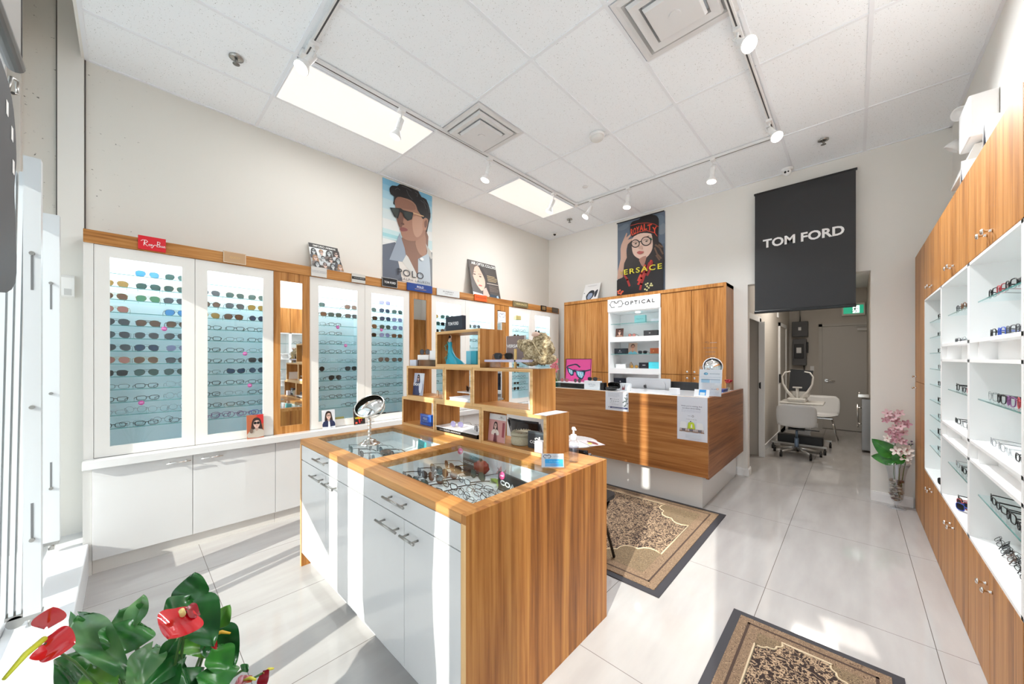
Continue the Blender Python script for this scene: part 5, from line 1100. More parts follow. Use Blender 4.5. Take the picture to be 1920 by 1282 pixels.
# bottom middle: trays with two pairs
BZ = .936
u = thing('display_tray', 'white tray with black lettered front edge in bottom middle box', 'tray', (-2.14, 1.76, BZ))
obj('top', MB().box(-2.395, -1.900, 1.60+.06, 1.86, BZ+.030, BZ+.037), M((236, 236, 238), .3), u, bev=.003)
obj('base', MB().box(-2.385, -1.910, 1.67, 1.85, BZ+.0005, BZ+.0295), BLACKG, u)
a = Art(.28, .022, (20, 20, 22), .0005); a.T('GIORGIO ARMANI', .05, .25, .95, .75, (214, 214, 214)); a.build('front_lettering', None, None, (-2.36+2.14, -.0915, .004), parent=u)
glasses('rsP', (-2.20, 1.72, BZ+.038), (0, 0, .35), 'left pair on the white tray in bottom middle box', 'glasses on the white tray')
glasses('wsN', (-2.00, 1.735, BZ+.038), (0, 0, -.5), 'right pair on the white tray in bottom middle box', 'glasses on the white tray')
# bottom right box
def coachcard(a): a.R(0, 0, 1, .79, (206, 150, 146)); a.R(.82, .2, .95, .72, (150, 60, 70)); portrait(a, .42, .58, .22, (230, 196, 184), (64, 40, 40), (226, 214, 204), glasses=(60, 34, 30)); a.P([(.36, .0), (.40, .3), (.48, .32), (.56, .0)], (110, 40, 50)); a.T('COACH', .60, .85, .92, .88, (70, 66, 66)); a.E(.76, .915, .07, .012, (70, 66, 66), 8)
card_stand('photo_card', 'pale photo card of a woman in white coat in bottom right box', .16, .185, (-1.842, 1.715, BZ), 0, coachcard)
u = thing('woven_basket', 'round woven cream basket with lid in the bottom right box', 'basket', (-1.595, 1.79, BZ))
def weave():
    m, nt, n, l, b = nodes('woven_palm'); tc = n.new('ShaderNodeTexCoord'); w = n.new('ShaderNodeTexWave'); w.bands_direction = 'Z'; w.inputs['Scale'].default_value = 60; w.inputs['Distortion'].default_value = 6; w.inputs['Detail Scale'].default_value = 6
    l.new(tc.outputs['Object'], w.inputs[0]); r = ramp(n, [(.2, (224, 216, 180)), (.8, (248, 244, 220))]); l.new(w.outputs[0], r.inputs[0]); l.new(r.outputs[0], b.inputs['Base Color']); b.inputs['Roughness'].default_value = .8
    bp = n.new('ShaderNodeBump'); bp.inputs['Distance'].default_value = .003; l.new(w.outputs[0], bp.inputs['Height']); l.new(bp.outputs[0], b.inputs['Normal']); return m
WV = weave(); p = Vector((-1.595, 1.79, BZ))
obj('body', MB().lathe([(0, 0), (.066, 0), (.072, .006), (.074, .03), (.072, .058), (.068, .06), (.066, .01), (0, .01)], p, 36), WV, u)
b = MB().lathe([(.070, .060), (.076, .062), (.077, .072), (.066, .078), (.04, .082), (0, .084)], p, 36)
for k in range(22):
    a_ = 2*PI*k/22; b.tube([p+Vector((.074*math.cos(a_), .074*math.sin(a_), .064)), p+Vector((.062*math.cos(a_+.12), .062*math.sin(a_+.12), .084)), p+Vector((.045*math.cos(a_+.24), .045*math.sin(a_+.24), .082))], .004, 5)
obj('lid', b, WV, u)
a = Art(.135, .105, (52, 58, 64), .03); a.R(0, .88, 1, 1, (76, 84, 90)); a.T('COACH', .12, .30, .95, .48, (236, 236, 236), .03); a.L([(.42, .60), (.52, .66), (.62, .62), (.72, .60)], .05, (230, 230, 230)); a.E(.70, .70, .05, .05, (230, 230, 230)); a.E(.46, .58, .035, .04, (230, 230, 230)); a.E(.66, .56, .035, .04, (230, 230, 230))
a.build('carton', 'dark grey carton with white lettering and horse carriage emblem in bottom right box', 'box', (-1.505, 1.775, BZ))
a = Art(.062, .066, (232, 230, 240), .045); lines(a, .2, .8, .35, .6, 3, (150, 110, 130), .2); a.build('small_carton', 'tiny white carton standing before the dark carton in bottom right box', 'box', (-1.405, 1.735, BZ))
# middle row
MZ = Z1+.0005+.0205
def c4(a): a.R(0, 0, 1, 1, (196, 202, 222)); a.P([(.5, 1), (1, 1), (1, .5), (.7, .6)], (226, 230, 240)); a.P([(0, 0), (0, .45), (.5, .62), (.7, .3), (.66, 0)], (56, 66, 104), 2); portrait(a, .46, .78, .24, (224, 186, 180), (34, 32, 44), (50, 60, 96), shades=(20, 22, 30)); a.P([(.6, .45), (.8, .65), (.95, .5), (.9, .2), (.7, .1)], (220, 224, 238), 2); a.T('DKNY', .04, .42, .72, .54, (246, 246, 250), .03)
card_stand('photo_card', 'blue tinted photo card with white capitals in middle row left box', .155, .19, (-2.815, 1.72, MZ), 0, c4)
u = thing('eyewear_riser', 'small clear acrylic eyewear riser bar in the middle row left box', 'display stand', (-2.44, 1.75, MZ))
obj('bar', MB().cyl((-2.50, 1.76, MZ+.035), (-2.33, 1.76, MZ+.035), .006, 10), ACRYL, u); obj('post', MB().lathe([(0, 0), (.012, 0), (.008, .02), (.011, .04), (.006, .055), (0, .056)], (-2.505, 1.76, MZ), 14), M((206, 186, 160), .2, .7), u)
u = thing('book', 'thin pale book lying in the narrow middle box', 'book', (-2.10, 1.77, MZ))
obj('cover', MB().box(-2.24, -1.99, 1.68, 1.85, MZ, MZ+.004).box(-2.24, -1.99, 1.68, 1.85, MZ+.020, MZ+.024), M((206, 212, 222), .3), u); obj('pages', MB().box(-2.236, -1.99, 1.683, 1.847, MZ+.0045, MZ+.0195), PAPER, u)
u = thing('acrylic_riser', 'small clear acrylic platform above the book in narrow middle box', 'display stand', (-2.07, 1.77, MZ+.0245))
obj('platform', MB().box(-2.17, -1.99, 1.70, 1.82, MZ+.062, MZ+.068), M((226, 226, 228), .25), u); obj('foot', MB().box(-2.13, -2.125, 1.72, 1.80, MZ+.0245, MZ+.062).box(-2.03, -2.025, 1.72, 1.80, MZ+.0245, MZ+.062), ACRYL, u)
glasses('ctK', (-2.06, 1.73, MZ+.0685), (0, 0, -.25), 'on the clear platform in the narrow middle box', None)
tag(obj('leaflet', MB().box(-1.46, -1.453, 1.70, 1.84, MZ, MZ+.11), M((214, 208, 200), .6)), 'pale leaflet standing at right inside the empty middle row box', 'leaflet')
tag(obj('paper_sheet', MB().box(-1.400, -1.310, 1.68, 1.90, Z1+.0006, Z1+.0021), M((226, 230, 240), .5)), 'white printed sheet lying on the bottom right box, right end', 'paper')
# top box contents
TZ = Z2+.0005+.0205
u = thing('figurine', 'turquoise dress shaped figurine ornament inside the topmost box', 'figurine', (-2.26, 1.80, TZ)); p = Vector((-2.325, 1.755, TZ))
TQ = M((40, 170, 196), .35); TQ2 = M((20, 120, 150), .35); random.seed(2)
vs = []; fs = []; prof = [(.060, 0, .030), (.052, .025, .026), (.036, .06, .012), (.026, .10, .0), (.018, .14, -.004), (.022, .165, -.006), (.012, .178, -.006)]
N = 24
for r, z, dx in prof:
    for k in range(N):
        a_ = 2*PI*k/N; rr = r*(1+.16*math.sin(5*a_+z*40)*(1-z/.2)); tail = max(0, math.cos(a_))*(.075*(1-z/.07) if z < .07 else 0)
        vs.append(p+Vector((dx+rr*math.cos(a_)+tail, rr*.7*math.sin(a_), z)))
for i in range(len(prof)-1):
    for k in range(N): fs.append((i*N+k, i*N+(k+1) % N, (i+1)*N+(k+1) % N, (i+1)*N+k))
obj('gown', MB().add(vs, fs, 0, True), TQ, u)
obj('torso', MB().lathe([(.012, .17), (.015, .185), (.010, .198), (.005, .205), (0, .206)], p+Vector((-.006, 0, 0)), 14), M((226, 200, 186), .4), u)
obj('raised_arm', MB().tube([p+Vector((.004, 0, .195)), p+Vector((.012, 0, .215)), p+Vector((-.004, 0, .236))], .0032, 6), M((226, 200, 186), .4), u); obj('hair', MB().ball(p+Vector((-.010, 0, .213)), .010), M((40, 26, 24), .5), u)
b = MB()
for k in range(16): b.ball(p+Vector((-.025-.02*math.sin(k*.7), -.02+.004*(k % 3), .015+k*.0105)), .0065, 0, 8)
obj('floral_sash', b, M((90, 150, 130), .5), u)
for k, (dx, c, w, nm) in enumerate(((0, (120, 200, 222), .055, 'left'), (.058, (50, 168, 192), .06, 'right'))):
    tag(obj('gift_box', MB().box(-2.150+dx, -2.150+dx+w, 1.77, 1.85, TZ, TZ+.100), M(c, .5), bev=.002), f"pale turquoise box standing in the topmost oak box, {nm} of two", 'box', 'turquoise boxes in the topmost box')
# on top of the top box
a = Art(.205, .115, (20, 34, 52), .035); a.T('TOM FORD', .14, .40, .78, .62, (236, 238, 240), .02); a.build('name_block', 'navy block sign with white capitals on top of the topmost box', 'sign', (-2.345, 1.76, Z3+.001))
# left end of the middle row top: cartons, glasses and leaf ornament
T2 = Z2+.0005
tag(obj('box_riser', MB().box(-2.846, -2.745, 1.705, 1.80, T2, T2+.052), M((206, 212, 226), .3), bev=.001), 'pale grey glossy riser block on the left end of middle row', 'display block')
u = thing('acrylic_riser', 'smoky brown mirrored riser supporting white cartons at left of topmost box', 'display stand', (-2.56, 1.78, T2)); obj('block', MB().box(-2.743, -2.418, 1.72, 1.85, T2, T2+.052), M((120, 92, 70), .08, .6), u)
tag(obj('white_carton', MB().box(-2.76, -2.60, 1.73, 1.81, T2+.0525, T2+.095), M((238, 234, 230), .5), bev=.001), 'long low white carton on the smoky riser, front', 'box')
tag(obj('white_carton', MB().box(-2.598, -2.45, 1.745, 1.83, T2+.0525, T2+.130), M((240, 238, 238), .5), bev=.001), 'taller white carton on the smoky riser, beside topmost box', 'box')
glasses('rkN', (-2.68, 1.75, T2+.0955), (0, 0, .25), 'standing on the low white carton left of topmost box', None)
glasses('ekCx', (-2.56, 1.725, T2+.001) if False else (-2.50, 1.80, T2+.1305), (0, 0, -.2), 'standing on the taller white carton left of topmost box', None)
u = thing('leaf_ornament', 'orange and grey pointed leaf shaped ornament beside the topmost box', 'ornament', (-2.50, 1.86, T2))
y_ = 1.86
obj('leaf', MB().prism([(-2.635, T2+.20), (-2.580, T2+.26), (-2.532, T2+.235), (-2.525, T2+.16), (-2.570, T2+.13)], 'y', y_, y_+.008), M((206, 112, 50), .3), u)
obj('tip', MB().prism([(-2.580, T2+.2605), (-2.522, T2+.365), (-2.532, T2+.2360)], 'y', y_, y_+.008), M((110, 108, 112), .3), u)
obj('stand_leg', MB().tube([(-2.630, y_, T2+.19), (-2.590, y_+.004, T2+.08), (-2.580, y_+.004, T2+.0)], .005, 8).tube([(-2.540, y_, T2+.15), (-2.545, y_+.004, T2)], .004, 8), M((226, 190, 140), .4), u)
# right end of the middle row top
u = thing('lavender_shelf', 'pale lavender display shelf board on clear legs right of topmost box', 'display stand', (-1.66, 1.78, T2)); 
obj('board', MB().box(-1.868, -1.46, 1.70, 1.84, T2+.040, T2+.056), M((196, 192, 216), .35), u, bev=.002); obj('leg', MB().box(-1.83, -1.825, 1.72, 1.82, T2, T2+.04), ACRYL, u); obj('leg', MB().box(-1.50, -1.495, 1.72, 1.82, T2, T2+.04), ACRYL, u)
a = Art(.175, .16, (136, 116, 112), .006); a.T('VERSACE', .03, .50, .85, .64, (240, 238, 236), .02); a.R(.0, 0, .02, 1, (230, 224, 220)); a.R(.97, 0, 1, 1, (236, 232, 230)); a.build('name_block', 'taupe acrylic panel with white capitals on the lavender shelf', 'sign', (-1.745, 1.80, T2+.057))
glasses('wbK', (-1.72, 1.74, T2+.0565), (0, 0, .9), 'on the lavender shelf in front of the taupe panel', None)
tag(obj('wood_post', MB().box(-1.585, -1.572, 1.70, 1.713, T2, T2+.125), M((214, 178, 112), .4)), 'thin pale wooden stick standing before the dried coral', 'stick')
u = thing('dried_coral', 'large tan dried coral piece on right end of the middle row boxes', 'coral', (-1.45, 1.79, T2))
def coralm():
    m, nt, n, l, b = nodes('dried_coral_crust'); tc = n.new('ShaderNodeTexCoord'); t = n.new('ShaderNodeTexNoise'); t.inputs['Scale'].default_value = 60; t.inputs['Detail'].default_value = 6; t.inputs['Roughness'].default_value = .7
    l.new(tc.outputs['Object'], t.inputs[0]); r = ramp(n, [(.36, (86, 70, 50)), (.5, (170, 150, 114)), (.62, (216, 202, 170))]); l.new(t.outputs[0], r.inputs[0]); l.new(r.outputs[0], b.inputs['Base Color']); b.inputs['Roughness'].default_value = .85
    bp = n.new('ShaderNodeBump'); bp.inputs['Distance'].default_value = .006; bp.inputs['Strength'].default_value = .8; l.new(t.outputs[0], bp.inputs['Height']); l.new(bp.outputs[0], b.inputs['Normal']); return m
CM = coralm(); random.seed(9)
from mathutils import noise
def lump(c, rx_, ry_, rz_, rot=0):
    b = MB().ball((0, 0, 0), 1, n=28); R = Matrix.Rotation(rot, 3, 'Y'); out = []
    for v in b.v:
        v = Vector(v); d = 1+.22*noise.noise(v*2.3+Vector(c)*9)+.10*noise.noise(v*7+Vector(c)*5); w = Vector((v.x*rx_, v.y*ry_, v.z*rz_))*d; out.append(tuple(R @ w+Vector(c)))
    b.v = out; return b
B = MB()
for c, rx_, ry_, rz_, rot in (((-1.545, 1.79, T2+.14), .085, .05, .045, .35), ((-1.485, 1.78, T2+.10), .075, .055, .05, 0), ((-1.445, 1.80, T2+.18), .06, .045, .045, -.2), ((-1.405, 1.79, T2+.13), .065, .05, .055, .5), ((-1.400, 1.785, T2+.06), .075, .06, .035, 0), ((-1.505, 1.77, T2+.045), .065, .05, .028, .1), ((-1.595, 1.79, T2+.165), .035, .035, .02, .5)):
    l_ = lump(c, rx_, ry_, rz_, rot); B.add(l_.v, l_.f, 0, True)
obj('crust', B, CM, u, recalc=False)
obj('twig', MB().tube([(-1.455, 1.73, T2+.17), (-1.415, 1.725, T2+.12), (-1.385, 1.73, T2+.08)], .0025, 6), M((226, 206, 166), .5), u); obj('pink_shell', lump((-1.455, 1.76, T2+.215), .028, .02, .016), M((214, 180, 162), .4), u, recalc=False)
obj('acrylic_foot', MB().box(-1.55, -1.40, 1.74, 1.84, T2, T2+.018), ACRYL, u)

# ---------------------------------------------------------------- inside the island compartments
FZ = .8055
random.seed(31)
SUNC = ['akG', 'agN', 'rbO', 'wkK', 'agO', 'rsN', 'akL', 'wbO']
def spread(x0, x1, y0, y1, nx, ny, codes, tail, grp, tl=0, fold=False, rz0=0):
    k = 0
    for j in range(ny):
        for i in range(nx):
            x = x0+(x1-x0)*(i+.5)/nx; y = y0+(y1-y0)*(j+.5)/ny
            rowt = ['front', 'second', 'third', 'back'][j] if ny > 1 else 'single'
            glasses(codes[k % len(codes)], (x, y, FZ+.002 if not tl else FZ+.012), (tl, 0, rz0+random.uniform(-.2, .2)), f"{ORD_H[i]} from left, {rowt} row, {tail}", grp, folded=fold); k += 1
ORD_H = ['first', 'second', 'third', 'fourth', 'fifth', 'sixth', 'seventh']
spread(-2.80, -2.12, 1.06, 1.34, 4, 2, ['akG', 'wkK', 'rsN', 'agG', 'asN', 'akL', 'rbO', 'asG'], 'inside left glass compartment', 'sunglasses inside left compartment')
spread(-1.90, -1.50, 1.03, 1.42, 3, 4, ['wkK', 'akG', 'ekC', 'wkK', 'abO', 'ekC', 'akN', 'rbO', 'ekC', 'agO', 'wkK', 'akG'], 'inside right glass compartment', 'glasses inside right compartment')
for k in range(10): glasses(['ekC', 'ekCx', 'ebC', 'edC'][k % 4], (-1.44+.0+.13*(k % 2)+.004*k, 1.02+.034*k*.9, FZ+.006), (-.6, 0, random.uniform(-.4, .1)), f"{['first', 'second', 'third', 'fourth', 'fifth', 'sixth', 'seventh', 'eighth', 'ninth', 'tenth'][k]} of folded stack, front of right compartment", 'folded frames inside right compartment', folded=True)
spread(-1.22, -1.12, 1.04, 1.34, 1, 3, ['rbO', 'abO', 'rkN'], 'right end inside right glass compartment', 'sunglasses at right end of right compartment')
def tealc(a): a.R(.06, .06, .94, .94, (70, 190, 196)); a.L([(.2, .3), (.4, .5), (.6, .3), (.8, .5)], .04, (40, 130, 150)); a.R(.2, .6, .7, .66, (50, 150, 160))
card_stand('photo_card', 'teal card standing inside left glass compartment of the island', .15, .095, (-2.36, 1.48, FZ), -.2, tealc, base=(96, 206, 208))
card_stand('photo_card', 'pale pink photo card standing inside left compartment, right side', .14, .092, (-2.19, 1.48, FZ), -.3, lambda a: (a.R(.05, .05, .95, .95, (226, 210, 214)), portrait(a, .5, .62, .36, (220, 180, 170), (90, 66, 60), (170, 130, 140))))
u = thing('gem_cluster', 'dark cluster of small crystal stones inside the left compartment right side', 'stones', (-2.16, 1.30, FZ)); b = MB()
for k in range(26): b.ball((-2.24+.17*random.random(), 1.24+.12*random.random(), FZ+.010+.02*random.random()), .007+.005*random.random(), 0, 6)
obj('stones', b, M((60, 48, 66), .15), u)
u = thing('shell_ornament', 'brown and silver ribbed shell ornament inside left glass compartment', 'shell', (-2.33, 1.20, FZ)); b = MB()
for k in range(9): b.tube([(-2.33+.035*math.cos(q+k*.35), 1.22+.035*math.sin(q+k*.35), FZ+.008+.05*math.sin(q*.5)) for q in [j*PI/5 for j in range(6)]], .008, 6)
obj('ribs', b, M((122, 88, 70), .15, .5), u)
a = Art(.19, .096, (44, 58, 60), .012); a.T('DOLCE&GABBANA', .05, .42, .92, .58, (206, 214, 214), .02); a.build('name_block', 'dark block with white capitals inside right compartment, far left side', 'sign', (-1.80, 1.47, FZ), (0, 0, -.1))
card_stand('photo_card', 'pale card with pink lettering inside right compartment, middle', .15, .092, (-1.56, 1.49, FZ), -.1, lambda a: (a.R(0, 0, 1, 1, (224, 220, 224)), a.P([(.2, .2), (.5, .8), (.6, .3), (.8, .7), (.8, .2)], (206, 150, 150)), a.L([(.3, .6), (.5, .3), (.7, .5)], .03, (120, 60, 70))))
a = Art(.24, .096, (36, 44, 46), .012); a.T('COACH', .08, .34, .92, .62, (232, 234, 234), .03); a.build('name_block', 'large dark block with white capitals inside right compartment, right side', 'sign', (-1.37, 1.36, FZ), (0, 0, -.15))
disc((-1.33, 1.335, FZ+.085), (0, -1, .2), .020, 'pink sticker on the dark lettered block inside right compartment', (232, 80, 140)); disc((-1.88, 1.50, FZ+.085), (.3, -1, .2), .020, 'pink sticker at the left back inside the right compartment', (232, 90, 140))
u = thing('shell_bangle', 'red brown marbled vase like ornament inside right glass compartment', 'ornament', (-1.60, 1.35, FZ)); b = lump((-1.62, 1.45, FZ+.046), .055, .04, .040); obj('body', b, M((140, 44, 34), .25), u, recalc=False)
b = MB(); random.seed(6)
for k in range(14):
    a_ = random.uniform(-.6, 3.7); L_ = .05+.06*random.random(); c0 = Vector((-1.43, 1.40, FZ+.004)); d_ = Vector((math.cos(a_), math.sin(a_), 0)); n_ = Vector((-d_.y, d_.x, 0))
    b.add([c0, c0+d_*L_*.5+n_*.014+Vector((0, 0, .012)), c0+d_*L_, c0+d_*L_*.5-n_*.014+Vector((0, 0, .012))], [(0, 1, 2, 3)])
tag(obj('artificial_leaves', b, M((170, 196, 92), .5), recalc=False), 'spray of pale green artificial leaves inside right glass compartment', 'foliage')

# ---------------------------------------------------------------- niche behind the desk
def nb(x0, x1, y, z, h, d, c, label, fn=None, rough=.35):
    a = Art(x1-x0, h, c, d, rough); fn and fn(a); return a.build('eyewear_box', label, 'box', (x0, y, z), group='boxes in the white niche')
NY = 5.24; E_ = .0008
nb(-2.379, -2.215, NY, 2.025+E_, .115, .05, (150, 222, 224), 'pale turquoise lettered box on the top glass shelf of niche', lambda a: a.T('Tiffany & Co.', .14, .42, .86, .60, (60, 140, 146)))
nb(-2.13, -1.98, NY, 2.025+E_, .045, .05, (226, 232, 240), 'flat white blue box at right of the top niche shelf')
card_stand('photo_card', 'small brown photo card at left of the niche second level', .125, .14, (-2.688, 5.20, 1.824), .05, lambda a: (a.R(0, 0, 1, 1, (90, 50, 40)), portrait(a, .5, .6, .5, (230, 190, 170), (60, 34, 26), (150, 110, 90), shades=(70, 40, 40))))
glasses('rbR', (-2.41, 5.17, 1.824), (0, 0, 0), 'standing in the middle of the white niche second level', None)
nb(-2.235, -2.035, NY, 1.824, .085, .06, (56, 54, 56), 'long black box at right of the niche second level', lambda a: a.E(.45, .55, .06, .05, (200, 200, 200)))
nb(-2.698, -2.50, NY, 1.569+E_, .085, .06, (34, 44, 56), 'dark navy box with pale crest at left of niche middle shelf', lambda a: (a.E(.45, .6, .05, .12, (206, 210, 214)), a.R(.3, .3, .62, .36, (190, 196, 200))))
card_stand('photo_card', 'photo card of a child in glasses and blue shirt in niche', .14, .165, (-2.49, 5.22, 1.57), 0, lambda a: (a.R(0, 0, 1, 1, (196, 170, 150)), portrait(a, .5, .58, .55, (222, 170, 140), (96, 66, 48), (110, 186, 206), glasses=(110, 40, 40), long=False)))
glasses('wkK', (-2.25, 5.18, 1.57), (0, 0, .1), 'small pair on the middle glass shelf of white niche', None)
nb(-2.135, -2.01, NY, 1.569+E_, .080, .07, (190, 92, 44), 'tan orange case at right of the niche middle shelf', lambda a: a.E(.4, .5, .05, .10, (226, 180, 110)))
nb(-2.68, -2.52, NY, 1.355, .062, .05, (232, 232, 232), 'white soft case at left of the niche lower level')
tag(obj('wooden_house', MB().prism([(-2.47, 1.355), (-2.415, 1.355), (-2.415, 1.41), (-2.4425, 1.45), (-2.47, 1.41)], 'y', 5.20, 5.225), M((150, 132, 112), .6)), 'tiny brown house shaped wooden block on the niche lower level', 'ornament')
glasses('rkY', (-2.37, 5.16, 1.355), (0, 0, .2), 'left pair lying on lower level of the white niche', None)
nb(-2.305, -2.165, NY, 1.355, .085, .06, (22, 26, 34), 'glossy black case with white lettering on the niche lower level', lambda a: a.R(.38, .52, .70, .62, (220, 220, 220)))
nb(-2.155, -2.005, NY, 1.355, .095, .07, (80, 206, 220), 'bright turquoise box at right of the niche lower level', lambda a: a.T('Tiffany & Co.', .3, .48, .7, .58, (40, 130, 150)))
nb(-2.70, -2.50, NY, .861, .34, .08, (34, 44, 60), 'tall navy carton with crest in the niche behind the computer', lambda a: a.E(.55, .85, .05, .04, (200, 204, 210)))
# shelf card on oak column leaves and plants behind
# ---------------------------------------------------------------- things on the reception desk
D = DT+.0008
a = Art(.40, .315, (226, 76, 150), .012)
a.P([(0, .60), (.06, .70), (.16, .74), (.38, .80), (.46, .78), (.60, .66), (.55, .62), (.44, .72), (.36, .74), (.10, .66)], (24, 40, 66), 1)
a.P([(.02, .66), (.12, .62), (.30, .54), (.36, .50), (.50, .54), (.70, .50), (.80, .46), (.98, .52), (1, .58), (.80, .52), (.78, .34), (.70, .14), (.60, .10), (.46, .26), (.40, .44), (.34, .42), (.32, .28), (.22, .26), (.10, .42)], (26, 44, 72), 1)
a.P([(.10, .58), (.28, .50), (.30, .36), (.24, .31), (.14, .42)], (128, 190, 214), 1); a.P([(.44, .48), (.72, .44), (.74, .30), (.66, .17), (.54, .24), (.46, .36)], (128, 190, 214), 1)
for u_, v_ in ((.16, .50), (.22, .46), (.53, .40), (.60, .38), (.66, .32)): a.P([(u_, v_-.10), (u_+.03, v_-.10), (u_+.03, v_+.04), (u_, v_+.05)], (226, 240, 246)); a.L([(u_+.04, v_-.1), (u_+.04, v_+.03)], .012, (26, 44, 72))
a.L([(0, 0), (1, 0), (1, 1), (0, 1)], .02, (50, 30, 44), True)
a.build('framed_print', 'pink painting of dark sunglasses in a thin black frame on desk', 'picture', (-2.925, 4.20, D+.06), (-.08, 0, 0))
u = thing('glass_riser', 'low glass shelf on black blocks at left end of the desk', 'display stand', (-2.72, 4.0, D))
obj('glass_shelf', MB().box(-2.94, -2.46, 3.93, 4.17, D+.062, D+.070), M((206, 214, 214), .15), u); obj('support_block', MB().box(-2.87, -2.50, 4.0, 4.12, D, D+.0615), BLACKG, u); obj('glass_end', MB().box(-2.94, -2.934, 3.93, 4.17, D, D+.062), EDGEG, u)
glasses('rpR', (-2.80, 3.99, D+.0705), (0, 0, .2), 'left pair on the glass shelf below the pink painting', None)
glasses('rbN', (-2.60, 3.99, D+.0705), (0, 0, -.1), 'right pair on the glass shelf below the pink painting', None)
a = Art(.215, .105, (228, 236, 244), .06); a.T('MITILIN', .28, .46, .72, .68, (150, 176, 196), .0); a.R(.36, .32, .64, .36, (180, 196, 206)); a.build('white_box', 'white box with faint blue lettering at left part of the desk top', 'box', (-2.452, 3.98, D))
glasses('wkK', (-2.345, 3.935, D+.1055), (0, 0, .1), 'on the white lettered box standing on the desk', None)
tag(obj('black_box', MB().box(-2.232, -2.185, 3.93, 4.0, D, D+.088), BLACK, bev=.002), 'small upright black box beside the white lettered box on desk', 'box')
u = thing('glasses_case', 'open glossy black clamshell glasses case on the desk', 'case', (-2.10, 3.98, D)); 
def shell(c, rx_, ry_, rz_, up):
    vs = []; fs = []; n1, n2 = 24, 8
    for i in range(n2+1):
        a_ = PI/2*i/n2
        for k in range(n1): b_ = 2*PI*k/n1; vs.append((c[0]+rx_*math.copysign(abs(math.cos(b_))**.75, math.cos(b_))*math.cos(a_), c[1]+ry_*math.copysign(abs(math.sin(b_))**.75, math.sin(b_))*math.cos(a_), c[2]+up*rz_*math.sin(a_)))
    for i in range(n2):
        for k in range(n1): fs.append((i*n1+k, i*n1+(k+1) % n1, (i+1)*n1+(k+1) % n1, (i+1)*n1+k))
    return MB().add(vs, fs, 0, True)
o = obj('lower_shell', shell((-2.11, 3.97, D+.036), .08, .045, .036, -1), BLACKG, u, recalc=False); so = o.modifiers.new('t', 'SOLIDIFY'); so.thickness = .004
b = shell((0, 0, 0), .08, .045, .034, 1); R_ = Matrix.Translation((-2.10, 4.02, D+.055)) @ Matrix.Rotation(-1.15, 4, 'X'); b.v = [tuple(R_ @ Vector(v)) for v in b.v]
o = obj('lid', b, BLACKG, u, recalc=False); so = o.modifiers.new('t', 'SOLIDIFY'); so.thickness = .004
a = Art(.125, .085, (214, 220, 226), .05); a.P([(.2, .1), (.32, .7), (.4, .3), (.55, .9), (.5, .1)], (120, 60, 66)); a.build('small_carton', 'pale carton with a red sketch mark left of the computer', 'box', (-2.05+.01, 4.10, D))
# desktop computer seen from behind
u = thing('desktop_computer', 'silver all in one computer seen from behind with dark fruit logo', 'computer', (-1.90, 4.5, .75))
ALU = M((196, 198, 202), .3, .35)
def rr(x0, x1, z0, z1, r):
    pts = []
    for cx_, cz_, a0 in ((x1-r, z1-r, 0), (x0+r, z1-r, PI/2), (x0+r, z0+r, PI), (x1-r, z0+r, 3*PI/2)):
        for k in range(5): q_ = a0+PI/2*k/4; pts.append((cx_+r*math.cos(q_), cz_+r*math.sin(q_)))
    return pts
y0 = 4.52; X0, X1 = -2.185, -1.615
obj('display_housing', MB().prism(rr(X0, X1, .86, 1.252, .018), 'y', y0, y0+.012), ALU, u, bev=.004)
obj('back_bulge', MB().prism(rr(X0+.06, X1-.06, .90, 1.215, .04), 'y', y0-.016, y0-.0005), ALU, u, bev=.012)
obj('stand', MB().prism([(y0-.12, .7505), (y0+.04, .7505), (y0+.04, .758), (y0-.03, .77), (y0-.018, 1.0), (y0-.028, 1.0), (y0-.045, .765), (y0-.12, .758)], 'x', -2.0, -1.80), ALU, u)
a = Art(.046, .056, (70, 72, 76), .0003); a.mb = MB(); g = (60, 62, 66)
a.P([(.5, .68), (.36, .74), (.16, .70), (.05, .52), (.06, .32), (.18, .10), (.30, .0), (.42, .02), (.52, .06), (.62, .02), (.76, .02), (.88, .12), (.97, .28), (.84, .36), (.79, .48), (.84, .60), (.93, .66), (.82, .73), (.66, .74)], g, 2); a.P([(.50, .78), (.52, .92), (.66, 1), (.68, .98), (.66, .84)], g, 1)
a.build('emblem', None, None, (-.045, y0-.0175-4.5, 1.125-.75), parent=u)
tag(obj('white_box', MB().box(-1.42, -1.335, 3.93, 4.01, D, D+.068), M((230, 236, 244), .3), bev=.002), 'small white box at the desk edge right of the computer', 'box')
u = thing('office_chair', 'black office chair back rising behind the reception desk', 'chair', (-1.50, 4.72, 0))
obj('backrest', MB().prism(rr(-1.74, -1.28, .62, 1.215, .09), 'y', 4.62, 4.68), M((34, 34, 36), .5), u, bev=.02); obj('seat', MB().box(-1.74, -1.28, 4.68-.001+.01, 4.90-.02, .42, .50) if False else MB().box(-1.72, -1.30, 4.69, 4.98, .44, .52), M((34, 34, 36), .6), u, bev=.02)
obj('gas_column', MB().cyl((-1.51, 4.84, .08), (-1.51, 4.84, .44), .025), STEEL, u)
b = MB()
for k in range(5): b.tube([(-1.51, 4.84, .10), (-1.51+.24*math.cos(k*2*PI/5), 4.84+.24*math.sin(k*2*PI/5), .06)], [.02, .014], 8)
obj('star_base', b, BLACK, u)
for k in range(5): obj('castor', MB().cyl((-1.525+.24*math.cos(k*2*PI/5), 4.84+.24*math.sin(k*2*PI/5), .03), (-1.495+.24*math.cos(k*2*PI/5), 4.84+.24*math.sin(k*2*PI/5), .03), .03, 14), BLACK, u)
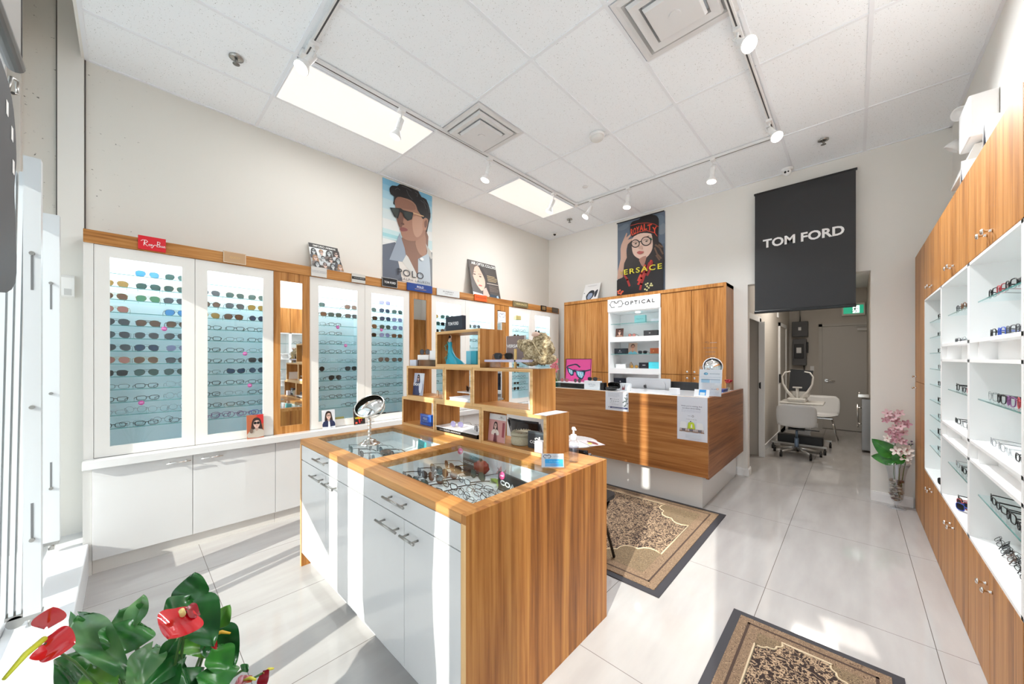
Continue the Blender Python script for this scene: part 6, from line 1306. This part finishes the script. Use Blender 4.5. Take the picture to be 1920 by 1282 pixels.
# leaflet holder and card holder
a = Art(.205, .265, (232, 236, 242), .002); a.E(.30, .84, .10, .05, (30, 130, 180)); a.E(.32, .84, .05, .022, (120, 210, 230)); a.R(.46, .83, .92, .85, (140, 160, 180)); a.R(.06, .70, .96, .715, (190, 198, 210)); a.R(.10, .50, .48, .63, (150, 196, 226)); a.R(.52, .50, .94, .63, (200, 216, 230)); a.R(.10, .615, .94, .63, (40, 90, 130)); a.T('EYE CARE', .56, .24, .80, .28, (120, 130, 160)); a.E(.84, .27, .05, .035, (226, 150, 96)); a.E(.84, .27, .026, .018, (236, 238, 242)); lines(a, .5, .9, .06, .2, 3, (170, 180, 196), .2)
c_ = a.build('leaflet_holder', 'clear holder with a blue white leaflet at the desk corner', 'leaflet holder', (-1.150, 4.00, D+.006), (-.12, 0, 0))
obj('acrylic_frame', MB().box(-.004, .209, .002, .005, -.004, .30).box(-.004, .209, -.005, -.0035, -.004, .27).box(-.004, .209, -.005, .06, -.0065, -.004), ACRYL, c_, world=False)
a = Art(.138, .075, (226, 230, 236), .001); a.R(.32, .2, .78, .98, (40, 140, 214)); a.R(.38, .22, .72, .6, (206, 224, 232)); a.build('card_holder', 'low clear card holder with a small blue card on desk edge', 'card holder', (-1.166, 3.90, D+.002), (-.35, 0, 0))
u = thing('vanity_mirror', 'round beaded stem vanity mirror at the right end of the desk', 'mirror', (-.985, 4.12, D)) if False else thing('vanity_mirror', 'round vanity mirror on a beaded chrome stem at right end of desk', 'mirror', (-1.09, 4.30, D))
p = Vector((-1.10, 4.32, D)); obj('stem', MB().lathe([(0, 0), (.055, 0), (.055, .006), (.012, .02)]+[(.006+.006*abs(math.sin(k*PI/4)), .02+k*.0075) for k in range(24)]+[(0, .2)], p, 16), CHROME, u)
q = Vector((.35, -1, .18)).normalized().to_track_quat('Z', 'Y').to_matrix().to_4x4(); q.translation = p+Vector((.0, -.005, .295))
obj('rim', MB().lathe([(.088, -.008), (.096, -.008), (.098, 0), (.096, .008), (.088, .008)], n=40, mat=q), M((226, 230, 236), .15, .5), u); obj('mirror_glass', MB().lathe([(0, .006), (.089, .006), (.089, -.006), (0, -.006)], n=40, mat=q), MIRROR, u)
tag(obj('book', MB().box(-1.19, -1.065, 4.60, 4.80, D, D+.03), M((34, 58, 120), .4)), 'navy and white book lying at the right rear end of desk', 'book')
u = thing('rose_vase', 'dark red rose in a small glass of pebbles at the desk end', 'flower', (-1.085, 4.90, D)); p = Vector((-1.085, 4.92, D))
obj('glass', MB().lathe([(0, 0), (.026, 0), (.03, .06), (.032, .075)], p, 20), GLASS, u); b = MB(); random.seed(1)
for k in range(20): b.ball(p+Vector((random.uniform(-.018, .018), random.uniform(-.018, .018), .008+.03*random.random())), .006, 0, 6)
obj('pebbles', b, M((180, 170, 150), .4), u); b = MB()
for k in range(16):
    a_ = k*2.4; r_ = .008+.002*k; b.ball(p+Vector((r_*math.cos(a_), r_*math.sin(a_), .11+.012*math.cos(k))), .013, 0, 8, (1, 1, .8))
obj('bloom', b, M((150, 20, 32), .5), u); obj('stem', MB().tube([p+Vector((0, 0, .02)), p+Vector((.003, 0, .10))], .002, 6), M((40, 90, 40), .5), u)

# ---------------------------------------------------------------- rugs
def rugm(seed, dark, mid, light):
    m, nt, n, l, b = nodes('woven_rug'); tc = n.new('ShaderNodeTexCoord'); mp_ = n.new('ShaderNodeMapping'); mp_.inputs['Location'].default_value = (seed, seed, 0); l.new(tc.outputs['Object'], mp_.inputs[0])
    v = n.new('ShaderNodeTexVoronoi'); v.inputs['Scale'].default_value = 24; v.feature = 'DISTANCE_TO_EDGE'; w = n.new('ShaderNodeTexNoise'); w.inputs['Scale'].default_value = 20; w.inputs['Detail'].default_value = 3; l.new(mp_.outputs[0], w.inputs[0])
    ad = n.new('ShaderNodeMix'); ad.data_type = 'VECTOR'; ad.inputs[0].default_value = .22; l.new(mp_.outputs[0], ad.inputs[4]); l.new(w.outputs[1], ad.inputs[5]); l.new(ad.outputs[1], v.inputs[0])
    r = ramp(n, [(.02, light), (.08, mid), (.15, dark)]); l.new(v.outputs[0], r.inputs[0])
    f = n.new('ShaderNodeTexNoise'); f.inputs['Scale'].default_value = 220; f.inputs['Detail'].default_value = 2; l.new(tc.outputs['Object'], f.inputs[0])
    mx = n.new('ShaderNodeMix'); mx.data_type = 'RGBA'; mx.blend_type = 'OVERLAY'; mx.inputs[0].default_value = .7; l.new(r.outputs[0], mx.inputs[6]); l.new(f.outputs[0], mx.inputs[7]); l.new(mx.outputs[2], b.inputs['Base Color']); b.inputs['Roughness'].default_value = .95
    bp = n.new('ShaderNodeBump'); bp.inputs['Distance'].default_value = .004; l.new(f.outputs[0], bp.inputs['Height']); l.new(bp.outputs[0], b.inputs['Normal']); return m
RF = rugm(0, (46, 32, 28), (120, 94, 72), (190, 164, 134)); RB = rugm(3, (128, 104, 82), (168, 142, 114), (92, 70, 54)); RC = rugm(8, (118, 98, 74), (164, 142, 110), (70, 54, 42)); RE = M((44, 42, 48), .7)
def rug(x0, x1, y0, y1, label, bw, cw):
    u = thing('rug', label, 'rug', ((x0+x1)/2, (y0+y1)/2, 0))
    obj('rubber_border', MB().prism([(x0, y0), (x1, y0), (x1, y1), (x0, y1)], 'z', .0005, .006), RE, u, bev=.002)
    b = MB(); e = bw
    b.prism([(x0+e, y0+e), (x1-e, y0+e), (x1-e, y1-e), (x0+e, y1-e)], 'z', .006, .012, 0)
    e2 = bw+cw*.42; b.box(x0+e2, x1-e2, y0+e2, y0+e2+.012, .012, .0126, 1).box(x0+e2, x1-e2, y1-e2-.012, y1-e2, .012, .0126, 1).box(x0+e2, x0+e2+.012, y0+e2, y1-e2, .012, .0126, 1).box(x1-e2-.012, x1-e2, y0+e2, y1-e2, .012, .0126, 1)
    # field with scalloped corners
    e3 = bw+cw; X0, X1, Y0, Y1 = x0+e3, x1-e3, y0+e3, y1-e3; s = min(X1-X0, Y1-Y0)*.25; pts = []
    for cx_, cy_, a0, a1 in ((X1, Y0, PI, PI/2), (X1, Y1, 3*PI/2, PI), (X0, Y1, 2*PI, 3*PI/2), (X0, Y0, PI/2, 0)):
        for k in range(13):
            q_ = a0+(a1-a0)*k/12; r_ = s*(1+.12*abs(math.sin(q_*6))); pts.append((min(X1, max(X0, cx_+r_*math.cos(q_))), min(Y1, max(Y0, cy_+r_*math.sin(q_)))))
    b2 = MB().prism([(X0, Y0), (X1, Y0), (X1, Y1), (X0, Y1)], 'z', .012, .0128)
    obj('patterned_border', b, [RB, M((70, 52, 42), .9)], u); obj('corner_field', b2, RC, u); 
    obj('scallop_line', MB().tube([(p_[0], p_[1], .0134) for p_ in pts], .006, 4, closed=True), M((206, 186, 154), .9), u)
    obj('centre_field', MB().prism(pts, 'z', .0128, .0134), RF, u)
rug(-2.75, -.885, 2.278, 3.925, 'dark brown floral rug with black edge under chair beside the desk', .05, .13)
rug(-.52, .175, 1.30, 2.49, 'small brown floral rug with black edge nearest the camera', .045, .10)

# ---------------------------------------------------------------- chair and side table behind the island
bm_ = M((24, 24, 26), .3, .5)
def folding_chair(label, loc, rz):
    u = thing('folding_chair', label, 'chair', (0, 0, 0), 'black folding chairs behind the island')
    for sx in (-.215, .215):
        obj('front_leg', MB().tube([(sx, .20, .84), (sx, .06, .46), (sx, -.145, .008)], .011, 10), M((70, 70, 74), .25, .9), u)
        sr = sx*.9; obj('rear_leg', MB().tube([(sr, -.12, .45), (sr, .28, .008)], .010, 10), M((70, 70, 74), .25, .9), u)
    obj('seat', MB().prism(rr(-.215, .215, -.20, .20, .05), 'z', .445, .47), bm_, u, bev=.008)
    vs = []; fs = []
    for j in range(7):
        for i in range(13):
            a_ = (i/12*2-1); vs.append((.205*a_, .16+.05*j/6+.03*(1-a_*a_), .66+.20*j/6))
    for j in range(6):
        for i in range(12): k = j*13+i; fs.append((k, k+1, k+14, k+13))
    o = obj('backrest', MB().add(vs, fs, 0, True), M((38, 38, 42), .12, .4), u); so = o.modifiers.new('t', 'SOLIDIFY'); so.thickness = .008
    obj('cross_bar', MB().cyl((-.215, -.08, .20), (.215, -.08, .20), .008), bm_, u)
    u.location = loc; u.rotation_euler = (0, 0, rz)
folding_chair('black folding chair right behind the island, leg showing on the rug', (-1.515, 2.345, .0135), PI)
folding_chair('black folding chair seen through the bottom right display box, facing the desk', (-2.46, 2.98, .0135), PI)
u = thing('side_table', 'small round white topped table behind the island corner', 'table', (-1.86, 2.78, .0135))
tm_ = M((228, 228, 230), .15); p = Vector((-1.93, 2.72, 0))
p = Vector((-1.86, 2.75, 0))
obj('table_top', MB().lathe([(0, .745), (.235, .745), (.24, .75), (.235, .757), (0, .757)], p, 48), tm_, u); obj('stem', MB().cyl(p+Vector((0, 0, .02)), p+Vector((0, 0, .745)), .022), CHROME, u); obj('foot', MB().lathe([(0, .0135), (.17, .0135), (.165, .022), (.03, .032), (0, .034)], p, 36), CHROME, u)
a = Art(.20, .14, (206, 196, 200), .002); a.P([(.1, .5), (.4, .75), (.8, .7), (.9, .5), (.6, .4), (.3, .35)], (120, 50, 44), 3); a.P([(.4, .25), (.55, .5), (.62, .35), (.8, .25), (.6, .15)], (196, 200, 80), 1)
a.build('magazine', 'printed leaflet with red brown shape on the small round table', 'leaflet', (-1.79, 2.78, .7585), (-PI/2, 0, -.5))

# ---------------------------------------------------------------- floor vase with artificial orchids
VX, VY = .316, 5.29
u = thing('floor_vase', 'tall flared glass vase filled with pebbles beside right cabinets', 'vase', (VX, VY, 0)); p = Vector((VX, VY, 0))
obj('vase_glass', MB().lathe([(0, .001), (.066, .001), (.067, .004), (.03, .014), (.014, .024), (.012, .034), (.022, .042), (.013, .052), (.03, .066), (.048, .10), (.055, .16), (.058, .25), (.064, .33), (.078, .40), (.094, .452), (.092, .453), (.074, .40), (.060, .33), (.054, .25), (.050, .16), (.043, .10), (.02, .072), (0, .070)], p, 40), thin_glass('vase_glass', (.93, .95, .97), refl=1.1, base=.03), u)
b = MB(); random.seed(12)
for k in range(95):
    z = .085+.20*random.random(); R_ = .045 if z > .12 else .034; a_ = random.random()*6.28; r_ = R_*math.sqrt(random.random()); b.ball(p+Vector((r_*math.cos(a_), r_*math.sin(a_), z)), .010+.006*random.random(), random.choice([0, 0, 1, 2]), 8, (1.2, .9, .7))
o = obj('pebbles', b, [M((150, 132, 112), .3), M((96, 62, 54), .3), M((206, 196, 180), .3)], u); o['kind'] = 'stuff'
u = thing('artificial_orchid', 'pink and cream artificial orchid stems with green leaves in tall vase', 'flower', (VX, VY, .29))
gm = M((60, 104, 44), .45); PK = M((214, 176, 182), .55); PK2 = M((196, 144, 158), .55); CR = M((232, 220, 212), .55)
for pts in ([(0, 0, .10), (-.02, -.01, .35), (-.015, -.02, .6), (.0, -.02, .78), (-.02, -.02, .97)], [(.01, 0, .10), (.02, -.01, .4), (.05, -.02, .55), (.08, -.02, .60)], [(.02, 0, .12), (.05, 0, .40), (.08, -.01, .60), (.10, -.01, .66)]):
    obj('stem', MB().tube([p+Vector(q_) for q_ in pts], .0035, 6), gm, u)
def petal_flower(c, s, m, nrm, name='blossom'):
    q = Vector(nrm).normalized().to_track_quat('Z', 'Y').to_matrix().to_4x4(); q.translation = Vector(c); b = MB(); a0 = random.random()*6
    for k in range(5):
        a_ = a0+2*PI*k/5; d_ = Vector((math.cos(a_), math.sin(a_), 0)); n_ = Vector((-d_.y, d_.x, 0)); 
        vs = [Vector((0, 0, 0)), d_*s*.45+n_*s*.30+Vector((0, 0, s*.10)), d_*s*.85+n_*s*.22+Vector((0, 0, s*.22)), d_*s+Vector((0, 0, s*.14)), d_*s*.85-n_*s*.22+Vector((0, 0, s*.22)), d_*s*.45-n_*s*.30+Vector((0, 0, s*.10)), d_*s*.5+Vector((0, 0, s*.02))]
        b.add(vs, [(0, 1, 6), (1, 2, 6), (2, 3, 6), (3, 4, 6), (4, 5, 6), (5, 0, 6)], 0, True, q)
    b.ball((0, 0, s*.15), s*.16, 1, 8, mat=q)
    o = obj(name, b, [m, M((186, 120, 130), .5)], u, recalc=False); return o
random.seed(14)
for x, z, s, m in ((-.05, .95, .045, PK), (.0, .93, .045, PK), (.035, .96, .04, PK), (-.03, .90, .045, PK), (.01, .88, .04, PK2), (-.065, .88, .035, PK2), (.085, .86, .045, PK2), (.04, .83, .045, PK), (.0, .80, .045, PK), (-.03, .76, .045, PK2), (.02, .75, .045, PK2), (.06, .77, .04, PK), (-.05, .70, .04, CR), (-.01, .69, .04, PK2), (.03, .69, .045, PK), (.06, .68, .04, PK2), (.01, .58, .05, CR), (.05, .58, .055, CR), (.085, .60, .05, CR), (.07, .53, .05, CR), (.10, .55, .045, CR), (.09, .49, .035, CR)):
    petal_flower(p+Vector((x-.015, -.03-.02*random.random(), z)), s, m, (random.uniform(-.5, .5)-.4, -1, random.uniform(-.2, .5)))
for x, z in ((.085, .655), (.105, .66), (.10, .685)): obj('bud', MB().ball(p+Vector((x, -.01, z)), .009, 0, 8), M((120, 110, 130), .5), u)
def leafmesh(c, tip, nrm, L_, W_, fold=.18, curl=.15, heart=True, nu=6, nv=10, wav=.0):
    """leaf from base c towards tip direction, facing nrm"""
    t = Vector(tip).normalized(); n_ = Vector(nrm); n_ = (n_-t*n_.dot(t)).normalized(); s = t.cross(n_); vs = []; fs = []
    for j in range(nv+1):
        v = j/nv
        w = (math.sin(PI*min(1, v**.62))**.75)*W_/2 if heart else math.sin(PI*v)**.8*W_/2
        if heart and v < .05: w = W_*.12
        for i in range(-nu, nu+1):
            a_ = i/nu; back = (-.16*L_*math.exp(-((abs(a_)-.55)/.3)**2)*max(0, 1-v*3.2)) if heart else 0
            p_ = Vector(c)+t*(v*L_+back)+s*(a_*w)+n_*(fold*abs(a_)*w-curl*L_*v*v+wav*math.sin(v*9+a_*3)*W_*.05); vs.append(p_)
    m = 2*nu+1
    for j in range(nv):
        for i in range(m-1): k = j*m+i; fs.append((k, k+1, k+m+1, k+m))
    return MB().add(vs, fs, 0, True)
def leafm(c1, c2):
    m, nt, n, l, b = nodes('glossy_leaf'); tc = n.new('ShaderNodeTexCoord'); t = n.new('ShaderNodeTexNoise'); t.inputs['Scale'].default_value = 14; l.new(tc.outputs['Object'], t.inputs[0]); r = ramp(n, [(.35, c1), (.65, c2)]); l.new(t.outputs[0], r.inputs[0]); l.new(r.outputs[0], b.inputs['Base Color'])
    b.inputs['Roughness'].default_value = .25; b.inputs['Subsurface Weight'].default_value = 0; b.inputs['Transmission Weight'].default_value = 0; return m
LG = leafm((30, 92, 34), (56, 130, 46))
obj('leaf', leafmesh(p+Vector((-.01, -.01, .52)), (-.6, -.1, .55), (-.2, -1, .3), .22, .15, .2, .2), LG, u, recalc=False); obj('leaf', leafmesh(p+Vector((-.01, -.015, .48)), (-.9, -.1, .1), (-.2, -1, .3), .17, .13, .2, .2), LG, u, recalc=False); obj('leaf', leafmesh(p+Vector((-.005, -.02, .46)), (.3, -.2, .8), (-.2, -1, .3), .14, .10, .2, .2), LG, u, recalc=False)
# plant and pink flowers glimpsed behind the boxes, standing on the desk end
u = thing('potted_plant', 'green leaved plant with pink flowers behind the desk left end', 'plant', (-3.13, 4.32, 0)); q0 = Vector((-3.13, 4.32, 0))
obj('pot', MB().lathe([(0, 0), (.13, 0), (.17, .34), (.16, .34), (.12, .30), (0, .30)], q0, 28), WHITE, u)
for a_, l_ in ((.3, .42), (1.2, .46), (2.2, .36), (3.1, .3), (4.0, .38), (5.0, .44), (5.8, .42)):
    obj('leaf', leafmesh(q0+Vector((.03*math.cos(a_), .03*math.sin(a_), .80)), (.35*math.cos(a_), .35*math.sin(a_), 1), (math.cos(a_), math.sin(a_), -.3), l_, .12, .2, .1, heart=False), LG, u, recalc=False)
obj('stem', MB().tube([q0+Vector((0, 0, .30)), q0+Vector((0, 0, .84))], .022, 8).tube([q0+Vector((0, 0, .8)), q0+Vector((.02, -.05, 1.2)), q0+Vector((.0, -.1, 1.42))], .004, 6), gm, u)
for x, z in ((.0, 1.42), (.03, 1.36), (-.03, 1.38), (.02, 1.47), (.0, 1.32)): petal_flower(q0+Vector((x, -.1, z)), .05, M((206, 110, 120), .5), (.2, -1, .2), 'blossom')

# ---------------------------------------------------------------- red anthurium at the window, in front of the camera
def at(px, py, d):
    l = (px-960)/679*d; C_, S_ = math.cos(YAW), math.sin(YAW); return Vector((l*C_-d*S_, l*S_+d*C_, 1.5-(py-672)/679*d))
PB = Vector((-1.36, .06, 0))
u = thing('anthurium_plant', 'red flowered anthurium plant with glossy green leaves in front by the window', 'plant', tuple(PB))
obj('pot', MB().lathe([(0, .001), (.11, .001), (.15, .30), (.155, .32), (.145, .32), (.14, .29), (0, .28)], PB, 32), M((196, 198, 200), .3), u)
obj('soil', MB().lathe([(0, .285), (.138, .288)], PB, 24), M((50, 38, 30), .9), u)
GL = [leafm((28, 92, 38), (60, 128, 50)), leafm((22, 74, 34), (40, 104, 44)), leafm((70, 134, 44), (110, 160, 60)), leafm((56, 112, 60), (96, 142, 84))]
camv = Vector((0, 0, 1.5))
stemm = M((62, 96, 44), .4)
def stem_to(e, r=.0035, name='stem', base=None):
    e = Vector(e); b0 = (PB+Vector((random.uniform(-.04, .04), random.uniform(-.04, .04), .29))) if base is None else base; mid = b0.lerp(e, .55)+Vector((0, 0, .05)); obj(name, MB().tube([b0, b0.lerp(mid, .5)+Vector((0, 0, .03)), mid, mid.lerp(e, .6)+Vector((0, 0, .015)), e], r, 8), stemm, u)
def screen_leaf(base, tip, d0, d1, W_, mi, fold=.15, curl=.12, face=None, wav=1.0, stem=True):
    A = at(*base, d0); B = at(*tip, d1); t = B-A; n_ = (camv-A).normalized() if face is None else Vector(face); obj('leaf', leafmesh(A, t, n_, t.length, W_, fold, curl, wav=wav, nv=14), GL[mi], u, recalc=False); 
    if stem: stem_to(A)
random.seed(17)
screen_leaf((357, 1128), (362, 1074), 1.00, 1.02, .085, 1, face=(.3, -.2, .9)); screen_leaf((357, 1125), (398, 1205), 1.0, .93, .100, 1, fold=.3)
screen_leaf((352, 1125), (312, 1170), .99, .93, .085, 1, fold=.2); screen_leaf((253, 1172), (222, 1140), .98, 1.0, .075, 0, fold=.2); screen_leaf((250, 1170), (215, 1228), .98, .92, .12, 0, fold=.1)
screen_leaf((252, 1170), (268, 1112), .98, 1.03, .050, 3, fold=.5, face=(.9, -.3, .3)); screen_leaf((150, 1205), (145, 1152), .95, .97, .040, 0, fold=.5)
screen_leaf((150, 1160), (232, 1262), .98, .86, .070, 3, fold=.45, wav=2); screen_leaf((170, 1228), (128, 1290), .96, .86, .125, 0, fold=.15); screen_leaf((180, 1250), (205, 1300), .90, .84, .07, 2, fold=.3)
screen_leaf((405, 1172), (430, 1135), 1.02, 1.04, .055, 2, fold=.4); screen_leaf((402, 1180), (438, 1245), 1.02, .96, .085, 1, fold=.25); screen_leaf((330, 1195), (412, 1222), 1.0, .97, .070, 2, fold=.2, face=(.2, -.1, 1))
screen_leaf((408, 1215), (425, 1262), .98, .92, .065, 0, fold=.2); screen_leaf((380, 1262), (350, 1300), .93, .85, .095, 1, fold=.15); screen_leaf((412, 1250), (400, 1300), .95, .86, .09, 0, fold=.2)
screen_leaf((330, 1200), (300, 1246), .97, .93, .045, 1, fold=.6); screen_leaf((300, 1225), (345, 1255), 1.0, .93, .040, 1, fold=.6); screen_leaf((285, 1215), (250, 1292), .95, .84, .075, 3, fold=.3); screen_leaf((340, 1236), (268, 1290), .93, .85, .045, 1, fold=.6)
screen_leaf((455, 1256), (465, 1245), 1.05, 1.06, .030, 1, fold=.2); screen_leaf((300, 1262), (330, 1305), .92, .84, .07, 0, fold=.3)
RED = M((200, 12, 26), .12, coat=.8); DRED = M((132, 14, 34), .15, coat=.6); SPM = M((186, 190, 40), .5); SPC = M((222, 200, 130), .5)
def flower(base, tip, d0, d1, W_, face, m, sp0, sp1, sd0, sd1, sr, spm, extra=None, fold=.1):
    A = at(*base, d0); B = at(*tip, d1); t = B-A; o = obj('flower_spathe', leafmesh(A, t, face, t.length, W_, fold, .10, nv=16, nu=8, wav=.4), m, u, recalc=False)
    s0 = at(*sp0, sd0); s1 = at(*sp1, sd1); mid = s0.lerp(s1, .5)+Vector((0, 0, .006)); obj('flower_spadix', MB().tube([s0, mid, s1], [sr, sr*.95, sr*.55], 10), spm, u); stem_to(A, .003, 'flower_stem')
flower((350, 1146), (316, 1196), .90, .85, .100, (camv-at(340, 1160, .9)).normalized(), RED, (343, 1152), (338, 1146), .885, .86, .006, SPC, fold=.06)
flower((352, 1142), (378, 1150), .90, .92, .045, (.2, -.3, .9), DRED, (343, 1152), (339, 1147), .885, .862, .0055, SPC)
flower((84, 1206), (140, 1207), .79, .81, .064, (camv-at(100, 1210, .8)).normalized(), RED, (82, 1198), (8, 1272), .78, .68, .006, SPM, fold=.0)
o_ = at(95, 1170, .80); obj('flower_spathe', leafmesh(at(88, 1174, .80), at(98, 1142, .80)-at(88, 1174, .80), (camv-o_).normalized(), .042, .050, -.1, .1, nv=12), RED, u, recalc=False); obj('flower_spathe', leafmesh(at(92, 1218, .79), at(68, 1228, .77)-at(92, 1218, .79), (camv-o_).normalized(), .030, .026, -.2, .1, nv=12), RED, u, recalc=False)
flower((396, 1190), (404, 1218), .98, .96, .022, (.9, -.5, .1), RED, (399, 1190), (432, 1187), .98, 1.0, .0045, M((206, 160, 40), .5))
flower((470, 1270), (440, 1282), .98, .95, .05, (0, -.4, .9), DRED, (458, 1276), (480, 1274), .97, .97, .0045, M((196, 190, 60), .5)); flower((492, 1262), (498, 1284), 1.0, .98, .04, (.6, -.6, .3), DRED, (495, 1263), (513, 1253), 1.0, 1.02, .0045, M((206, 196, 70), .5))
for p_ in PROTO.values():
    for c in KID[p_.name]: bpy.data.objects.remove(c)
    bpy.data.objects.remove(p_)
PROTO.clear()
